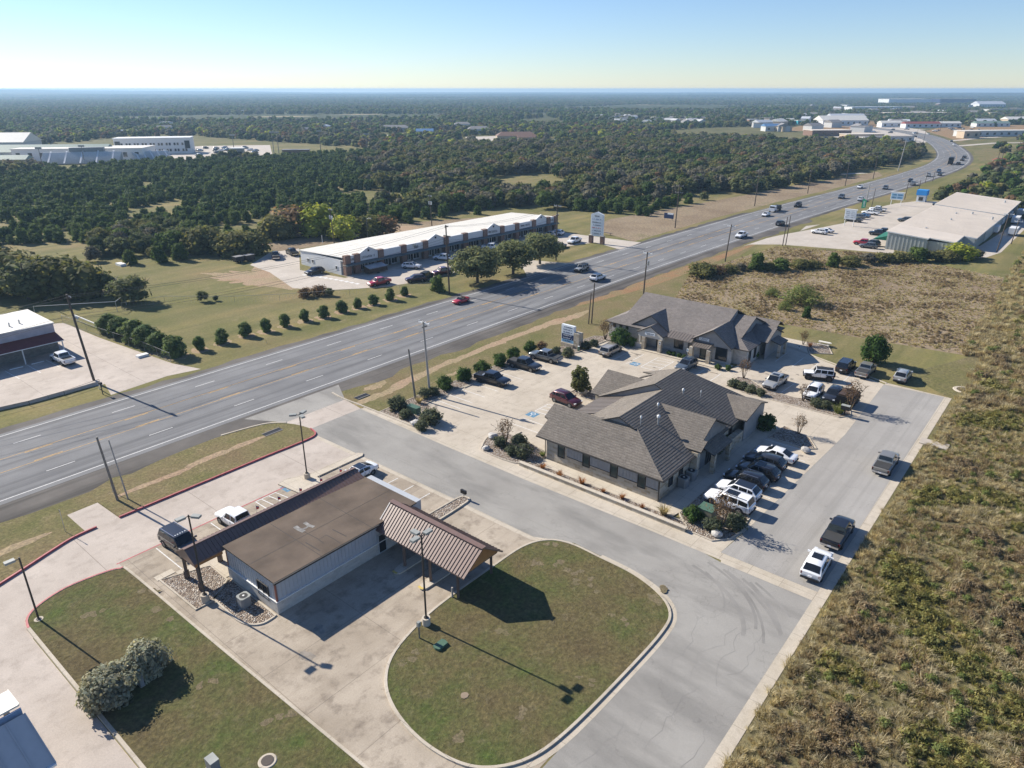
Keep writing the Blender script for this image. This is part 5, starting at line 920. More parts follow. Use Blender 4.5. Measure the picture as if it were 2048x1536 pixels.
MAGN = leaves('magnolia', blobset(110, 5.0, 1.9, 15, 0.12, 0.35, 0.9, 0.42), 1700, 0.26, 110, 'magnolia_leaf', 0.5, 0.3, aspect=1.9); MAGT = trunk_mesh('stem', 4.4, 0.1, 4, 111, 'bark', 0.25, 0.2)
LAWNT = leaves('lawn_tree', blobset(115, 5.6, 2.7, 19, 0.12, 0, 0.9, 0.40), 2600, 0.30, 115, 'hedge_leaf', 0.55, 0.3)
CRAPE = [twig_mesh('bare_crown', 3.4, 1.35, 120+i) for i in range(2)]; CRAPEL = leaves('sparse_leaf', blobset(125, 3.6, 1.3, 12, 0.42, 0, 0.9, 0.45), 330, 0.12, 125, 'rust_leaf', 0, 0.3)
GRASSC = blades('copper_grass', 150, 0.75, 0.6, 0.035, 130, 'copper_blade', 0.75, 0.25); GRASST = blades('tan_grass', 170, 0.9, 0.6, 0.035, 131, 'tan_blade', 0.8, 0.25); GRASSG = blades('green_grass', 220, 1.0, 0.8, 0.035, 132, 'green_blade', 0.85, 0.3)
def hpx(u, v, vt): return rise(u, v, vt)
# row of shrubs beside the highway
row = [(400, 700, 670), (445, 686, 655), (491, 672, 642), (533, 663, 635), (570, 653, 625), (610, 642, 616), (648, 635, 609), (684, 624, 599), (716, 616, 594), (747, 609, 587), (781, 600, 574), (809, 591, 571)]
wd_ = ['first, nearest the forecourt', 'second', 'third', 'fourth', 'fifth', 'sixth', 'seventh', 'eighth', 'ninth', 'tenth', 'eleventh', 'last, nearest the shops']
for i, (u, v, t) in enumerate(row):
    h = hpx(u, v, t); h *= 0.92; place('roadside_shrub', SHRUB[i % 3], PX(u, v), (h/2.9*(0.8 + 0.3*((i*7) % 5)/5), h/2.9*(0.9 + 0.25*((i*3) % 4)/4), h/2.9), i*1.3, 'round shrub in the row along the far highway verge, ' + wd_[i], 'shrub', 'shrubs in a row along the far side of the highway')
for i, (u, v, t, w) in enumerate([(220, 665, 628, 'at the far end of the hedge'), (243, 672, 634, 'second from the far end of the hedge'), (270, 684, 641, 'in the middle of the hedge'), (297, 694, 651, 'fourth in the hedge, against the pale pipe'), (320, 702, 665, 'small one near the end of the hedge'), (352, 712, 672, 'at the near end, closest to the entrance')]):
    h = hpx(u, v, t); place('hedge_shrub', SHRUB[(i+1) % 3], PX(u, v), (h/2.5, h/2.5, h/2.9), i*0.9, 'large feathery shrub in the chain-link fence hedge, ' + w, 'shrub', 'shrubs of the hedge by the chain-link fence')
# live oaks in front of the shops
for (u, v, t, k, lab) in ((955, 566, 488, 0, 'spreading live oak with single trunk, nearest of the trees before the shops'), (1026, 548, 476, 1, 'leaning many-stemmed live oak, middle tree before the shops'), (1080, 528, 462, 2, 'broad dense live oak beside the black utility pole')):
    h = hpx(u, v, t); tree('live_oak', BIGOAK[k], OAKT[k % 2], PX(u, v), (h/7.2*1.05, h/7.2*1.05, h/7.2*0.92), k*2.1, lab, 'tree', 'live oaks before the shops')
place('juniper_bush', CEDAR[1], PX(874, 583), (0.75, 0.75, 0.82), 0.4, 'dark rounded juniper beside the black pole at the highway edge', 'bush')
tree('lawn_tree', LAWNT, trunk_mesh('trunk', 5.0, 0.13, 5, 140), PX(1746, 726), hpx(1746, 726, 664)/6.2, 0.3, 'bright green round tree behind the pickup, near the picnic table')
tree('magnolia_tree', MAGN, MAGT, W(81.6, -54.6), (0.95, 0.95, 0.82), 0, 'upright dark-leaved magnolia peeping over the near stone office roof')
for i, (u, v, t, lab) in enumerate([(1011, 886, 836, 'bare grey-brown crape myrtle in the rock bed by the street entrance'), (1597, 869, 829, 'twiggy brown crape myrtle at the end of the parked row behind the office'), (1487, 757, 717, 'small bare crape myrtle beside the second office front'), (1606, 690, 660, 'bare crape myrtle at the far corner of the second office'), (1699, 822, 762, 'bare crape myrtle in front of the dumpster'), (1606, 803, 768, 'slim bare crape myrtle in front of the white SUV'), (1210, 680, 638, 'bare crape myrtle at the highway corner of the second office'), (1440, 1058, 985, 'bare spreading crape myrtle by the green transformer')]):
    h = hpx(u, v, t); tree('crape_myrtle', CRAPEL, CRAPE[i % 2], PX(u, v), (h/3.5*1.0, h/3.5*1.0, h/3.5), i*0.8, lab, 'tree', 'bare crape myrtles in the office beds')
for (u, v, k, s, sz, lab) in ((292, 1346, 0, 0.88, 1.0, 'pale silver-leaved bush, farther one of the pair on the left lawn'), (222, 1398, 1, 1.06, 1.0, 'big silver-leaved bush at the kerb, nearer one of the pair')):
    place('silver_bush', SILVER[k], PX(u, v), (s, s, sz), k*1.4, lab, 'bush', 'silver bushes on the left lawn')
hd = [(891, 778, 'nearest the leaning pole'), (928, 761, 'beside the first black pickup'), (965, 745, 'between the two black pickups'), (1000, 731, 'behind the second black pickup'), (1026, 716, 'between the second black pickup and the grey one'), (1060, 703, 'behind the grey pickup')]
for i, (u, v, lab) in enumerate(hd): place('hedge_shrub', HEDGE[i % 2], PX(u, v), 1.45 if i < 4 else 1.3, i, 'green shrub on the office lot kerb, ' + lab, 'shrub', 'green shrubs along the office lot kerb')
place('hedge_shrub', HEDGE[0], PX(1241, 688), 2.0, 0, 'big bright green bush against the second office', 'shrub'); place('hedge_shrub', HEDGE[1], PX(1262, 692), 1.2, 0, 'smaller green bush beside the big one at the second office', 'shrub'); place('russet_shrub', RSHRUB, PX(1083, 700), 1.3, 0, 'reddish brown shrub at the tail of the grey pickup', 'shrub')
sg = [(850, 793, 1.3, 'behind the white concrete pole'), (868, 789, 1.2, 'just right of the white concrete pole'), (795, 818, 1.9, 'widest, behind the green cabinet by the street'), (812, 835, 1.2, 'small one left of the green cabinet'), (862, 845, 1.9, 'large, at the lot entrance'), (843, 858, 1.2, 'by the boulder at the lot entrance'), (1112, 706, 1.1, 'left of the monument sign'), (1136, 712, 1.4, 'at the foot of the monument sign'), (1172, 697, 1.3, 'right of the monument sign'), (1188, 691, 1.1, 'farthest along the kerb past the monument sign'),
 (1000, 891, 1.2, 'left half of the street-corner rock bed'), (1038, 890, 1.4, 'right rear of the street-corner rock bed'), (1022, 908, 1.1, 'front of the street-corner rock bed'), (1047, 912, 1.5, 'by the iron gate'), (1467, 773, 1.2, 'left end of the middle median'), (1485, 778, 1.1, 'second in the middle median'), (1502, 784, 1.1, 'third in the middle median'), (1520, 790, 1.0, 'fourth in the middle median'), (1632, 812, 1.2, 'in front of the white SUV in the median'), (1650, 816, 1.1, 'in front of the dark SUV in the median'),
 (1386, 1040, 1.2, 'left of the transformer behind the office'), (1472, 1055, 1.5, 'right of the transformer behind the office'), (1425, 1060, 1.3, 'in front of the transformer behind the office')]
for i, (u, v, s, lab) in enumerate(sg): place('sage_shrub', SAGE[i % 2] if i != 20 else HEDGE[0], PX(u, v, 0.08), s*0.95, i*0.7, 'grey-green shrub in a planting bed, ' + lab, 'shrub', 'low shrubs in the office planting beds')
dk = [(1432, 905, 1.0), (1448, 890, 1.0), (1338, 709, 0.5), (1347, 711, 0.5), (1358, 714, 0.5), (1368, 717, 0.5), (1524, 702, 1.0), (1508, 715, 0.9), (1436, 738, 0.6), (1456, 740, 0.6), (1529, 858, 1.5)]
dl = ['shaded low hedge beside the rear entry of the near office', 'second shaded hedge bush by the near office', 'small clipped shrub left of the four before the farther office', 'clipped shrub second of four before the farther office', 'clipped shrub third of four before the farther office', 'clipped shrub right of the four before the farther office', 'dark hedge at the shaded side of the farther office', 'second dark hedge bush at the shaded side of the farther office', 'low shrub under the big office window', 'low shrub beside the crape myrtle at the office window', 'large dark rounded bush at the far rear corner of the near office']
for i, (u, v, s) in enumerate(dk): place('hedge_shrub', HEDGE[i % 2], PX(u, v, 0.08), s, i, dl[i], 'shrub', 'hedges against the office walls')
cg = [(1085, 937, 'beside the iron gate'), (1119, 953, 'second from the gate'), (1164, 968, 'tallest, third from the gate'), (1206, 984, 'fourth from the gate, small'), (1244, 997, 'fifth from the gate'), (1284, 1016, 'sixth from the gate, small'), (1327, 1029, 'palest and largest, at the end')]
for i, (u, v, lab) in enumerate(cg): place('ornamental_grass', GRASST if i == 6 else GRASSC, PX(u, v, 0.08), (1.0, 1.1, 1.25, 0.8, 0.95, 0.8, 1.5)[i], i, 'tuft of %s ornamental grass along the retaining wall, %s' % ('pale tan' if i == 6 else 'copper', lab), 'grass tuft', 'ornamental grasses along the retaining wall')
place('ornamental_grass', GRASST, PX(838, 806, 0.08), 1.4, 0, 'tan ornamental grass behind the green cabinet', 'grass tuft'); place('ornamental_grass', GRASSG, PX(1677, 826, 0.08), 1.7, 0, 'arching green ornamental grass at the end of the median', 'grass tuft'); place('ornamental_grass', GRASSG, PX(1430, 1062, 0.08), 1.1, 2, 'green grassy yucca in front of the transformer', 'grass tuft'); place('ornamental_grass', GRASSC, PX(1620, 693, 0.08), 1.3, 2, 'copper grass in the bed behind the second office', 'grass tuft'); place('yucca_plant', GRASSG, PX(1085, 912, 0.08), 0.8, 1, 'small lime green plant beside the office downspout', 'plant')
# brush and trees behind and beside the shops
bl = [(60, 598, 520, 'O', 'broad dark oak behind the white building'), (20, 585, 500, 'V', 'yellow-green tree at the left edge behind the white building'), (118, 590, 512, 'V', 'yellow-tinged tree above the white building roof'), (168, 592, 525, 'V', 'olive tree left of the black utility pole top'), (205, 590, 545, 'D', 'dark oak right of the black utility pole top'), (268, 606, 553, 'O', 'rounded dark oak standing alone on the mown field'), (240, 604, 562, 'D', 'darker half of the lone oak clump on the mown field'),
 (638, 470, 408, 'L', 'bright lime-yellow bush beside the transformer pole'), (690, 478, 432, 'L', 'smaller lime bush right of the transformer pole'), (415, 505, 452, 'V', 'pale green bush at the edge of the mown field'), (470, 510, 462, 'V', 'pale green bush beside the small dark trailers'), (505, 508, 465, 'V', 'second pale bush beside the small dark trailers'), (590, 470, 412, 'R', 'reddish bare-topped tree behind the lime bush'), (555, 478, 430, 'V', 'olive bush left of the lime bush'), (740, 472, 430, 'V', 'olive bush behind the shop roof'), (770, 468, 432, 'R', 'russet thicket behind the shop roof'),
 (262, 528, 498, 'C', 'small dark cedar standing out on the edge of the mown field'), (320, 525, 490, 'C', 'wide dark cedar at the edge of the mown field'), (360, 520, 485, 'C', 'dark cedar right of the wide one at the field edge'), (640, 590, 570, 'R', 'brown scrub on the fence below the shops'), (612, 594, 575, 'R', 'second clump of brown scrub on the field fence'), (405, 603, 582, 'D', 'grey brush clump on the fence in the mown field'), (432, 602, 591, 'D', 'little brush clump on the fence in the mown field'), (660, 592, 576, 'D', 'dark bush at the end of the brown scrub on the fence')]
KM = dict(O=(OAKC[0], 5.6), D=(OAKC[1], 5.6), V=(OLIV, 4.2), L=(LIME, 5.0), R=(RUST, 3.8), C=(CEDAR[0], 4.6))
for i, (u, v, t, k, lab) in enumerate(bl):
    me, hh = KM[k]; h = hpx(u, v, t); s = h/hh; wide = 1.25 if k in 'VLRO' else 1.0
    if k in 'OD' and h > 4: tree('oak_tree', me, OAKT[i % 2], PX(u, v), (s*wide, s*wide, s), i*1.1, lab)
    else: place('brush_tree' if h > 3 else 'brush', me, PX(u, v), (s*wide, s*wide, s), i*1.1, lab, 'tree' if h > 3 else 'brush')
sb = [(1402, 552, 528), (1432, 548, 530), (1460, 545, 531), (1480, 541, 528), (1512, 541, 508), (1536, 540, 526), (1562, 540, 519), (1600, 537, 520), (1625, 536, 522), (1666, 534, 507), (1700, 531, 513), (1735, 527, 508), (1768, 524, 507), (1800, 523, 505), (1832, 522, 497), (1862, 522, 504), (1890, 522, 502), (1918, 518, 495), (1950, 516, 500)]
sl_ = ['highway end of the scrub hedgerow', 'second clump from the highway', 'third clump from the highway', 'fourth, beside the tall pair', 'tall dark cedar below the paired poles', 'low clump right of the first cedar', 'mid-height cedar clump', 'low grey clump near the middle', 'low clump before the second cedar', 'narrow cedar spire in the middle', 'low clump right of the spire', 'grey clump before the warehouse lot', 'clump by the warehouse corner', 'clump under the warehouse end wall', 'big dark bush at the warehouse end wall', 'second bush at the warehouse end wall', 'yellowish bush by the warehouse wall', 'bright bush at the warehouse rear corner', 'last grey clump by the rear drive']
for i, (u, v, t) in enumerate(sb):
    k = [OLIV, RUST, OLIV, OAKC[3], CEDAR[2], OLIV, CEDAR[4], OLIV, OLIV, CEDAR[3], OLIV, OAKC[3], OLIV, OLIV, CEDAR[5], OAKC[2], OLIV, LIME, OAKC[3]][i]; hh = 4.6 if k in CEDAR else 5.6 if k in OAKC else 4.2; h = hpx(u, v, t)*1.1; s = h/hh
    place('scrub_bush', k, PX(u, v), (s*(1.0 if i in (4, 9) else 1.7), s*(1.0 if i in (4, 9) else 1.7), s), i*1.7, 'far side of the dry field, ' + sl_[i], 'bush', 'scrub bushes along the far edge of the dry field')
FEATH = leaves('feathery_bush', blobset(63, 3.6, 3.4, 16, 0.03, 0, 0.8, 0.42), 1500, 0.17, 63, 'green_blade', 0, 0.7, shell=0.15, aspect=3.5)
for (u, v, t, k, s2, lab) in ((1603, 607, 572, FEATH, 1.35, 'feathery lime green bush in the dry field'), (1545, 592, 576, FEATH, 1.2, 'low green bush near the second office ridge'), (1612, 636, 612, CEDAR[2], 0.8, 'lone dark little cedar in the dry field'), (1570, 620, 604, FEATH, 1.1, 'low olive bush left of the lone cedar')):
    h = hpx(u, v, t); s = h/(3.6 if k is FEATH else 4.6); place('field_bush', k, PX(u, v), (s*s2, s*s2, s), 0.5, lab, 'bush')
# ------------------------------------------------------------------ woodland: nearest trees one by one, the rest as one mass
def scatter(name, pts, scl, idx, protos, label=None, cat=None, tilt=None, zs=None):
    pts = np.array(pts, np.float32); n = len(pts); col = bpy.data.collections.new(name + '_kinds')
    for i, me in enumerate(protos):
        o = bpy.data.objects.new('%02d_%s' % (i, name), me); col.objects.link(o)
    me = bpy.data.meshes.new(name); me.from_pydata(pts.tolist(), [], [])
    g = np.random.default_rng(n); rot = np.zeros((n, 3), np.float32); rot[:, 2] = g.random(n)*6.283; sv = np.repeat(np.array(scl, np.float32)[:, None], 3, 1)
    if zs is not None: sv[:, 2] *= np.array(zs, np.float32)
    for nm, ty, d, f in (('rot', 'FLOAT_VECTOR', rot, 'vector'), ('scl', 'FLOAT_VECTOR', sv, 'vector'), ('idx', 'INT', np.array(idx, np.int32), 'value')): me.attributes.new(nm, ty, 'POINT').data.foreach_set(f, d.ravel())
    ng = bpy.data.node_groups.new(name + '_spread', 'GeometryNodeTree'); ng.interface.new_socket('Geometry', in_out='INPUT', socket_type='NodeSocketGeometry'); ng.interface.new_socket('Geometry', in_out='OUTPUT', socket_type='NodeSocketGeometry')
    gi = ng.nodes.new('NodeGroupInput'); go = ng.nodes.new('NodeGroupOutput'); ip = ng.nodes.new('GeometryNodeInstanceOnPoints'); ci = ng.nodes.new('GeometryNodeCollectionInfo')
    ci.inputs['Collection'].default_value = col; ci.inputs['Separate Children'].default_value = True; ci.inputs['Reset Children'].default_value = True; ip.inputs['Pick Instance'].default_value = True
    def na(nm, ty):
        q = ng.nodes.new('GeometryNodeInputNamedAttribute'); q.data_type = ty; q.inputs[0].default_value = nm; return q.outputs['Attribute']
    L = ng.links.new; L(gi.outputs[0], ip.inputs['Points']); L(ci.outputs[0], ip.inputs['Instance']); L(na('idx', 'INT'), ip.inputs['Instance Index']); L(na('rot', 'FLOAT_VECTOR'), ip.inputs['Rotation']); L(na('scl', 'FLOAT_VECTOR'), ip.inputs['Scale']); L(ip.outputs[0], go.inputs[0])
    o = bpy.data.objects.new(name, me); C.objects.link(o); md = o.modifiers.new('spread', 'NODES'); md.node_group = ng
    return tag(o, label, cat, kind='stuff')
def in_view(x, y, m=12.0): d = y*math.cos(PITCH) + HC*math.sin(PITCH); return d > 5 and abs(x) < d*1024/FPX + m
FOREST = px([(-260, 560), (0, 548), (140, 540), (225, 545), (235, 512), (300, 520), (360, 512), (440, 500), (560, 470), (620, 455), (700, 462), (790, 452), (900, 436), (1000, 424), (1110, 418), (1180, 425), (1235, 428), (1300, 435), (1330, 415), (1400, 405), (1470, 396), (1520, 386), (1600, 368), (1660, 357), (1706, 344), (1716, 336), (1730, 340), (1800, 327), (1836, 318), (1846, 308), (1815, 300), (1700, 290), (1640, 288), (1500, 282), (1400, 280), (1270, 285), (1100, 290), (900, 300), (780, 306), (620, 313), (470, 322), (330, 325), (100, 336), (-100, 345), (-300, 350)])
CLEAR = [px(p) for p in ([(950, 372), (1000, 352), (1100, 345), (1140, 365), (1100, 385), (1020, 385)], [(1130, 360), (1190, 352), (1215, 365), (1160, 375)], [(590, 445), (640, 418), (690, 425), (640, 445)], [(-60, 515), (0, 492), (110, 498), (160, 510), (60, 525)], [(200, 540), (215, 505), (250, 515), (235, 540)], [(560, 455), (640, 462), (760, 455), (760, 445), (600, 440)], [(900, 432), (1110, 415), (1110, 408), (900, 425)], [(1240, 425), (1330, 410), (1480, 390), (1470, 380), (1330, 400)], [(270, 372), (300, 362), (320, 372), (300, 380)], [(470, 360), (485, 345), (490, 362)])]
rf = random.Random(11); cand = []
xs = [p[0] for p in FOREST]; ys = [p[1] for p in FOREST]; y = min(ys)
STEP = 4.7
while y < max(ys):
    x = min(xs)
    while x < max(xs):
        p = (x + rf.uniform(-0.42, 0.42)*STEP, y + rf.uniform(-0.42, 0.42)*STEP)
        if inside(p, FOREST) and in_view(*p, 30) and not any(inside(p, q) for q in CLEAR):
            nz = mnoise.noise((p[0]/38, p[1]/38, 3.1)); far = math.hypot(*p)
            if nz > (-0.16 + 0.2*mnoise.noise((p[0]/120, p[1]/120, 4.4)) if far < 330 else -0.38) and (far < 300 or rf.random() < 0.8): cand.append((far, p[0], p[1], nz))
        x += STEP
    y += STEP
cand.sort()
MIDC = [leaves('far_cedar', blobset(150+i, 4.6, 2.7, 9, 0.05, 0.3, 0.9, 0.5), 300, 0.58, 150+i, 'cedar_leaf' if i else 'cedar_bright', 0.8) for i in range(3)]
MIDO = [leaves('far_oak', blobset(160+i, 5.6, 3.4, 11, 0.2, 0, 0.72, 0.45), 340, 0.66, 160+i, m, 0.78) for i, m in enumerate(['oak_leaf', 'olive_leaf', 'grey_leaf', 'cedar_leaf', 'rust_leaf'])]
ind = 0; sp_, ss_, si_ = [], [], []; NIND = 235
for far, x, y, nz in cand:
    u = 1024 + FPX*x/(y*math.cos(PITCH) + HC*math.sin(PITCH)); mixo = mnoise.noise((x/70, y/70, 9.0)) + (0.25 if u > 820 and u < 1200 else 0) + (0.45 if far > 330 and u > 700 else 0) - (0.25 if u < 750 else 0) + (0.5 if u > 1620 else 0) - (0.35 if 1150 < u < 1560 and far < 300 else 0)
    ok = mixo > 0.16; s = rf.choice([rf.uniform(0.5, 0.8), rf.uniform(0.7, 1.05), rf.uniform(0.8, 1.1)])*(1.0 if far < 330 else 1.1)*(1.12 if ok else 0.95)
    if ind < NIND and in_view(x, y, -2):
        k = rf.randrange(6) if not ok else rf.choice([0, 0, 1, 2, 3, 4])
        place('oak_tree' if ok else 'cedar_tree', OAKC[k] if ok else CEDAR[k], (x, y, 0), (s*rf.uniform(.9, 1.15), s*rf.uniform(.9, 1.15), s), rf.uniform(0, 6.28), 'grey-green oak at the near edge of the woodland beyond the highway' if ok else 'dark green cedar at the near edge of the woodland beyond the highway', 'tree', 'oaks at the near edge of the woodland' if ok else 'cedars at the near edge of the woodland'); ind += 1
    else:
        sp_.append((x, y, -0.1)); ss_.append(s); si_.append(3 + (4 if rf.random() < 0.03 else rf.choice([0, 0, 0, 1, 1, 2, 2, 3])) if ok else rf.choice([0, 1, 1, 2, 2]))
scatter('woodland', sp_, ss_, si_, MIDC + MIDO, 'dense cedar and oak woodland between the shops and the school', 'woodland')
# far plain
FARO = [leaves('plain_tree', blobset(170+i, 6.0, 4.2, 6, 0.1, 0, 0.75, 0.52), 70, 1.6, 170+i, m, 0.85) for i, m in enumerate(['oak_leaf', 'cedar_leaf', 'olive_leaf', 'grey_leaf', 'lime_leaf', 'rust_leaf'])]
OPEN = [px(p) for p in ([(-60, 350), (-60, 288), (100, 290), (230, 275), (390, 272), (550, 284), (760, 298), (762, 309), (640, 314), (480, 322), (330, 326), (100, 336)], [(1560, 300), (1560, 262), (1640, 245), (1750, 240), (1850, 250), (1950, 255), (2100, 250), (2100, 325), (1960, 330), (1935, 345), (1850, 340), (1830, 300), (1700, 288)], [(925, 285), (930, 272), (995, 270), (1060, 268), (1065, 285)], [(755, 275), (760, 265), (815, 265), (820, 275)])]
BEND = px([(1830, 350), (1882, 306), (1866, 287), (1800, 270), (1770, 262), (1860, 262), (1930, 280), (1975, 305), (1960, 345)])
fp, fs, fi = [], [], []
for d0, d1, st, dens in ((150, 480, 6.5, 0.8), (480, 1000, 9.0, 0.86), (1000, 1900, 14, 0.9), (1900, 3600, 18, 0.95), (3600, 7500, 34, 0.95)):
    y = 0.0
    while y < d1:
        x = -y*0.76 - 30
        while x < y*0.76 + 30:
            p = (x + rf.uniform(-.45, .45)*st, y + rf.uniform(-.45, .45)*st); d = math.hypot(*p)
            if d0 <= d < d1 and rf.random() < dens:
                if inside(p, FOREST): x += st; continue
                a_, b_ = Vector((*p, 0)).dot(AX), Vector((*p, 0)).dot(BX); near = d < 480
                nz = mnoise.noise((p[0]/95, p[1]/95, 5.0)); n2 = mnoise.noise((p[0]/700, p[1]/330, 8.0))
                op = [inside(p, q) for q in OPEN]; ok = nz > -0.32 and n2 > (-0.42 if d < 1100 else -0.27) and (not any(op) or (op[1] and rf.random() < 0.4))
                if near: ok = ok and a_ > 212 and (b_ > (-21.5 if a_ > 245 else -14) if a_ < 335 else b_ > -57)
                if d < 1000 and -125 < b_ < -62 and a_ < 620: ok = False
                if ok and 420 < d < 1250 and p[0] > 120 and (min((p[0]-q.x)**2 + (p[1]-q.y)**2 for q in CP[::3]) < 700 or inside(p, BEND)): ok = False
                if d < 480 and b_ < -100: ok = False
                if ok:
                    z = 0
                    if d > 1800: q = min(1, (d-1800)/9000); z = max(-4.5, q*(26*mnoise.noise((p[0]/3800, p[1]/3800, 1.3)) + 12*mnoise.noise((p[0]/1300, p[1]/1300, 7.3))))
                    fp.append((p[0], p[1], z-0.3)); fs.append(rf.uniform(0.7, 1.15)*(0.8 if d < 480 else 1.0 if d < 1000 else 1.2 if d < 1900 else 1.4 if d < 3600 else 2.2)); fi.append(rf.choice([0, 0, 0, 1, 1, 2, 2, 3, 3, 4, 5] if d < 900 else [0, 0, 1, 1, 2, 3]))
            x += st
        y += st
zsq = [1.0 if math.hypot(p[0], p[1]) < 1900 else 0.55 if math.hypot(p[0], p[1]) < 3600 else 0.36 for p in fp]
scatter('tree_cover', fp, fs, fi, FARO, 'wooded plain fading blue towards the horizon', 'woodland', zs=zsq)
# ------------------------------------------------------------------ rough grass on the right
TUFT = [blades('tuft', 46, 0.7, 0.5, 0.05, 200, 'tan_blade', 0.75), blades('tuft', 46, 0.75, 0.55, 0.05, 201, 'brown_blade', 0.6), blades('tuft', 46, 0.6, 0.55, 0.05, 202, 'olive_blade', 0.7), blades('tuft', 42, 0.55, 0.55, 0.05, 203, 'green_blade', 0.8), blades('tuft', 46, 0.75, 0.6, 0.045, 204, 'pale_blade', 0.95),
 leaves('weed', blobset(205, 0.9, 0.75, 7, 0.05, 0, 0.7, 0.5), 190, 0.13, 205, 'olive_blade', 0, 0.6, shell=0.2, aspect=2.5), leaves('weed', blobset(206, 0.8, 0.7, 7, 0.05, 0, 0.7, 0.5), 190, 0.12, 206, 'brown_blade', 0, 0.6, shell=0.2, aspect=2.5), leaves('weed', blobset(207, 0.9, 0.75, 7, 0.05, 0, 0.7, 0.5), 190, 0.13, 207, 'green_blade', 0, 0.6, shell=0.2, aspect=2.5)]
gp, gs, gi_ = [], [], []
st = 0.40; a_ = 18.0
while a_ < 330:
    dens = 1.0 if a_ < 80 else 0.8 if a_ < 118 else 0.42 if a_ < 160 else 0.18; b_ = -10.5 if a_ < 137 else -14 - max(0, (a_-140))*0.02
    while b_ < 175:
        if rf.random() < dens:
            p = W(a_ + rf.uniform(-.45, .45), b_ + rf.uniform(-.4, .4))
            if in_view(p.x, p.y, 14) and p.y > 18 and not (115.2 < a_ < 136 and b_ < -12.6):
                n1 = mnoise.noise((p.x/6.5, p.y/6.5, 1)); n2 = mnoise.noise((p.x/2.2, p.y/2.2, 4)); n3 = mnoise.noise((p.x/21, p.y/21, 6)); edge = b_ < -9.2
                if n2 < -0.3 and rf.random() < 0.4: b_ += st; continue
                if edge: k = rf.choice([0, 0, 4, 1])
                elif n1 > 0.22: k = rf.choice([2, 2, 2, 5, 3, 2, 0])
                elif n1 < -0.22: k = rf.choice([1, 1, 6, 0, 1, 4])
                elif n3 > 0.15: k = rf.choice([4, 4, 0, 2, 1])
                else: k = rf.choice([0, 1, 2, 4, 3, 0, 1])
                if rf.random() < 0.012: k = 7
                s = (0.55 + 0.5*max(0, n2+0.4))*rf.uniform(0.7, 1.2)*(1.0 if a_ < 115 else 1.5); gp.append((p.x, p.y, 0)); gs.append(s); gi_.append(k)
        b_ += st
    a_ += st
scatter('rough_grass', gp, gs, gi_, TUFT, 'unmown tan and olive grass and weeds beside the alley on the right', 'grass')
gp, gs, gi_ = [], [], []; DF = [(131, -66), (134.6, -43), (135.8, -28.6), (137, -13), (150, -12.2), (205, -16), (214, -46), (206, -72), (160, -76)]
for _ in range(20000):
    a_, b_ = rf.uniform(130, 216), rf.uniform(-77, -11)
    if not inside((a_, b_), DF): continue
    p = W(a_, b_); n1 = mnoise.noise((p.x/7, p.y/7, 2)); 
    if n1 < -0.3 and rf.random() < 0.6: continue
    gp.append((p.x, p.y, 0)); gs.append(rf.uniform(0.3, 0.62)); gi_.append(rf.choice([0, 1, 1, 6]) if n1 > 0.1 else rf.choice([0, 4, 0, 1, 2]))
scatter('dry_grass', gp, gs, gi_, TUFT, 'dry reddish-brown grass on the field behind the offices', 'grass')
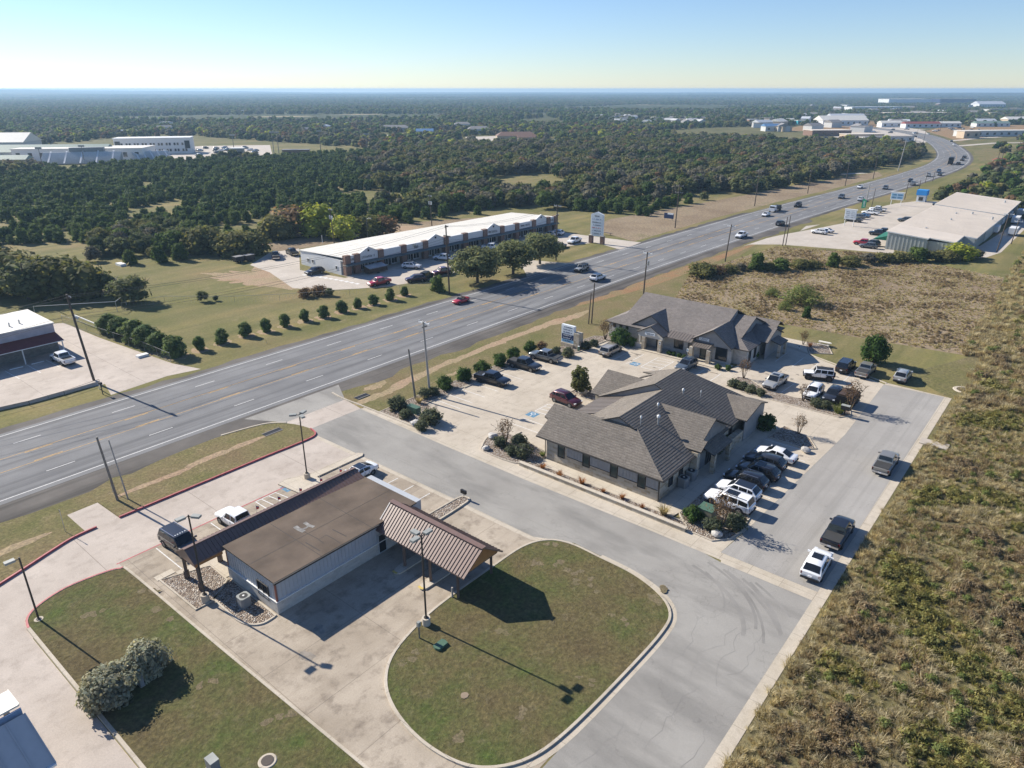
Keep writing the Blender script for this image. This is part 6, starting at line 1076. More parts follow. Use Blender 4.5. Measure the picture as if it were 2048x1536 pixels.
# ------------------------------------------------------------------ vehicles
# x forward, y left; stations of the lower body: x, sill half-width, sill z, waist half-width, waist z, top half-width, top z
KIND = {
 'pickup': dict(L=5.8, W=2.0, st=[(-2.9, .84, .58, .90, .78, .88, 1.02), (-2.82, .92, .50, .97, .85, .95, 1.10), (-1.0, .95, .42, .99, .85, .96, 1.13), (1.2, .95, .42, .99, .85, .95, 1.14), (1.9, .94, .44, .98, .86, .88, 1.15), (2.55, .93, .46, .96, .85, .82, 1.08), (2.82, .88, .50, .92, .80, .76, 0.98), (2.9, .80, .56, .84, .75, .72, .86)], cab=[(1.42, 1.10), (.66, 1.86), (-.85, 1.87), (-1.08, 1.10)], cw=(.92, .78), belt=1.12, pil=(-.10,), wh=(1.85, -1.72, .40)),
 'suv': dict(L=4.8, W=1.9, st=[(-2.4, .78, .50, .86, .76, .84, 1.02), (-2.3, .87, .36, .93, .86, .91, 1.12), (-1.0, .90, .32, .95, .86, .93, 1.12), (.9, .90, .32, .95, .86, .93, 1.09), (1.6, .88, .34, .94, .84, .86, 1.06), (2.15, .85, .36, .90, .76, .77, .97), (2.4, .76, .42, .80, .66, .66, .80)], cab=[(1.20, 1.06), (.30, 1.68), (-1.70, 1.68), (-2.32, 1.10)], cw=(.91, .75), belt=1.10, pil=(-.28, -1.28), wh=(1.45, -1.42, .36)),
 'big_suv': dict(L=5.2, W=2.0, st=[(-2.6, .82, .55, .90, .80, .88, 1.05), (-2.5, .92, .42, .97, .85, .94, 1.15), (-1.0, .95, .38, .99, .85, .96, 1.15), (1.0, .95, .38, .99, .85, .96, 1.12), (1.8, .94, .40, .97, .85, .88, 1.10), (2.4, .90, .42, .94, .82, .80, 1.02), (2.6, .82, .48, .86, .74, .72, .88)], cab=[(1.28, 1.10), (.55, 1.84), (-2.2, 1.84), (-2.5, 1.14)], cw=(.94, .80), belt=1.13, pil=(-.1, -1.2), wh=(1.6, -1.5, .40)),
 'sedan': dict(L=4.9, W=1.86, st=[(-2.45, .74, .45, .84, .66, .80, .92), (-2.3, .84, .32, .90, .74, .86, 1.0), (-1.2, .88, .26, .93, .72, .90, .94), (.9, .88, .26, .93, .70, .90, .92), (1.6, .86, .28, .91, .68, .80, .88), (2.2, .82, .30, .86, .58, .70, .76), (2.45, .70, .36, .74, .52, .60, .62)], cab=[(1.25, .89), (.28, 1.42), (-.85, 1.42), (-1.95, .98)], cw=(.89, .69), belt=.93, pil=(-.25,), wh=(1.5, -1.45, .34)),
 'minivan': dict(L=5.1, W=1.98, st=[(-2.55, .84, .50, .92, .74, .90, .95), (-2.48, .90, .36, .97, .80, .95, 1.06), (-1.0, .93, .30, .98, .78, .96, 1.05), (1.2, .93, .30, .98, .76, .95, 1.02), (1.9, .90, .32, .95, .72, .84, .98), (2.4, .84, .35, .88, .62, .70, .82), (2.55, .74, .42, .78, .58, .64, .68)], cab=[(1.75, .99), (.65, 1.70), (-2.2, 1.72), (-2.52, 1.05)], cw=(.95, .80), belt=1.04, pil=(.05, -1.15), wh=(1.6, -1.45, .34)),
 'jeep': dict(L=4.6, W=1.88, st=[(-2.1, .74, .55, .78, .8, .77, 1.12), (-2.05, .76, .50, .80, .85, .79, 1.15), (.6, .76, .50, .80, .85, .79, 1.15), (.8, .74, .52, .78, .85, .76, 1.14), (2.0, .64, .55, .68, .85, .62, 1.10), (2.1, .60, .60, .64, .82, .58, 1.04)], cab=[(.80, 1.13), (.45, 1.82), (-2.0, 1.84), (-2.06, 1.14)], cw=(.78, .68), belt=1.15, pil=(-.25, -1.15), wh=(1.45, -1.5, .43)),
}
def lerp(a, b, t): return a + (b-a)*t
def prof(pts, x):
    for (x0, z0), (x1, z1) in zip(pts, pts[1:]):
        if min(x0, x1) <= x <= max(x0, x1): return lerp(z0, z1, (x-x0)/(x1-x0) if x1 != x0 else 0)
    return pts[0][1] if x > pts[0][0] else pts[-1][1]
def car_parts(kind, paint, roofm=None, cover='bed_cover', extras=()):
    k = KIND[kind]; out = []
    mb = MB(); sec = []
    for x, wl, zl, wb, zb, wt, zt in k['st']:
        h = [(0, zl), (wl*.85, zl), (wl, zl+.07), (wb, lerp(zl, zb, .6)), (wb*1.0, zb), (lerp(wb, wt, .55), lerp(zb, zt, .75)), (wt, zt-.02), (wt-.10, zt), (wt*.5, zt+.018), (0, zt+.028)]
        sec.append([Vector((x, y, z)) for y, z in h] + [Vector((x, -y, z)) for y, z in h[-2:0:-1]])
    n = len(sec[0]); vs = [v for s in sec for v in s]; fs = [[i*n+j, (i+1)*n+j, (i+1)*n+(j+1) % n, i*n+(j+1) % n] for i in range(len(sec)-1) for j in range(n)]; fs += [list(range(n)), [len(vs)-n+j for j in range(n)][::-1]]
    mb.add(vs, fs, paint, True)
    cab = k['cab']; wb, wt = k['cw']; belt = k['belt']; x0, x1, x2, x3 = [c[0] for c in cab]
    xs = [x0, lerp(x0, x1, .5), x1, lerp(x1, x2, .5), x2, lerp(x2, x3, .5), x3]; P = sorted(cab, key=lambda c: -c[0])
    def side(x, t):
        zt = max(belt*.98, prof(P, x)); f = min(1, max(0, (zt-belt*.98)/(cab[1][1]-belt))); z = lerp(belt*.97, zt, t); return Vector((x, lerp(wb, wt, t*f**0.7), z))
    vs = []; R_ = []
    for x in xs:
        a, b, c = side(x, 0), side(x, .88), side(x, 1); c = Vector((c.x, c.y-.07, c.z)); d = Vector((x, 0, c.z+.025)); row = [a, b, c, d, Vector((c.x, -c.y, c.z)), Vector((b.x, -b.y, b.z)), Vector((a.x, -a.y, a.z))]; R_.append(row); vs += row
    m = 7; mb.add(vs, [[i*m+j+1, i*m+j, (i+1)*m+j, (i+1)*m+j+1][::-1] for i in range(len(xs)-1) for j in range(m-1)] + [list(range(m)), [len(vs)-m+j for j in range(m)][::-1]], paint, True)
    fx, rx, wr = k['wh']; HW = k['W']/2
    for x in (fx, rx):
        for s in (-1, 1): mb.tube((x, s*(HW-.25), wr+.02), (x, s*(HW-.012), wr+.02), wr+.085, wr+.085, 'black_plastic', 18)
    mb.bar((-k['L']/2+.35, 0, .3), (k['L']/2-.35, 0, .3), k['W']-.35, .22, 'black_plastic')
    for s in (-1, 1):
        for x in [x0 - .12] + list(k['pil']) + ([x2 - .05] if kind != 'pickup' else [x3 + .02]): mb.obox((x, s*(max(q[3] for q in k['st']) - .004), (belt + .5)/2), Vector((1, 0, 0)), Vector((0, 1, 0)), UP, .012, .012, (belt - .5)/2 - .03, 'black_plastic')
        mb.obox(((x0 + x2)/2, s*(max(q[3] for q in k['st']) - .03), .42), Vector((1, 0, 0)), Vector((0, 1, 0)), UP, (x0 - x2)/2, .03, .05, 'black_plastic')
    if kind == 'jeep':
        for x in (fx, rx):
            for s in (-1, 1): mb.bar((x-.55, s*.80, .98), (x+.5, s*.80, .98), .30, .07, 'black_plastic')
        mb.tube((-2.1, 0, .95), (-2.36, 0, .95), .40, .40, 'tyre', 16); mb.bar((2.12, -.85, .6), (2.12, .85, .6), .18, .2, 'black_plastic')
    o = mb.build('body'); o.data.set_sharp_from_angle(angle=R(40)); out.append(('body', o, None))
    def piece(name, fn, parent=None):
        b = MB(); fn(b); q = b.build(name); out.append((name, q, parent)); return name
    def quad(b, a, c, d, e, ins, off, mat, outw):
        ctr = (a+c+d+e)/4; nr = (c-a).cross(e-a).normalized(); nr = nr if nr.dot(outw) > 0 else -nr; q = [p.lerp(ctr, ins) + nr*off for p in (a, c, d, e)]; k2 = [p - nr*.02 for p in q]; b.add(q + k2, [[0, 1, 2, 3], [0, 4, 5, 1], [1, 5, 6, 2], [2, 6, 7, 3], [3, 7, 4, 0]], mat)
    F0, F1, B1, B0 = R_[0], R_[2], R_[4], R_[6]
    def screen(b, xa, xb, t0, t1, sgn):
        vs = []; fr = (-.90, -.5, 0, .5, .90); nr = Vector((abs(prof(P, xb)-prof(P, xa)), 0, abs(xa-xb))).normalized(); nr.x *= sgn
        for k in range(5):
            x = lerp(xa, xb, lerp(t0, t1, k/4)); c = side(x, 1); w = c.y - .07; e = side(x, .9).y
            for f in fr: vs.append(Vector((x, f*lerp(w, e, .5), c.z + .025*(1-abs(f)))) + nr*.022)
        bk = [v - nr*.03 for v in vs]; fs = [[5*i+j, 5*i+j+1, 5*i+j+6, 5*i+j+5] for i in range(4) for j in range(4)]; rim_ = [0, 1, 2, 3, 4, 9, 14, 19, 24, 23, 22, 21, 20, 15, 10, 5]
        b.add(vs + bk, fs + [[25+q for q in f[::-1]] for f in fs] + [[rim_[i], rim_[i-1], 25+rim_[i-1], 25+rim_[i]] for i in range(16)], 'car_glass')
    piece('windshield', lambda b: screen(b, x0, x1, .10, .94, 1))
    piece('rear_window', lambda b: screen(b, x3, x2, .35 if kind == 'pickup' else .12, .93, -1))
    cuts = [x1+.55*(x0-x1)] + list(k['pil']) + [lerp(x2, x3, .35)]
    for s in (1, -1):
        def sw(b):
            for a, c in zip(cuts, cuts[1:]):
                a2, c2 = a - .05, c + .05; pts = [side(a2, .14), side(c2, .14)] + ([side(c2, .85)] if True else []) + ([side(lerp(a2, c2, .5), .86)] if a == cuts[0] else []) + ([side(min(a2, x1), .86)] if a == cuts[0] else [side(a2, .86)])
                pts = [Vector((p.x, (p.y+.012)*s, p.z)) for p in pts]; inn = [Vector((p.x, p.y-.02*s, p.z)) for p in pts]; q = len(pts); b.add(pts + inn, [list(range(q)) if s < 0 else list(range(q))[::-1]] + [[j, (j+1) % q, q+(j+1) % q, q+j] for j in range(q)], 'car_glass')
        piece('side_window', sw)
        def lamp(b): x = k['st'][-1][0]; b.obox((x-.10, s*k['st'][-2][5]*.93, k['st'][-2][6]*.84), Vector((1, 0, 0)), Vector((0, 1, 0)), UP, .12, .15, .065, 'headlamp')
        piece('headlight', lamp)
        def tail(b): x = k['st'][0][0]; b.obox((x+.07, s*k['st'][0][3]*.93, k['st'][0][4]+.12), Vector((1, 0, 0)), Vector((0, 1, 0)), UP, .07, .08, .15, 'tail_lens')
        piece('tail_light', tail)
        def mir(b): b.obox((x0-.30, s*(HW+.10), belt+.08), Vector((1, 0, 0)), Vector((0, 1, 0)), UP, .07, .12, .08, paint if kind != 'jeep' else 'black_plastic')
        piece('mirror', mir)
        for x in (fx, rx):
            piece('wheel', lambda b: b.tube((x, s*(HW-.24), wr), (x, s*(HW+.006), wr), wr, wr, 'tyre', 20))
            def rim(b):
                b.tube((x, s*(HW-.1), wr), (x, s*(HW+.014), wr), wr*.64, wr*.60, 'rim_dark' if 'dark_rims' in extras else 'rim_metal', 14)
                for q in range(5): b.obox((x + math.cos(q*1.257)*wr*.36, s*(HW+.016), wr + math.sin(q*1.257)*wr*.36), Vector((-math.sin(q*1.257), 0, math.cos(q*1.257))), Vector((0, 1, 0)), Vector((math.cos(q*1.257), 0, math.sin(q*1.257))), wr*.10, .008, wr*.16, 'tyre')
            piece('rim', rim, 'wheel')
    xr = k['st'][0][0]
    def bump(b):
        b.bar((xr-.02, -HW*.86, .60 if kind in ('pickup', 'jeep') else .48), (xr-.02, HW*.86, .60 if kind in ('pickup', 'jeep') else .48), .16, .20, 'chrome' if kind == 'pickup' else 'black_plastic')
    piece('rear_bumper', bump); piece('license_plate', lambda b: b.obox((xr-.07 if kind == 'pickup' else xr-.02, 0, .70 if kind != 'pickup' else .62), Vector((1, 0, 0)), Vector((0, 1, 0)), UP, .05, .17, .08, 'plate'))
    def grille(b): x = k['st'][-1][0]; b.obox((x-.03, 0, k['st'][-1][4]-.02), Vector((1, 0, 0)), Vector((0, 1, 0)), UP, .06, .42, .13, 'chrome' if kind == 'pickup' else 'black_plastic')
    piece('grille', grille)
    if kind == 'pickup':
        if cover: piece('bed_cover', lambda b: b.obox((-1.92, 0, 1.16), Vector((1, 0, 0)), Vector((0, 1, 0)), UP, .84, .83, .022, cover))
        else:
            def bed(b):
                b.obox((-1.92, 0, 1.15), Vector((1, 0, 0)), Vector((0, 1, 0)), UP, .80, .78, .012, 'black_plastic')
                for s in (-1, 1): b.obox((-1.92, s*.88, 1.17), Vector((1, 0, 0)), Vector((0, 1, 0)), UP, .90, .07, .05, paint)
                b.obox((-2.80, 0, 1.16), Vector((1, 0, 0)), Vector((0, 1, 0)), UP, .05, .84, .05, paint)
            piece('bed', bed)
    top = cab[1][1]
    if roofm: piece('roof', lambda b: b.obox(((x1+x2)/2, 0, top+.025), Vector((1, 0, 0)), Vector((0, 1, 0)), UP, (x1-x2)/2-.04, wt-.08, .022, roofm))
    if 'sunroof' in extras: piece('sunroof', lambda b: b.obox((lerp(x1, x2, .30), 0, top+.030), Vector((1, 0, 0)), Vector((0, 1, 0)), UP, (x1-x2)*.24, wt*.62, .018, 'car_glass'))
    if 'rails' in extras:
        for s in (-1, 1): piece('roof_rail', lambda b: b.bar((x1-.1, s*(wt-.09), top+.06), (x2+.1, s*(wt-.09), top+.06), .05, .05, 'chrome'))
    if 'toolbox' in extras: piece('tool_box', lambda b: b.obox((-1.25, 0, 1.25), Vector((1, 0, 0)), Vector((0, 1, 0)), UP, .14, .85, .14, 'galv'))
    if 'cab_lights' in extras: piece('roof_lights', lambda b: [b.obox((x1-.25, y*.25, top+.045), Vector((1, 0, 0)), Vector((0, 1, 0)), UP, .08, .05, .025, 'headlamp') for y in (-2, -1, 0, 1, 2)])
    return out
CARS = {}
def car(key, name, u, v, head, label, cat, group=None, z=0.0, sc=1.0, ab_=None):
    """key = (kind, paint, roof, bed cover, extras); (u, v) = middle of the vehicle in the photo; head = heading in degrees from the highway direction"""
    if key not in CARS:
        parts = car_parts(key[0], 'car_' + key[1], *key[2:]); CARS[key] = [(n, o.data, pr) for n, o, pr in parts]
        for n, o, pr in parts: bpy.data.objects.remove(o)
    p = W(*ab_) if ab_ else PX(u, v, 0.75); t = thing(name, label, cat, (p.x, p.y, 0.013+z), TH + R(head), group); t.scale = (sc, sc, sc); last = None
    for n, me, pr in CARS[key]:
        o = bpy.data.objects.new(n, me); C.objects.link(o); o.parent = last if pr else t
        if not pr: last = o
    return t
PK = lambda c, cover='bed_cover', ex=(), roof=None: ('pickup', c, roof, cover, ex)
SV = lambda c, roof=None, ex=('rails',): ('suv', c, roof, None, ex)
SD = lambda c, roof=None, ex=(): ('sedan', c, roof, None, ex)
BS = lambda c, roof=None, ex=('rails',): ('big_suv', c, roof, None, ex)
JP = lambda c: ('jeep', c, 'black_plastic', None, ('dark_rims',))
car(PK('white'), 'pickup_truck', 476, 1040, 93, 'white pickup with black rear end parked in front of the brown-roofed arcade', 'pickup')
car(BS('black', None, ('rails', 'cab_lights')), 'suv', 361, 1084, -87, 'black SUV with silver roof rails parked under the left end of the arcade', 'suv')
car(SD('white', 'car_black'), 'sedan', 716, 944, 183, 'white sedan with dark glass roof at the far end of the arcade', 'car')
car(PK('black', None, ('toolbox', 'dark_rims')), 'pickup_truck', 985, 757, -83, 'black pickup with open bed and tool box, nearest of three by the hedge', 'pickup')
car(PK('dark'), 'pickup_truck', 1049, 728, -86, 'black pickup with covered bed, middle of the three along the hedge', 'pickup')
car(PK('grey'), 'pickup_truck', 1091, 712, 94, 'grey pickup nosed into the hedge below the monument sign', 'pickup')
car(('minivan', 'champagne', None, None, ('rails',)), 'minivan', 1222, 699, 2, 'silver-beige minivan parked before the second office', 'minivan')
car(SV('slate', None, ('rails', 'sunroof')), 'suv', 1373, 729, 178, 'grey-blue SUV facing out beside the second office entrance', 'suv')
car(SV('maroon'), 'suv', 1132, 797, -95, 'maroon SUV half hidden by the near office roof', 'suv')
car(PK('silver', 'bed_cover', ('sunroof',)), 'pickup_truck', 1551, 762, 178, 'silver-white pickup with glass sunroof facing the median', 'pickup')
car(JP('white'), 'off_roader', 1637, 749, 110, 'white boxy off-roader with black hardtop standing crosswise in the rear lot', 'off-roader', sc=1.02)
car(SV('white', None, ('rails',)), 'suv', 1627, 783, 180, 'white SUV facing the median beside the dark SUV', 'suv')
car(SV('dark', None, ('sunroof',)), 'suv', 1667, 789, 180, 'dark grey SUV between the white SUV and the dumpster', 'suv')
car(BS('black', None, ('rails',)), 'suv', 1692, 731, 0, 'black SUV parked on the grass edge left of the tan pickup', 'suv')
car(PK('tan', 'bed_cover', ()), 'pickup_truck', 1732, 739, 0, 'tan-grey pickup on the grass edge below the round green tree', 'pickup')
car(SV('silver'), 'suv', 1806, 750, 0, 'silver crossover standing alone on the grass', 'suv')
for i, (a, k, lab) in enumerate([(66.1, BS('white', None, ('rails', 'sunroof')), 'white SUV with long glass roof, nearest in the row behind the near office'), (68.9, SV('white', 'car_black', ()), 'white SUV with black roof, second in the row behind the near office'), (71.7, SV('black'), 'black SUV, third in the row behind the near office'), (74.5, SV('black', None, ('rails', 'sunroof')), 'black SUV with chrome-edged roof, fourth in the row behind the near office'), (77.3, SV('dark', None, ()), 'black crossover, fifth in the row behind the near office'), (80.1, SD('white'), 'white sedan, farthest in the row behind the near office')]):
    car(k, 'sedan' if i == 5 else 'suv', 0, 0, 90, lab, 'car' if i == 5 else 'suv', 'cars in the row behind the near office', ab_=(a, -24.4 + (0.2 if i == 0 else -0.3 if i in (2, 4) else 0)))
car(PK('tan'), 'pickup_truck', 1789, 920, 1, 'tan-grey pickup with black bed cover parked by the weeds of the alley', 'pickup', ab_=(86.3, -13.4))
car(PK('black'), 'pickup_truck', 1693, 1072, 1, 'black pickup with black bed cover parked by the weeds of the alley', 'pickup', ab_=(67.6, -13.3))
car(SV('white', None, ('sunroof',)), 'suv', 1654, 1130, 3, 'white SUV behind the black pickup at the alley mouth', 'suv', ab_=(60.9, -13.2))
car(PK('white', None, ('toolbox',)), 'pickup_truck', 125, 716, 92, 'white pickup with open bed at the white building with red awning', 'pickup')
# traffic
def on_road(u, v): p = PX(u, v, 0.7); return p
hw = [('red_sports', 922, 600, 180), (('jeep', 'silver', 'black_plastic', None, ()), 1163, 537, 181, 'off_roader', 'silver boxy off-roader coming down the highway beside the shop entrance', 'off-roader'), (SV('white', 'car_black', ()), 1196, 554, 1, 'suv', 'white SUV with dark roof driving away next to the silver off-roader', 'suv'), (PK('white', None), 1483, 470, 181, 'pickup_truck', 'white pickup on the highway at the warehouse entrance', 'pickup'), (SV('dark'), 1561, 446, 2, 'suv', 'dark SUV driving away behind the twin poles', 'suv'), (SD('white'), 1532, 428, 182, 'sedan', 'white car coming towards the warehouse on the highway, beside the flatbed', 'car'),
 (JP('dark'), 1596, 410, 182, 'off_roader', 'black square-backed off-roader behind the flatbed truck', 'off-roader'), (SV('slate'), 1683, 393, 184, 'suv', 'dark blue SUV on the highway left of the warehouse signs', 'suv'), (SD('white'), 1720, 373, 184, 'sedan', 'white sedan in the far lane nearest the woodland', 'car'), (SV('white'), 1722, 398, 4, 'suv', 'white SUV beside the pale pole on the highway', 'suv'), (SV('grey'), 1771, 375, 185, 'suv', 'grey SUV in mid highway behind the blue-and-white sign', 'suv'), (SV('black'), 1821, 361, 186, 'suv', 'black SUV ahead of the silver pickup', 'suv'), (PK('silver', None), 1826, 367, 5, 'pickup_truck', 'silver pickup next to the black SUV', 'pickup'), (SV('silver'), 1857, 350, 187, 'suv', 'silver SUV at the start of the bend', 'suv'), (PK('blue', None), 1878, 342, 5, 'pickup_truck', 'blue-grey pickup upper of the pair before the bend', 'pickup'), (SD('slate'), 1880, 348, 4, 'sedan', 'slate sedan lower of the pair before the bend', 'car'),
 (SV('black'), 1917, 327, 0, 'suv', 'black SUV just behind the big dark truck', 'suv'), (SD('dark'), 1925, 319, 0, 'sedan', 'dark car, first of two on the outer bend', 'car'), (SV('dark'), 1929, 314, -2, 'suv', 'dark SUV, second of two on the outer bend', 'suv'), (SV('white'), 1908, 290, 195, 'suv', 'white SUV rounding the bend', 'suv'), (SD('dark'), 1903, 282, 17, 'sedan', 'dark car at the top of the bend', 'car'), (SD('white'), 1857, 268, 200, 'sedan', 'white car beyond the bend', 'car')]
for h in hw[1:]: car(h[0], h[4], h[1], h[2], h[3], h[5], h[6], 'traffic on the highway')
t = thing('convertible', 'open red convertible on the near stretch of the highway', 'car', PX(922, 601, 0.5).xy.to_3d() + Vector((0, 0, .014)), TH + math.pi, 'traffic on the highway')
def local(parent, name, fn, par2=None):
    b = MB(); fn(b); o = b.build(name); o.parent = par2 or parent; return o
def conv(b):
    sec = []
    for x, w, z0, z1 in [(-2.1, .70, .4, .75), (-1.95, .84, .3, .92), (-1.2, .90, .24, .90), (.4, .90, .24, .86), (1.2, .88, .25, .84), (1.8, .82, .28, .74), (2.1, .66, .34, .58)]:
        h = [(0, z0), (w*.9, z0), (w, lerp(z0, z1, .5)), (w*.93, z1-.05), (w*.7, z1), (0, z1+.02)]; sec.append([Vector((x, y, z)) for y, z in h] + [Vector((x, -y, z)) for y, z in h[-2:0:-1]])
    n = len(sec[0]); vs = [v for s in sec for v in s]; b.add(vs, [[i*n+j, (i+1)*n+j, (i+1)*n+(j+1) % n, i*n+(j+1) % n] for i in range(6) for j in range(n)] + [list(range(n)), [len(vs)-n+j for j in range(n)][::-1]], 'car_red', True)
local(t, 'body', conv); local(t, 'cockpit', lambda b: b.obox((-.35, 0, .90), Vector((1, 0, 0)), Vector((0, 1, 0)), UP, .85, .66, .02, 'black_plastic'))
for s in (-1, 1):
    local(t, 'seat', lambda b: (b.obox((-.75, s*.33, 1.0), Vector((1, 0, 0)), Vector((0, 1, 0)), UP, .1, .22, .22, 'seat_leather'), b.obox((-.45, s*.33, .95), Vector((1, 0, 0)), Vector((0, 1, 0)), UP, .25, .22, .05, 'seat_leather')))
    for x in (1.3, -1.3):
        w_ = local(t, 'wheel', lambda b: b.tube((x, s*.66, .32), (x, s*.915, .32), .32, .32, 'tyre', 16)); local(t, 'rim', lambda b: b.tube((x, s*.8, .32), (x, s*.925, .32), .2, .19, 'rim_metal', 12), w_)
local(t, 'windshield', lambda b: b.add([(.72, -.66, .87), (.72, .66, .87), (.30, .56, 1.22), (.30, -.56, 1.22), (.69, -.66, .87), (.69, .66, .87), (.27, .56, 1.22), (.27, -.56, 1.22)], [[0, 1, 2, 3], [7, 6, 5, 4], [3, 2, 6, 7]], 'car_glass'))
def truck(name, u, v, head, label, cat, cabc, bed, L=7.5, H=2.3, group='traffic on the highway'):
    p = PX(u, v, 1.0); t = thing(name, label, cat, (p.x, p.y, .014), TH + R(head), group); X, Y = Vector((1, 0, 0)), Vector((0, 1, 0))
    def cb(b):
        b.obox((L/2-1.0, 0, 1.45), X, Y, UP, .95, 1.05, .85, cabc); b.obox((L/2-.15, 0, 1.1), X, Y, UP, .5, 1.0, .5, cabc)
    local(t, 'cab', cb); local(t, 'windshield', lambda b: b.obox((L/2-.02, 0, 1.9), X, Y, UP, .03, .9, .3, 'car_glass'))
    for s in (-1, 1): local(t, 'side_window', lambda b: b.obox((L/2-.9, s*1.04, 1.85), X, Y, UP, .45, .03, .28, 'car_glass'))
    local(t, 'bed', bed)
    for x in (L/2-.7, -L/2+1.0, -L/2+2.1):
        for s in (-1, 1): local(t, 'wheel', lambda b: b.tube((x, s*.75, .5), (x, s*1.1, .5), .5, .5, 'tyre', 14))
X_, Y_ = Vector((1, 0, 0)), Vector((0, 1, 0))
truck('flatbed_truck', 1551, 417, 182, 'white-cabbed flatbed truck with black load beside the woodland verge', 'truck', 'car_white', lambda b: (b.obox((-1.2, 0, 1.0), X_, Y_, UP, 2.6, 1.15, .12, 'dark_box'), b.obox((-1.2, 0, 1.55), X_, Y_, UP, 2.3, 1.0, .42, 'dark_box'), b.obox((1.3, 0, 1.7), X_, Y_, UP, .06, 1.1, .7, 'dark_box')))
truck('dump_truck', 1901, 325, 186, 'tall dark lorry with high-sided body on the bend', 'truck', 'dark_box', lambda b: (b.obox((-2.2, 0, 2.4), X_, Y_, UP, 4.2, 1.25, 1.5, 'dark_box'), b.obox((-2.2, 0, .75), X_, Y_, UP, 4.4, .6, .2, 'black_plastic'), b.obox((-6.45, 0, 2.3), X_, Y_, UP, .04, 1.1, 1.1, 'crate_brown')), L=12)
# shops and warehouse lots
lot = [(SV('black', None, ()), 629, 542, 175, 'suv', 'black SUV at the left end wall of the shops', 'suv'), (PK('black', 'bed_cover'), 551, 511, 60, 'pickup_truck', 'dark pickup at the corner of the shops yard', 'pickup'), (PK('dark', None), 584, 504, 75, 'pickup_truck', 'dark pickup behind the left end of the shops', 'pickup'), (PK('red', None), 758, 564, 175, 'pickup_truck', 'red pickup in front of the shops, by the scrub fence', 'pickup'), (SV('purple'), 831, 557, 150, 'suv', 'dark plum SUV right of the red pickup', 'suv'), (JP('olive'), 853, 551, 20, 'off_roader', 'dark green off-roader beside the plum SUV', 'off-roader'), (PK('maroon', None), 885, 543, 170, 'pickup_truck', 'dark red pickup behind the black pole', 'pickup'), (SV('white', 'car_black', ()), 823, 531, -60, 'suv', 'white SUV in the shade of the shop fronts', 'suv'), (PK('white', 'bed_cover'), 888, 515, 110, 'pickup_truck', 'white pickup nosed at the shops behind the black pole', 'pickup'), (PK('white', None), 984, 494, -70, 'pickup_truck', 'white pickup in shade above the oaks', 'pickup'),
 (SV('white'), 1113, 465, 100, 'suv', 'white SUV at the right end of the shops', 'suv'), (SV('silver'), 1100, 468, 95, 'suv', 'silver SUV half behind the black pole at the shops', 'suv'), (PK('white', None), 1149, 481, 185, 'pickup_truck', 'white pickup in sunlight at the right end of the shops lot', 'pickup'), (SD('silver'), 1121, 490, 5, 'sedan', 'silver car emerging behind the right-hand oak', 'car')]
for h in lot: car(h[0], h[4], h[1], h[2], h[3], h[5], h[6], 'vehicles in the shops lot')
wl = [(SV('white'), 1639, 463, 85, 'suv', 'white SUV, nearer of two alone at the warehouse lot edge', 'suv'), (SD('white'), 1651, 460, 85, 'sedan', 'white car behind the lone SUV at the warehouse lot edge', 'car'), (PK('dark', None), 1707, 439, 85, 'pickup_truck', 'dark pickup under the first warehouse sign', 'pickup'), (SV('grey'), 1716, 433, 85, 'suv', 'grey SUV second in the row under the warehouse sign', 'suv'), (SD('blue'), 1726, 430, 85, 'sedan', 'blue-grey car third in the row under the warehouse sign', 'car'), (PK('white', None), 1741, 425, 85, 'pickup_truck', 'white pickup fourth in the row at the warehouse lot', 'pickup'), (SV('silver'), 1750, 421, 85, 'suv', 'silver SUV last in the row at the warehouse lot', 'suv'), (PK('white', 'bed_cover'), 1756, 418, 85, 'pickup_truck', 'white pickup at the far end of the warehouse row', 'pickup'),
 (PK('red', None), 1728, 485, 95, 'pickup_truck', 'red pickup before the warehouse entrance', 'pickup'), (SV('dark'), 1743, 486, 95, 'suv', 'dark SUV behind the grey one before the warehouse entrance', 'suv'), (SV('grey'), 1737, 491, 95, 'suv', 'grey crossover nearest before the warehouse entrance', 'suv'), (PK('black', None), 1758, 466, 95, 'pickup_truck', 'black pickup by the green warehouse awning', 'pickup'), (PK('dark'), 1768, 463, 95, 'pickup_truck', 'second black pickup tucked under the green awning', 'pickup'), (SV('slate'), 1811, 439, 95, 'suv', 'dark SUV halfway along the warehouse front', 'suv'), (SV('dark'), 1879, 408, 95, 'suv', 'dark SUV at the far end of the warehouse front', 'suv')]
for h in wl: car(h[0], h[4], h[1], h[2], h[3], h[5], h[6], 'vehicles in the warehouse lot')
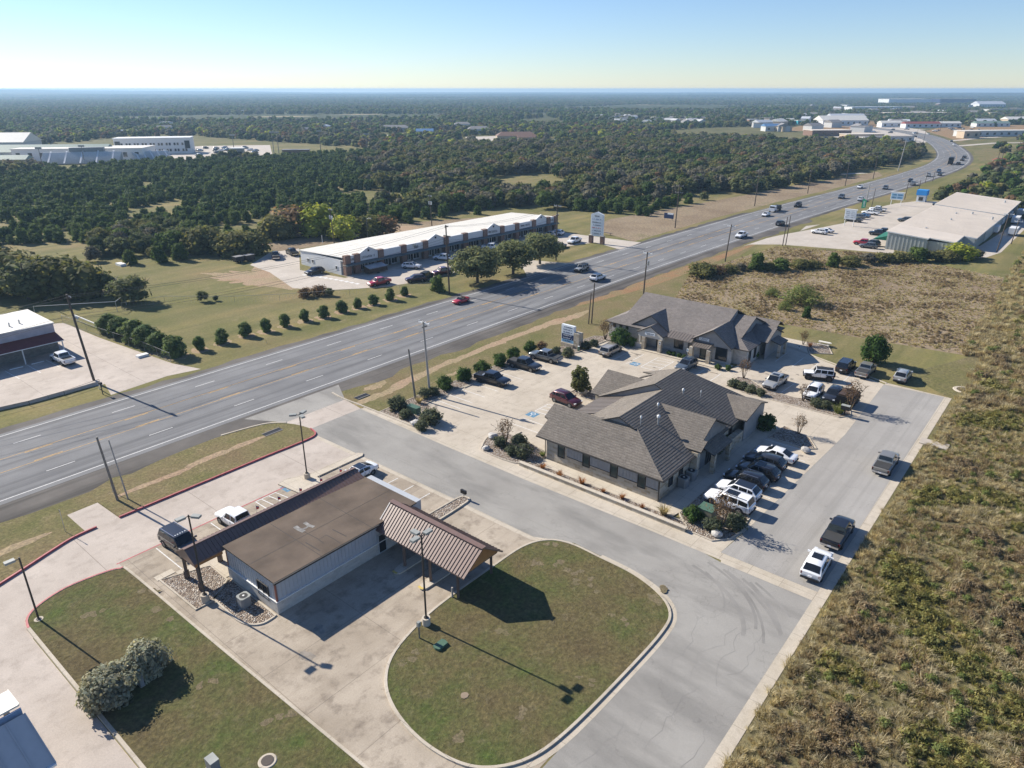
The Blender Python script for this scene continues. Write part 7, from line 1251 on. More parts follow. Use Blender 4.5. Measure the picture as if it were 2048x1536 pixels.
# ------------------------------------------------------------------ poles and wires
def pole(name, u, v, vt, mat, label, r=0.16, lean=(0, 0), arms=(), group=None, cat='utility pole', transformer=0, lamp=0, u_top=None):
    X = PX(u, v); h = rise(u, v, vt); t = thing(name, label, cat, X, TH, group); tp = X + Vector((lean[0], lean[1], h))
    mb = MB(); mb.tube(X - UP*0.3, tp, r, r*0.72, mat, 9); mb.build('shaft', t)
    for (dz, w, n, m) in arms:
        c = X.lerp(tp, 1 - dz/h); ax = BX if n != 9 else AX; mb = MB(); mb.bar(c - ax*w/2 + AX*r, c + ax*w/2 + AX*r, 0.18, 0.2, m); f = mb.build('crossarm', t)
        mb = MB()
        for k in range(4): q = c + ax*(w*(k/3-0.5)*0.94) + AX*r + UP*0.07; mb.tube(q, q + UP*0.26, 0.05, 0.035, 'white_trim', 6)
        mb.build('insulator', f)
    for k in range(transformer):
        c = X.lerp(tp, 1 - 2.4/h) + BX*(0.42*(1 if k == 0 else -1)); mb = MB(); mb.tube(c - UP*0.5, c + UP*0.45, 0.27, 0.27, 'galv', 12); mb.tube(c + UP*0.45, c + UP*0.52, 0.27, 0.15, 'galv', 12); mb.build('transformer', t)
    if lamp:
        c = tp - UP*0.3; mb = MB(); mb.tube(c, c + BX*1.3 + UP*0.3, 0.04, 0.04, 'galv', 6); mb.obox(c + BX*1.6 + UP*0.32, BX, AX, UP, 0.4, 0.16, 0.09, 'lamp_head'); mb.build('street_light', t)
    return tp
TALL = dict(r=0.17)
tops = []
tops.append(pole('utility_pole', 190, 766, 588, 'wood_pole', 'black wooden utility pole with two crossarms at the forecourt entrance', 0.2, (-0.9, -0.2), [(0.5, 1.6, 4, 'wood_pole'), (3.6, 2.0, 4, 'galv')], 'tall wooden poles beyond the highway'))
tops.append(pole('utility_pole', 899, 588, 450, 'wood_pole', 'black wooden utility pole beside the juniper, before the shops', 0.19, (-0.3, 0), [(0.4, 1.0, 9, 'wood_pole'), (2.4, 2.0, 4, 'wood_pole')], 'tall wooden poles beyond the highway'))
tops.append(pole('utility_pole', 1112, 521, 410, 'wood_pole', 'dark wooden utility pole at the right end of the oaks', 0.19, (0, 0), [(0.3, 2.2, 4, 'galv'), (2.6, 1.0, 9, 'wood_pole')], 'tall wooden poles beyond the highway'))
for u, v, t_, lab in ((1350, 456, 369, 'brown wooden pole right of the tall shops sign'), (1509, 412, 340, 'brown wooden pole at the near corner of the verge woodland'), (1615, 387, 330, 'brown wooden pole before the woodland, third past the shops'), (1690, 372, 315, 'thin wooden pole before the far woodland edge'), (1746, 358, 303, 'thin wooden pole just before the pale steel pole')):
    tops.append(pole('utility_pole', u, v, t_, 'wood_pole', lab, 0.19, (0.3, 0), [(0.5, 2.4, 4, 'grey_pole'), (2.6, 2.8, 4, 'grey_pole')], 'tall wooden poles beyond the highway'))
tops.append(pole('utility_pole', 1796, 342, 280, 'pale_pole', 'tall leaning pale steel pole where the bend begins', 0.26, (1.6, 0.6), [(1.0, 2.6, 4, 'pale_pole'), (5.0, 3.0, 4, 'pale_pole')], 'tall wooden poles beyond the highway'))
near = []
near.append(pole('utility_pole', 860, 790, 644, 'pale_pole', 'pale concrete pole with white crossarm beside the office lot', 0.18, (-0.5, 0.1), [(0.25, 2.2, 4, 'white_trim'), (0.75, 0.9, 9, 'grey_pole')]))
near.append(pole('utility_pole', 1287, 588, 504, 'wood_pole', 'dark pole with transformer rising behind the second office roof', 0.17, (0.2, 0), [(0.35, 2.2, 4, 'white_trim')], transformer=1))
near.append(pole('utility_pole', 1450, 523, 449, 'wood_pole', 'brown pole with white crossarm at the edge of the mown corner', 0.17, (0.6, 0), [(0.5, 2.2, 4, 'white_trim')]))
for u, v, t_, lab, m, r in ((831, 797, 698, 'leaning grey stub pole left of the concrete pole', 'grey_pole', 0.16), (236, 1001, 874, 'dark grey stub pole on the verge by the driveway', 'grey_pole', 0.145), (257, 999, 880, 'thin pale stub pole beside the darker one on the verge', 'pale_pole', 0.085), (1177, 648, 586, 'shorter of the twin poles behind the monument sign', 'wood_pole', 0.12), (1183, 647, 566, 'taller of the twin poles behind the monument sign', 'wood_pole', 0.14), (1565, 492, 434, 'left of the twin poles at the warehouse entrance', 'wood_pole', 0.14), (1571, 491, 431, 'right of the twin poles at the warehouse entrance', 'wood_pole', 0.14), (1730, 414, 368, 'pale stub pole by the green flag sign', 'pale_pole', 0.22), (1743, 414, 377, 'dark stub pole right of the pale one', 'wood_pole', 0.13),
    (1809, 399, 366, 'dark pole right of the blue warehouse sign', 'wood_pole', 0.15), (1834, 392, 360, 'dark pole by the blue kiosk', 'wood_pole', 0.15), (1850, 366, 344, 'thin pole at the far verge before the bend', 'wood_pole', 0.13), (1865, 363, 341, 'second thin pole at the far verge before the bend', 'wood_pole', 0.13), (1990, 340, 290, 'tall thin pole beside the small red shed', 'wood_pole', 0.16), (1998, 340, 288, 'second tall thin pole beside the small red shed', 'wood_pole', 0.16), (1845, 292, 262, 'thin pole on the inside of the bend', 'wood_pole', 0.16), (1831, 282, 256, 'farthest thin pole inside the bend', 'wood_pole', 0.16), (1920, 272, 248, 'thin pole right of the bend', 'wood_pole', 0.18), (1880, 262, 240, 'thin pole beyond the bend', 'wood_pole', 0.18)):
    pole('stub_pole' if 'stub' in lab else 'utility_pole', u, v, t_, m, lab, r, ((-0.6 if u in (831, 236, 257) else 0.25), 0), cat='pole')
back = []
for u, v, t_, lab in ((669, 489, 418, 'transformer pole behind the left half of the shops'), (864, 452, 391, 'transformer pole behind the middle of the shops')): back.append(pole('utility_pole', u, v, t_, 'wood_pole', lab, 0.16, (-0.4, 0), [(0.2, 1.6, 4, 'galv')], transformer=2))
pole('light_pole', 736, 478, 436, 'grey_pole', 'small yard light pole behind the shops', 0.09, lamp=1, cat='light pole'); pole('light_pole', 645, 486, 470, 'white_trim', 'short white post behind the shops', 0.10, cat='post')
back.append(pole('utility_pole', 1993, 504, 425, 'wood_pole', 'wooden pole behind the warehouse at the rear drive', 0.17, (0.8, 0), [(0.5, 2.4, 4, 'white_trim')])); pole('utility_pole', 2022, 488, 440, 'wood_pole', 'second wooden pole behind the warehouse, in the trees', 0.15, (0.5, 0), [(0.5, 2.0, 4, 'white_trim')])
def wire(name, p, q, sag, label, r=0.016, group='wires between the poles'):
    mb = MB(); prev = p
    for i in range(1, 13):
        k = i/12; c = p.lerp(q, k) - UP*(sag*4*k*(1-k)); mb.tube(prev, c, r, r, 'wire', 4, False); prev = c
    return tag(mb.build(name), label, 'wire', group)
P0 = tops[0] + (tops[0]-tops[1]).normalized()*75 - UP*1.5
for dz, o, lab in ((0.3, -0.7, 'upper outer'), (0.3, 0.7, 'upper inner'), (3.4, -0.9, 'lower outer'), (3.4, 0.9, 'lower inner')):
    d = UP*-dz + BX*o; wire('power_line', P0 + d, tops[0] + d, 1.3, lab + ' power line running off the left edge from the black pole', 0.022); wire('power_line', tops[0] + d, tops[1] + d*0.9, 1.6, lab + ' power line between the forecourt pole and the juniper pole', 0.022); wire('power_line', tops[1] + d, tops[2] + d, 1.2, lab + ' power line passing in front of the oaks', 0.022)
wire('service_wire', back[0], PX(722, 478, 4.2), 0.5, 'thin service wire from the transformer pole down to the shop roof', 0.02)
# ------------------------------------------------------------------ car-park lamps
def lamp_post(u, v, vt, heads, label, pedestal=(0.36, 0.8)):
    X = PX(u, v); h = rise(u, v, vt); t = thing('lamp_post', label, 'lamp post', X, TH, None); r, ph = pedestal
    mb = MB(); mb.tube(X, X + UP*ph, r, r, 'walk_concrete', 16); mb.build('pedestal', t)
    mb = MB(); mb.tube(X + UP*ph, X + UP*h, 0.085, 0.07, 'lamp_pole', 8); mb.tube(X + UP*ph, X + UP*(ph+0.06), 0.2, 0.2, 'lamp_pole', 8); mb.build('shaft', t)
    for an in heads:
        d = Vector((math.cos(TH + R(an)), math.sin(TH + R(an)), 0)); s = Vector((-d.y, d.x, 0)); mb = MB(); mb.bar(X + UP*(h-0.12), X + d*0.35 + UP*(h-0.1), 0.06, 0.06, 'lamp_pole'); mb.obox(X + d*0.70 + UP*(h-0.05), d, s, UP, 0.38, 0.22, 0.10, 'lamp_head'); f = mb.build('lamp_head', t)
        mb = MB(); mb.obox(X + d*0.70 + UP*(h-0.155), d, s, UP, 0.33, 0.18, 0.008, 'lens'); mb.build('lens', f)
lamp_post(853, 1250, 1070, (0, 90, 180), 'three-headed lamp post on the lawn beside the drive-through')
lamp_post(412, 1203, 1030, (180, -60), 'two-headed lamp post in the rock bed at the left end of the building')
lamp_post(615, 958, 828, (20, 140, 260), 'three-headed lamp post on the raised island before the arcade')
lamp_post(78, 1240, 1115, (180,), 'single-headed lamp post on the left lawn', (0.36, 0.12))
# ------------------------------------------------------------------ signs
def panel(mb, c, d, n, w, h, t, m): mb.obox(c, d, n, UP, w/2, t/2, h/2, m)
mc = PX(1138, 697); ms = thing('monument_sign', 'stone monument sign with white and navy tenant panels by the office lot', 'sign', mc, TH)
d = BX; n = -AX
mb = MB(); mb.abox(97.0, 98.3, -66.6, -65.5, 0, 2.9, 'limestone'); mb.abox(96.9, 98.2, -69.3, -66.6, 0, 0.75, 'limestone'); mb.build('stone_pier', ms, uv=True)
c0 = W(97.4, -67.95, 0.75); mb = MB(); panel(mb, c0 + UP*1.6, d, n, 2.75, 3.25, 0.5, 'sign_white'); mb.build('cabinet', ms)
for i, (z, h, m) in enumerate(((2.82, .42, 'sign_white'), (2.36, .38, 'sign_white'), (1.88, .46, 'sign_white'), (1.30, .52, 'sign_navy'), (.82, .38, 'sign_navy'), (.34, .46, 'sign_sky'))):
    mb = MB(); panel(mb, c0 + UP*z + n*0.27, d, n, 2.5, h, 0.04, m); marks(mb, c0 + UP*z + n*0.30 + UP*0.05, d, UP, n, 1.9, h*0.42, 'sign_white' if 'navy' in m else 'sign_navy', 70+i, 14); mb.build('tenant_panel', ms)
sc_ = PX(1193, 487); ts = thing('shop_directory_sign', 'tall white pylon sign on two brick pillars at the shops entrance', 'sign', sc_, TH); d = (PX(1203, 486) - PX(1181, 483)).normalized(); n = Vector((d.y, -d.x, 0))
for s in (-1, 1):
    mb = MB(); c = sc_ + d*(1.9*s); mb.obox(c + UP*1.15, d, n, UP, .55, .5, 1.15, 'brown_brick'); mb.obox(c + UP*2.35, d, n, UP, .62, .57, .06, 'walk_concrete'); mb.build('brick_pillar', ts, uv=True)
mb = MB(); mb.obox(sc_ + UP*5.3, d, n, UP, 2.05, .3, 3.15, 'sign_white'); q = [sc_ + d*(x*2.15) + n*(y*.34) + UP*z for y in (-1, 1) for x, z in ((-1, 8.42), (1, 8.42), (0, 9.2))]; mb.add(q, [[0, 2, 1], [3, 4, 5], [0, 1, 4, 3], [1, 2, 5, 4], [2, 0, 3, 5]], 'sign_white'); mb.build('cabinet', ts)
for i, z in enumerate((8.0, 7.1, 6.2, 5.4, 4.6, 3.8, 3.0)):
    mb = MB(); panel(mb, sc_ + UP*z + n*0.32, d, n, 3.7, .66, 0.03, 'sign_white'); marks(mb, sc_ + UP*z + n*0.35, d, UP, n, 3.0 if i else 1.6, .30, ('sign_ink', 'blue_trim', 'sign_ink', 'sign_navy', 'sign_red', 'sign_navy', 'sign_ink')[i], 90+i, 11); mb.build('tenant_panel', ts)
def board(u, v, vt, w, label, cells, m='sign_white', band=None, name='lot_sign'):
    X = PX(u, v); h = rise(u, v, vt); t = thing(name, label, 'sign', X, TH); d = BX; n = -AX
    for s in (-1, 1): b = MB(); b.tube(X + d*(s*w*0.38), X + d*(s*w*0.38) + UP*(h*0.96), .12, .12, 'white_trim', 8); b.build('post', t)
    b = MB(); panel(b, X + UP*(h*0.68), d, n, w, h*0.56, .3, m); panel(b, X + UP*(h*0.97), d, n, w*1.12, h*.06, .4, 'white_trim'); b.build('board', t)
    for i in range(cells):
        for s in (-1, 1): b = MB(); c = X + UP*(h*(0.47 + 0.42*(i+.5)/cells)) + d*(s*w*.23) + n*.17; panel(b, c, d, n, w*.42, h*.36/cells, .03, band or 'sign_white'); marks(b, c + n*.03, d, UP, n, w*.34, h*.14/cells, 'sign_navy' if i % 2 else 'sign_ink', i*3+s, 7); b.build('tenant_panel', t)
board(1697, 452, 418, 3.6, 'white tenant board on two posts at the warehouse row', 4); board(1791, 410, 384, 4.6, 'blue and white board on two posts at the far end of the warehouse lot', 2, band='sign_sky')
X = PX(1721, 423); t = thing('feather_flag', 'green feather flag beside the pale stub pole', 'flag', X); mb = MB(); mb.tube(X, X + UP*4.6, .03, .02, 'grey_pole', 6); mb.build('flag_pole', t); mb = MB(); mb.add([X + BX*.03 + UP*1.2, X + BX*1.4 + UP*1.5, X + BX*1.5 + UP*4.0, X + BX*.9 + UP*4.6, X + BX*.03 + UP*4.5, X + BX*.03 + AX*.03 + UP*1.2, X + BX*1.4 + AX*.03 + UP*1.5, X + BX*1.5 + AX*.03 + UP*4.0, X + BX*.9 + AX*.03 + UP*4.6, X + BX*.03 + AX*.03 + UP*4.5], [[0, 1, 2, 3, 4], [9, 8, 7, 6, 5]], 'sign_green'); marks(mb, X + BX*.75 + UP*2.9 - AX*.02, UP, BX, -AX, 2.2, .6, 'sign_white', 4, 5); mb.build('flag_cloth', t)
X = PX(1842, 403); t = thing('ice_kiosk', 'small blue and white vending kiosk beside the far warehouse lot', 'kiosk', X, TH); mb = MB(); mb.abox(*(lambda a, b: (a-1.6, a+1.6, b-1.6, b+1.6))(*[X.dot(AX), X.dot(BX)]), 0, 2.6, 'sign_white'); mb.build('body', t); mb = MB(); mb.obox(X + UP*3.6, AX, BX, UP, 1.9, 1.9, 1.0, 'sign_blue'); mb.build('blue_header', t); window(t, X - AX*1.61 + UP*.5, BX, -AX, 1.6, 1.4, 'dark_trim', 'pane')
X = PX(1337, 441); t = thing('notice_board', 'low white-topped notice board on the verge past the shops', 'sign', X, TH); mb = MB(); mb.obox(X + UP*1.6, BX, AX, UP, 1.8, .1, .9, 'sign_navy'); mb.obox(X + UP*2.3 + BX*.6, BX, AX, UP, 1.1, .12, .25, 'sign_white'); mb.build('board', t)
for s in (-1, 1): mb = MB(); mb.bar(X + BX*(s*1.5), X + BX*(s*1.5) + UP*1.0, .1, .1, 'grey_pole'); mb.build('post', t)
def small_sign(name, u, v, vt, w, h, m, label, ink=None, d=BX, n=-AX, z=0.0):
    X = PX(u, v); hh = rise(u, v, vt); t = thing(name, label, 'sign', X, TH); mb = MB(); mb.tube(X, X + UP*(hh-.05), .03, .03, 'galv' if m != 'dark_box' else 'dark_trim', 6); mb.build('post', t); mb = MB(); mb.obox(X + UP*(hh-h/2) + n*.04, d, n, UP, w/2, .015 if m != 'dark_box' else .12, h/2, m)
    if ink: mb.obox(X + UP*(hh-h/2) + n*.06, d, n, UP, w*.28, .012, h*.3, ink)
    mb.build('sign_plate', t)
small_sign('parking_sign', 1374, 717, 697, .35, .6, 'sign_white', 'white and blue accessible parking sign before the second office', 'paint_blue'); small_sign('parking_sign', 1318, 708, 684, .3, .5, 'sign_white', 'white sign before the left entrance of the second office', 'sign_ink'); small_sign('parking_sign', 1597, 702, 690, .35, .55, 'sign_white', 'white sign in the bed behind the second office', 'sign_ink')
small_sign('lane_sign', 928, 998, 980, .75, .42, 'dark_box', 'small black lane sign at the tip of the rock median by the street')
small_sign('marker_post', 131, 1064, 1019, .08, .3, 'grey_pole', 'thin bare signpost on the verge beside the red kerb'); small_sign('marker_post', 226, 985, 955, .07, .9, 'bollard_yellow', 'yellow cable marker on the verge beside the stub poles'); small_sign('marker_post', 533, 687, 679, .08, .5, 'bollard_yellow', 'small yellow marker on the far verge below the shrub row')
small_sign('marker_post', 1177, 1010, 1005, .08, .3, 'grey_pole', 'little stake in the street bed') if False else None
# ------------------------------------------------------------------ small things about the lots
def unit_ac(u, v, label, s=1.0):
    X = PX(u, v, 0.08); t = thing('ac_unit', label, 'air conditioner', X, TH); X = X.copy(); F = lambda r: [(X.x + (AX*x + BX*y).x*r, X.y + (AX*x + BX*y).y*r) for x, y in ((-1, -.7), (-.7, -1), (.7, -1), (1, -.7), (1, .7), (.7, 1), (-.7, 1), (-1, .7))]
    mb = MB(); mb.prism(F(.48*s), X.z, X.z+.95*s, 'ac_grey'); mb.prism(F(.5*s), X.z+.95*s, X.z+1.02*s, 'lamp_head'); mb.build('cabinet', t); mb = MB(); mb.tube(X + UP*(1.02*s), X + UP*(1.035*s), .36*s, .36*s, 'dark_grille', 18); mb.build('fan_grille', t); mb = MB(); mb.tube(X + UP*(1.035*s), X + UP*(1.06*s), .1*s, .1*s, 'white_trim', 10); mb.build('fan_hub', t)
unit_ac(490, 1210, 'grey air conditioner in the rock bed at the brown-roofed building'); unit_ac(1366, 972, 'front one of two air conditioners in shade behind the near office', 1.15); unit_ac(1381, 958, 'rear one of two air conditioners in shade behind the near office', 1.15)
def cabinet(name, u, v, w, dp, h, m, top, label):
    X = PX(u, v); t = thing(name, label, 'utility box', X, TH); mb = MB(); mb.obox(X + UP*.06, BX, AX, UP, w*.6, dp*.6, .06, 'walk_concrete'); mb.build('pad', t); mb = MB(); mb.obox(X + UP*(h/2+.12), BX, AX, UP, w/2, dp/2, h/2, m); mb.build('case', t); mb = MB(); mb.obox(X + UP*(h+.14), BX, AX, UP, w*.52, dp*.52, .03, top); mb.build('lid', t)
cabinet('transformer_box', 828, 826, 1.9, .9, .9, 'util_green', 'util_green', 'green transformer cabinet in the sage bed by the street'); cabinet('transformer_box', 1413, 1036, 1.6, 1.5, 1.2, 'util_tan', 'util_green', 'green-lidded tan transformer among bushes behind the near office')
cabinet('meter_box', 284, 1372, .45, .3, 1.15, 'ac_grey', 'lamp_head', 'grey electrical box beside the silver bushes'); cabinet('meter_box', 428, 1540, .8, .6, .9, 'ac_grey', 'lamp_head', 'grey electrical box cut by the bottom edge'); cabinet('pedestal_box', 1157, 703, .3, .25, .8, 'util_green', 'sign_white', 'small white-topped pedestal at the monument sign')
X = PX(839, 1276, .1); t = thing('utility_post', 'grey post with meter box on the lawn beside the lamp', 'post', X, TH); mb = MB(); mb.bar(X, X + UP*1.35, .1, .1, 'grey_pole'); mb.build('post', t); mb = MB(); mb.obox(X + UP*1.45, AX, BX, UP, .14, .12, .22, 'lamp_head'); mb.build('meter', t)
X = PX(881, 1292, .1); mb = MB(); mb.prism([(X.x + (AX*x + BX*y).x, X.y + (AX*x + BX*y).y) for x, y in ((-.5, -.35), (.5, -.35), (.6, 0), (.5, .35), (-.5, .35), (-.6, 0))], .1, .32, 'util_green'); o = mb.build('valve_box'); tag(o, 'low grey-green utility vault lid on the lawn near the lamp shadow', 'utility box')
X = PX(905, 1196); mb = MB(); mb.tube(X, X + UP*1.15, .09, .09, 'pale_pole', 10); tag(mb.build('bollard'), 'pale steel bollard beside the outer drive-through post', 'bollard')
def manhole(u, v, r, label, z=0.105):
    X = PX(u, v, z); t = thing('manhole', label, 'manhole', X); mb = MB(); mb.tube(X, X + UP*.05, r*1.5, r*1.4, 'walk_concrete', 24); mb.build('collar', t); mb = MB(); mb.tube(X + UP*.05, X + UP*.075, r, r, 'iron', 24); mb.build('cover', t)
manhole(535, 1522, .42, 'iron manhole with concrete collar on the left lawn'); manhole(1928, 780, 1.0, 'rusty manhole with wide concrete collar in the weeds past the alley', .02)
X = PX(1868, 889); mb = MB(); mb.obox(X + UP*.06, AX, BX, UP, .9, 1.6, .09, 'far_concrete'); tag(mb.build('concrete_slab'), 'pale concrete inlet slab at the weedy edge of the alley', 'slab')
for (u, v, w, lab) in ((541, 862, 2.6, 'culvert with two concrete lips on the near verge by the street'), (720, 791, 2.2, 'small culvert on the verge at the street corner')):
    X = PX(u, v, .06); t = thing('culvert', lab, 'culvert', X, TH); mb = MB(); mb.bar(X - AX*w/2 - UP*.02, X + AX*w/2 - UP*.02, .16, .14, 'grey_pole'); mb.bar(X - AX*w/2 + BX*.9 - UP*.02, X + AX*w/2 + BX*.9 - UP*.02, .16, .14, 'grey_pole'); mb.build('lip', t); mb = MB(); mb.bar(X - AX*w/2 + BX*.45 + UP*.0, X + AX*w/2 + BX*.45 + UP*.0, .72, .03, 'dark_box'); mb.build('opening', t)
for (u, v, s, lab) in ((831, 846, 1.0, 'pale boulder at the lot entrance beside the sage'), (1434, 1067, .8, 'white boulder at the tip of the transformer bed'), (1165, 783, .9, 'white boulder by the near office porch'), (972, 896, .7, 'grey boulder at the left of the street-corner rock bed'), (986, 872, .9, 'pinkish boulders behind the street-corner rock bed'), (1612, 900, .8, 'white boulder beside the farthest parked sedan'), (1478, 1040, .6, 'dark boulder by the nearest white SUV')):
    bm = bmesh.new(); bmesh.ops.create_icosphere(bm, subdivisions=2, radius=.75*s)
    for q in bm.verts: q.co *= 1 + .35*mnoise.noise(q.co*1.7 + Vector((u, v, 0))); q.co.z *= .62
    me = bpy.data.meshes.new('boulder'); bm.to_mesh(me); bm.free(); me.materials.append(M['boulder_stone']); place('boulder', me, PX(u, v, .3), 1, u, lab, 'boulder', 'boulders in the planting beds')
for i, (u, v, lab) in enumerate(((1035, 1253/4+560+.0, ''),)): pass
def stop(a, b, along_a, label, m='walk_concrete', L=1.9):
    c = W(a, b, .075); d = AX if along_a else BX; mb = MB(); mb.bar(c - d*L/2, c + d*L/2, .15, .12, m); tag(mb.build('wheel_stop'), label, 'wheel stop', 'wheel stops in the parking bays')
ws = [(101.6, -59.8, 0, 'wheel stop right of the minivan'), (101.7, -56.8, 0, 'wheel stop in the second bay right of the minivan'), (101.9, -45.9, 0, 'wheel stop right of the grey-blue SUV'), (101.9, -43.0, 0, 'wheel stop in the last bay toward the median'), (64.8, -53.0, 1, 'wheel stop at the street-corner rock bed'), (67.3, -69.0, 1, 'wheel stop nearest the leaning pole'), (69.9, -69.0, 1, 'wheel stop between the pole and the first black pickup'), (72.8, -69.1, 1, 'wheel stop under the first black pickup tail'), (78.7, -69.1, 1, 'wheel stop between the two black pickups')]
for a, b, k, lab in ws: stop(a, b, k, lab)
for u, v, lab in ((33, 737, 'white wheel stop left of the awning post'), (76, 726, 'white wheel stop nearest the white pickup at the red awning')): a, b = AB(u, v); stop(a, b, 1, lab, 'white_trim')
# picnic table
X = PX(1648, 692); t = thing('picnic_table', 'pale wooden picnic table on the grass behind the second office', 'picnic table', X, TH); mb = MB(); mb.obox(X + UP*.74, BX, AX, UP, 1.0, .38, .03, 'table_wood'); mb.build('tabletop', t)
for s in (-1, 1): mb = MB(); mb.obox(X + AX*(s*.72) + UP*.45, BX, AX, UP, 1.0, .14, .025, 'table_wood'); mb.build('bench', t)
for s in (-1, 1): mb = MB(); mb.bar(X + BX*(s*.7) - AX*.8 + UP*.40, X + BX*(s*.7) + AX*.8 + UP*.40, .06, .1, 'table_wood'); [mb.bar(X + BX*(s*.7) + AX*(k*.62), X + BX*(s*.7) + AX*(k*.2) + UP*.71, .06, .1, 'table_wood') for k in (-1, 1)]; mb.build('leg', t)
# dumpster in its corner
X = W(102.9, -22.6); t = thing('dumpster', 'black dumpster with brown load beside the dark SUV', 'dumpster', X, TH); mb = MB(); mb.obox(X + UP*.9, AX, BX, UP, 1.7, 1.15, .75, 'dark_box'); [mb.bar(X + AX*(k*.55) + BX*1.16 + UP*.2, X + AX*(k*.55) + BX*1.16 + UP*1.6, .12, .1, 'dark_box') for k in (-3, -1, 1, 3)]; mb.build('bin', t); mb = MB(); mb.obox(X + UP*1.72, AX, BX, UP, 1.5, 1.0, .12, 'crate_brown'); mb.build('load', t)
for s in (-1, 1): mb = MB(); mb.tube(X + AX*(s*1.2) + BX*.9, X + AX*(s*1.2) + BX*1.12, .22, .22, 'tyre', 12); [mb.add([], [], 'tyre')]; mb.build('wheel', t)
X = W(98.2, -21.6); t = thing('mail_cabinet', 'black post-mounted mailbox cabinet at the end of the median', 'mailbox', X, TH); mb = MB(); mb.bar(X, X + UP*1.1, .14, .14, 'dark_box'); mb.build('post', t); mb = MB(); mb.obox(X + UP*1.35, AX, BX, UP, .3, .55, .3, 'dark_box'); mb.build('box', t); mb = MB(); mb.obox(X + UP*1.67, AX, BX, UP, .33, .58, .02, 'lamp_head'); mb.build('lid', t)
# retaining wall, gate, fences
mb = MB(); mb.abox(58.55, 58.95, -47.5, -25.6, 0, .42, 'limestone'); mb.abox(58.5, 59.0, -47.55, -25.55, .42, .5, 'walk_concrete'); o = mb.build('retaining_wall', uv=True); tag(o, 'low stone retaining wall between the side street and the near office', 'wall')
def fence(name, pts, h, gap, label, mat='fence_metal', rails=(1.0,), r=.035, pales=0, cat='fence', dense=False):
    P = [Vector((p[0], p[1], 0)) for p in pts]; t = thing(name, label, cat, P[0], 0); posts = []
    for a, b in zip(P, P[1:]):
        L = (b-a).length; n = max(1, int(L/gap)); posts += [a.lerp(b, i/n) for i in range(n)]
    posts.append(P[-1])
    for q in posts: mb = MB(); mb.tube(q, q + UP*h, r, r, mat, 6); mb.build('post', t)
    mb = MB()
    for a, b in zip(P, P[1:]):
        for f in rails: mb.bar(a + UP*h*f, b + UP*h*f, r*1.5, r*1.5, mat)
        if pales:
            L = (b-a).length; n = int(L/pales); [mb.bar(a.lerp(b, i/n) + UP*.1, a.lerp(b, i/n) + UP*h*.97, .012, .012, mat) for i in range(1, n)]
    mb.build('rail' if not pales else 'mesh_panel', t)
fence('iron_gate', ab([(60.2, -50.6), (60.2, -47.6), (60.25, -46.2)]), 1.5, 1.1, 'black iron rail fence at the street corner of the near office', 'dark_trim', (1.0, .66, .33), .035)
fence('chain_link_fence', px([(126, 646), (200, 672), (290, 702), (342, 724)]), 1.6, 4.0, 'chain-link fence along the right side of the forecourt', 'fence_metal', (1.0, .02), .03, .5)
fence('pipe_rail', px([(148, 640), (215, 668), (335, 706)]), 1.15, 12.0, 'pale pipe rail sloping down past the hedge', 'white_trim', (1.0,), .11)
fence('wire_fence', px([(-20, 832), (60, 812), (130, 792), (200, 768)]), .8, 6, 'low post and rail fence along the forecourt wall', 'dark_trim', (1.0,), .03)
fence('chain_link_fence', px([(245, 620), (330, 606), (470, 606), (560, 602), (700, 592), (800, 584), (860, 578)]), 1.5, 6.0, 'chain-link fence crossing the mown field below the shops', 'fence_metal', (1.0,), .03, .7)
fence('field_gate', px([(72, 634), (235, 624), (253, 610)]), 2.2, 9.0, 'galvanised frame fence in the shade behind the white building', 'galv', (1.0,), .06)
mb = MB(); mb.kerb(px([(-30, 826), (60, 806), (130, 787), (198, 767)]), .7, 0, .5, 'lane_concrete'); tag(mb.build('low_wall'), 'low concrete wall edging the forecourt of the white building', 'wall')
X = PX(285, 713); mb = MB(); mb.obox(X + UP*.2, AX, BX, UP, .9, .5, .2, 'white_trim'); tag(mb.build('sandbag'), 'white bagged bundle on the kerb at the end of the chain-link fence', 'bag'); mb = MB(); mb.bar(PX(199, 778, 0), PX(199, 766, 1.5), .12, .12, 'white_trim'); tag(mb.build('guard_post'), 'white slanting post at the foot of the black pole', 'post')
mb = MB(); X = PX(206, 789); mb.bar(X, X + UP*1.9, .1, .1, 'dark_trim'); mb.obox(X + UP*1.8, AX, BX, UP, .2, .2, .14, 'dark_box'); tag(mb.build('mailbox'), 'dark mailbox post on the grass tip before the highway', 'mailbox')
# flags in the bed before the arcade
for i, (u, v) in enumerate(((514, 1027), (557, 1008), (600, 991), (641, 971), (680, 952))):
    X = PX(u, v); t = thing('small_flag', 'little striped flag on a stick before the arcade, ' + ('nearest the white pickup', 'second from the white pickup', 'beside the hatched bay', 'at the lamp island', 'beside the white sedan')[i], 'flag', X, TH, 'small flags before the arcade'); mb = MB(); mb.tube(X, X + UP*1.2, .02, .02, 'white_trim', 5); mb.build('stick', t); mb = MB(); c = X + UP*.95; mb.add([c, c + (AX - UP*.6)*.35, c + (AX - UP*.6)*.35 - UP*.28, c - UP*.45], [[0, 1, 2, 3]], 'flag_blue'); mb.add([c - UP*.16 + BX*.006, c + (AX - UP*.6)*.35 - UP*.1 + BX*.006, c + (AX - UP*.6)*.35 - UP*.28 + BX*.006, c - UP*.45 + BX*.006], [[0, 1, 2, 3]], 'sign_red'); mb.build('cloth', t)
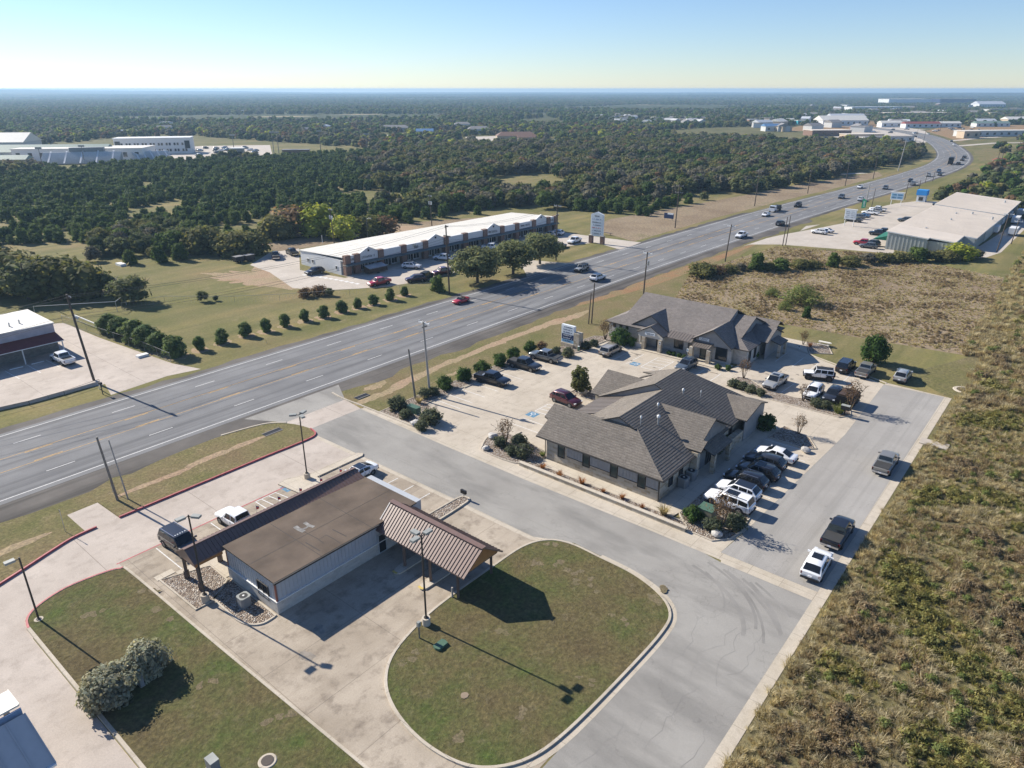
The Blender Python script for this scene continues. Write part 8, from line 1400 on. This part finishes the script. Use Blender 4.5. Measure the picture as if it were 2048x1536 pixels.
# odds and ends in the shops yard
for u, v, lab in ((478, 525, 'left of two small dark trailers by the bare patch'), (499, 522, 'right of two small dark trailers by the bare patch')):
    X = PX(u, v); t = thing('utility_trailer', lab, 'trailer', X, TH+.6, 'dark trailers by the bare patch'); mb = MB(); mb.obox(X + UP*1.0, AX, BX, UP, 1.2, .85, .65, 'dark_box'); mb.build('box', t); mb = MB(); mb.obox(X + UP*1.69, AX, BX, UP, 1.25, .9, .04, 'ac_grey'); mb.build('roof', t)
    for s in (-1, 1): mb = MB(); mb.tube(X + BX*(s*.8), X + BX*(s*1.02), .38, .38, 'tyre', 12); [None]; mb.build('wheel', t)
X = PX(752, 545); t = thing('box_trailer', 'dark trailer with pale sloping lid before the brick shop corner', 'trailer', X, TH+.4); mb = MB(); mb.obox(X + UP*.95, ex, ey, UP, 2.8, 1.1, .6, 'crate_brown'); mb.build('body', t); mb = MB(); mb.obox(X + UP*1.75, ex, (ey + UP*.25).normalized(), (UP - ey*.25).normalized(), 2.7, 1.15, .06, 'galv'); mb.build('lid', t)
for s in (-1, 1): mb = MB(); mb.tube(X + ey*(s*.9), X + ey*(s*1.13), .38, .38, 'tyre', 12); mb.build('wheel', t)
X = PX(1263, 1265); 
X = PX(242, 531); mb = MB(); mb.obox(X + UP*.3, AX, BX, UP, .7, 1.5, .3, 'white_trim'); tag(mb.build('white_pallet'), 'white slab lying at the edge of the mown field', 'slab')
X = PX(1213, 470); t = thing('bench', 'dark bench in the grass right of the tall shops sign', 'bench', X, TH); mb = MB(); mb.obox(X + UP*.75, BX, AX, UP, 1.9, .35, .05, 'dark_wood'); mb.build('seat', t)
for s in (-1, 1): mb = MB(); mb.bar(X + BX*(1.5*s), X + BX*(1.5*s) + UP*.7, .12, .12, 'dark_wood'); mb.build('leg', t)
for (u, v, s, lab) in ((737, 468, 1.0, 'left dark log on the grass behind the shops'), (746, 467, .8, 'right dark log on the grass behind the shops')): mb = MB(); X = PX(u, v, .3); mb.tube(X - BX*1.4*s, X + BX*1.4*s, .35, .35, 'dark_wood', 8); tag(mb.build('log'), lab, 'log')
mb = MB(); X = PX(929, 1391, .1); mb.prism([tuple((X + AX*(.33*math.cos(q)*(1+.2*math.sin(3*q))) + BX*(.3*math.sin(q))).xy) for q in np.linspace(0, 5.5, 8)], .1, .14, 'wood_stump'); tag(mb.build('tree_stump'), 'flat tan stump flush with the lawn near the bottom edge', 'stump')
# ------------------------------------------------------------------ distant buildings
def far_building(name, u, v, w, d, h, wm, rm, label, cat='building', roof='flat', dirx=None, win=True, group=None):
    c = PX(u, v); dx = dirx or Vector((1, 0.12, 0)).normalized(); t = thing(name, label, cat, c, math.atan2(dx.y, dx.x), group); farbox(t, name, c, w, d, h, wm, rm, dx, roof)
    if win:
        dy = Vector((-dx.y, dx.x, 0)); n = max(2, int(w/7))
        for i in range(n): f = MB(); f.obox(c + dx*(w*((i+.5)/n-.5)) - dy*(d/2+.03) + UP*(h*.5), dx, dy, UP, min(1.2, w/n*.3), .06, h*.2, 'pane'); f.build('window', t)
    return t
FB = [('school_hall', 175, 318, 78, 24, 7, 'school_wall', 'white_roof', 'broad white flat-roofed hall left of the three-storey school block', 'flat'), ('school_wing', 70, 318, 95, 18, 5, 'pale_wall', 'green_roof', 'long low school wing with green roof', 'gable'), ('school_gym', 10, 306, 40, 26, 8, 'pale_wall', 'white_roof', 'white vaulted building at the left edge of the school', 'gable'), ('field_house', 26, 330, 20, 10, 3.5, 'tan_wall', 'green_roof', 'small green-roofed hut beside the bleachers', 'gable'), ('dugout', 593, 309, 18, 5, 3, 'brick_wall', 'grey_roof', 'low dugout on the far ball field', 'flat'), ('ticket_booth', 477, 316, 8, 5, 6, 'ac_grey', 'white_trim', 'grey press box right of the bleachers', 'flat'),
 ('brick_house', 1032, 283, 34, 14, 5, 'tan_wall', 'brick_wall', 'sprawling red-brown brick house beyond the woodland', 'hip'), ('brick_house', 1052, 284, 15, 10, 4, 'tan_wall', 'brick_wall', 'garage wing of the brick house', 'gable'), ('grey_house', 958, 268, 22, 12, 5, 'white_wall', 'grey_roof', 'grey-roofed house left of the brick house', 'hip'), ('white_house', 850, 273, 16, 10, 5, 'white_wall', 'blue_trim', 'white house with blue gable in the trees', 'gable'), ('long_house', 790, 263, 30, 12, 4, 'pale_wall', 'grey_roof', 'long pale house behind a clearing', 'hip'), ('small_house', 925, 257, 18, 10, 5, 'white_wall', 'grey_roof', 'small light house among far trees', 'hip'), ('cottage', 1098, 292, 10, 8, 3.5, 'white_wall', 'grey_roof', 'little pale cottage right of the brick house', 'gable'),
 ('brick_store', 1653, 271, 40, 18, 5, 'brick_wall', 'tan_roof', 'brown store with flat tan roof left of the bend', 'flat'), ('filling_station', 1722, 278, 36, 12, 4.2, 'tan_wall', 'tan_roof', 'tan shop with dark front left of the bend', 'flat'), ('long_shed', 1772, 282, 46, 9, 3.6, 'pale_wall', 'grey_roof', 'long grey shed by the inside of the bend', 'flat'), ('blue_store', 1545, 262, 22, 12, 5, 'pale_wall', 'blue_trim', 'blue-grey roofed store among trees', 'gable'), ('teal_shop', 1600, 249, 12, 10, 5, 'teal', 'white_roof', 'small teal building in the town', 'flat'), ('white_depot', 1680, 250, 60, 24, 6, 'white_wall', 'white_roof', 'white depot with low roof in mid town', 'gable'), ('blue_depot', 1690, 243, 50, 20, 6, 'pale_wall', 'bleacher', 'blue-grey roofed depot behind the white one', 'gable'), ('metal_depot', 1745, 222, 110, 30, 8, 'white_wall', 'bleacher', 'long silver depot near the horizon', 'flat'), ('long_depot', 1830, 233, 120, 20, 6, 'tan_wall', 'tan_roof', 'long tan depot across the town', 'flat'),
 ('plant_hall', 1808, 205, 150, 60, 11, 'white_wall', 'white_roof', 'big white factory hall on the horizon', 'flat'), ('dark_plant', 1905, 205, 130, 50, 11, 'slate_wall', 'grey_roof', 'dark industrial block right of the white factory', 'flat'), ('silver_shed', 1975, 215, 70, 30, 8, 'white_wall', 'bleacher', 'silver shed near the right horizon', 'gable'), ('grey_depot', 2010, 226, 80, 25, 7, 'pale_wall', 'grey_roof', 'grey depot at the right edge of town', 'flat'),
 ('school_bus_shop', 2000, 272, 90, 12, 5, 'pale_wall', 'white_roof', 'long white-roofed shop right of the bend', 'flat'), ('tan_shop', 1935, 276, 16, 10, 6, 'tan_wall', 'tan_roof', 'tan shop with tall front right of the bend', 'flat'), ('storage_row', 1980, 253, 44, 10, 4, 'white_wall', 'green_roof', 'pale storage row behind the red soil', 'gable'), ('barn', 2032, 248, 36, 14, 6, 'tan_wall', 'white_roof', 'white-roofed barn at the right edge', 'gable'), ('red_shed', 2004, 332, 9, 6, 3.2, 'grey_roof', 'red_roof', 'small red-roofed shed beside the two thin poles', 'gable'), ('grey_hut', 2018, 332, 8, 6, 3, 'pale_wall', 'grey_roof', 'grey hut right of the red-roofed shed', 'gable'), ('green_hut', 1778, 301, 14, 8, 3.5, 'util_green', 'green_roof', 'green metal hut left of the pale steel pole', 'gable'), ('mobile_home', 1722, 306, 14, 6, 3, 'white_wall', 'white_roof', 'white mobile home in the trees left of the bend', 'gable'), ('mobile_home', 1745, 304, 12, 6, 3, 'white_wall', 'grey_roof', 'grey-roofed mobile home in the trees left of the bend', 'gable'), ('market_stall', 1778, 254, 26, 10, 5, 'white_wall', 'white_roof', 'white tent-like stall in the yard beyond the bend', 'gable'), ('market_stall', 1840, 255, 44, 10, 4.5, 'white_wall', 'red_roof', 'red-roofed row in the yard beyond the bend', 'gable'), ('market_stall', 1893, 254, 30, 9, 4.5, 'white_wall', 'white_roof', 'white row at the right of the yard beyond the bend', 'gable')]
M['slate_wall'] = M['sign_navy']
for f in FB: far_building(f[0], f[1], f[2], f[3], f[4], f[5], f[6], f[7], f[8], 'house' if 'house' in f[0] or 'cottage' in f[0] or 'home' in f[0] else 'building', f[9], win=f[3] < 100)
rr = random.Random(31)
for i in range(34):
    u, v = rr.uniform(1195, 1405), rr.uniform(236, 252); far_building('suburb_house', u, v, rr.uniform(9, 13), rr.uniform(8, 10), rr.uniform(4.2, 5.5), rr.choice(['white_wall', 'white_wall', 'pale_wall', 'tan_wall']), rr.choice(['grey_roof', 'grey_roof', 'pale_wall']), 'white-walled house of the suburb beyond the woodland', 'house', 'gable', Vector((math.cos(i), math.sin(i), 0)), False, 'houses of the suburb beyond the woodland')
for i in range(62):
    u, v = (rr.uniform(1480, 2046), rr.uniform(212, 264)) if i < 54 else (rr.uniform(20, 900), rr.uniform(222, 272)); far_building('town_building', u, v, rr.uniform(10, 26) if i < 54 else rr.uniform(8, 15), rr.uniform(9, 15) if i < 54 else 8, rr.uniform(4, 6) if i < 54 else 4, rr.choice(['white_wall', 'pale_wall', 'tan_wall', 'brick_wall']), rr.choice(['white_roof', 'grey_roof', 'bleacher', 'grey_roof']), 'small pale building scattered in the far town' if i < 54 else 'small pale building scattered in the far woods', 'building', rr.choice(['flat', 'gable']), Vector((math.cos(i*.7), math.sin(i*.7), 0)), False, 'small buildings of the far town' if i < 54 else 'small buildings in the far woods')
# bleachers beside the school
for (u0, u1, v, rows, lab, h) in ((80, 240, 331, 12, 'broad grey bleachers with a press box on top', 6), (272, 345, 322, 9, 'smaller grey bleachers with white ramps', 4.5)):
    A0, A1 = PX(u0, v), PX(u1, v-4); dx = (A1-A0).normalized(); dy = Vector((-dx.y, dx.x, 0)); t = thing('bleachers', lab, 'bleachers', A0, math.atan2(dx.y, dx.x)); Lb = (A1-A0).length; mb = MB()
    for k in range(rows): mb.obox(A0 + dx*Lb/2 + dy*(k*.95) + UP*(.6 + h*k/rows), dx, dy, UP, Lb/2, .5, .1 + .02*k, 'bleacher')
    mb.prism([tuple((A0 + dx*x + dy*y).xy) for x, y in ((0, rows*.95), (Lb, rows*.95), (Lb, rows*.95+.4), (0, rows*.95+.4))], 0, h*1.05, 'bleacher'); mb.build('seat_rows', t)
    for k in range(5): mb = MB(); q = A0 + dx*(Lb*(k+.5)/5); mb.bar(q + UP*.9, q + dy*(rows*.95) + UP*(h+1), .9, .08, 'white_trim'); mb.build('stair', t)
    if h == 6: mb = MB(); mb.obox(A0 + dx*Lb*.55 + dy*(rows*.95+2) + UP*(h+1.3), dx, dy, UP, Lb*.22, 2, 1.6, 'ac_grey'); mb.build('press_box', t)
for i, (u, v, t_) in enumerate(((548, 306, 264), (558, 307, 265), (642, 305, 262), (735, 306, 268), (85, 332, 296), (170, 328, 292), (470, 312, 270))):
    X = PX(u, v); h = rise(u, v, t_); t = thing('stadium_light', ('tall floodlight pole at the far ball field, ' if i < 4 else 'floodlight pole at the school, ') + ('leftmost', 'second', 'third', 'rightmost', 'at the left bleachers', 'behind the large bleachers', 'by the school car park')[i], 'floodlight', X); mb = MB(); mb.tube(X, X + UP*h, .28, .16, 'grey_pole', 7); mb.build('shaft', t); mb = MB(); mb.obox(X + UP*h, X_, Y_, UP, 1.8, .3, .5, 'lamp_head'); mb.build('lamp_bank', t)
rr = random.Random(5)
for i in range(30):
    u = rr.uniform(395, 520); v = 296 + rr.choice([0, 4, 9, 14]) + rr.uniform(-1, 1) - (u-395)*.01
    if i > 24: u, v = rr.uniform(240, 268), 313
    car((rr.choice(['suv', 'sedan', 'suv']), rr.choice(['white', 'dark', 'silver', 'grey', 'blue']), None, None, ()), 'parked_car', u, v, rr.choice([20, 110, -70]), 'small car parked in the school car park', 'car', 'cars parked at the school')
rr = random.Random(8)
for i in range(40):
    u, v = rr.uniform(1645, 1850), rr.uniform(262, 288)
    if i > 26: u, v = rr.uniform(1770, 1960), rr.uniform(253, 262)
    car((rr.choice(['suv', 'sedan', 'pickup']), rr.choice(['white', 'dark', 'silver', 'grey', 'white']), None, 'bed_cover', ()), 'parked_car', u, v, rr.uniform(0, 180), 'small car parked in the yards about the bend', 'car', 'cars parked in the yards about the bend')
for i in range(7):
    u, v = [(2005, 442), (1998, 450), (2015, 437), (2030, 447), (1988, 466), (2025, 470), (2040, 432)][i]
    X = PX(u, v); t = thing('storage_trailer', 'white trailer or tank behind the warehouse, ' + ('in the middle', 'left of the middle', 'above the middle', 'by the trees', 'nearest the wall', 'nearest the rear drive', 'at the right edge')[i], 'trailer', X, TH, 'trailers behind the warehouse'); mb = MB(); mb.obox(X + UP*1.5, AX, BX, UP, 2.6, 1.1, .9, 'white_wall'); mb.build('box', t); mb = MB(); [mb.tube(X + BX*(s*.8) + UP*.4, X + BX*(s*1.1) + UP*.4, .4, .4, 'tyre', 10) for s in (-1, 1)]; mb.build('axle', t)
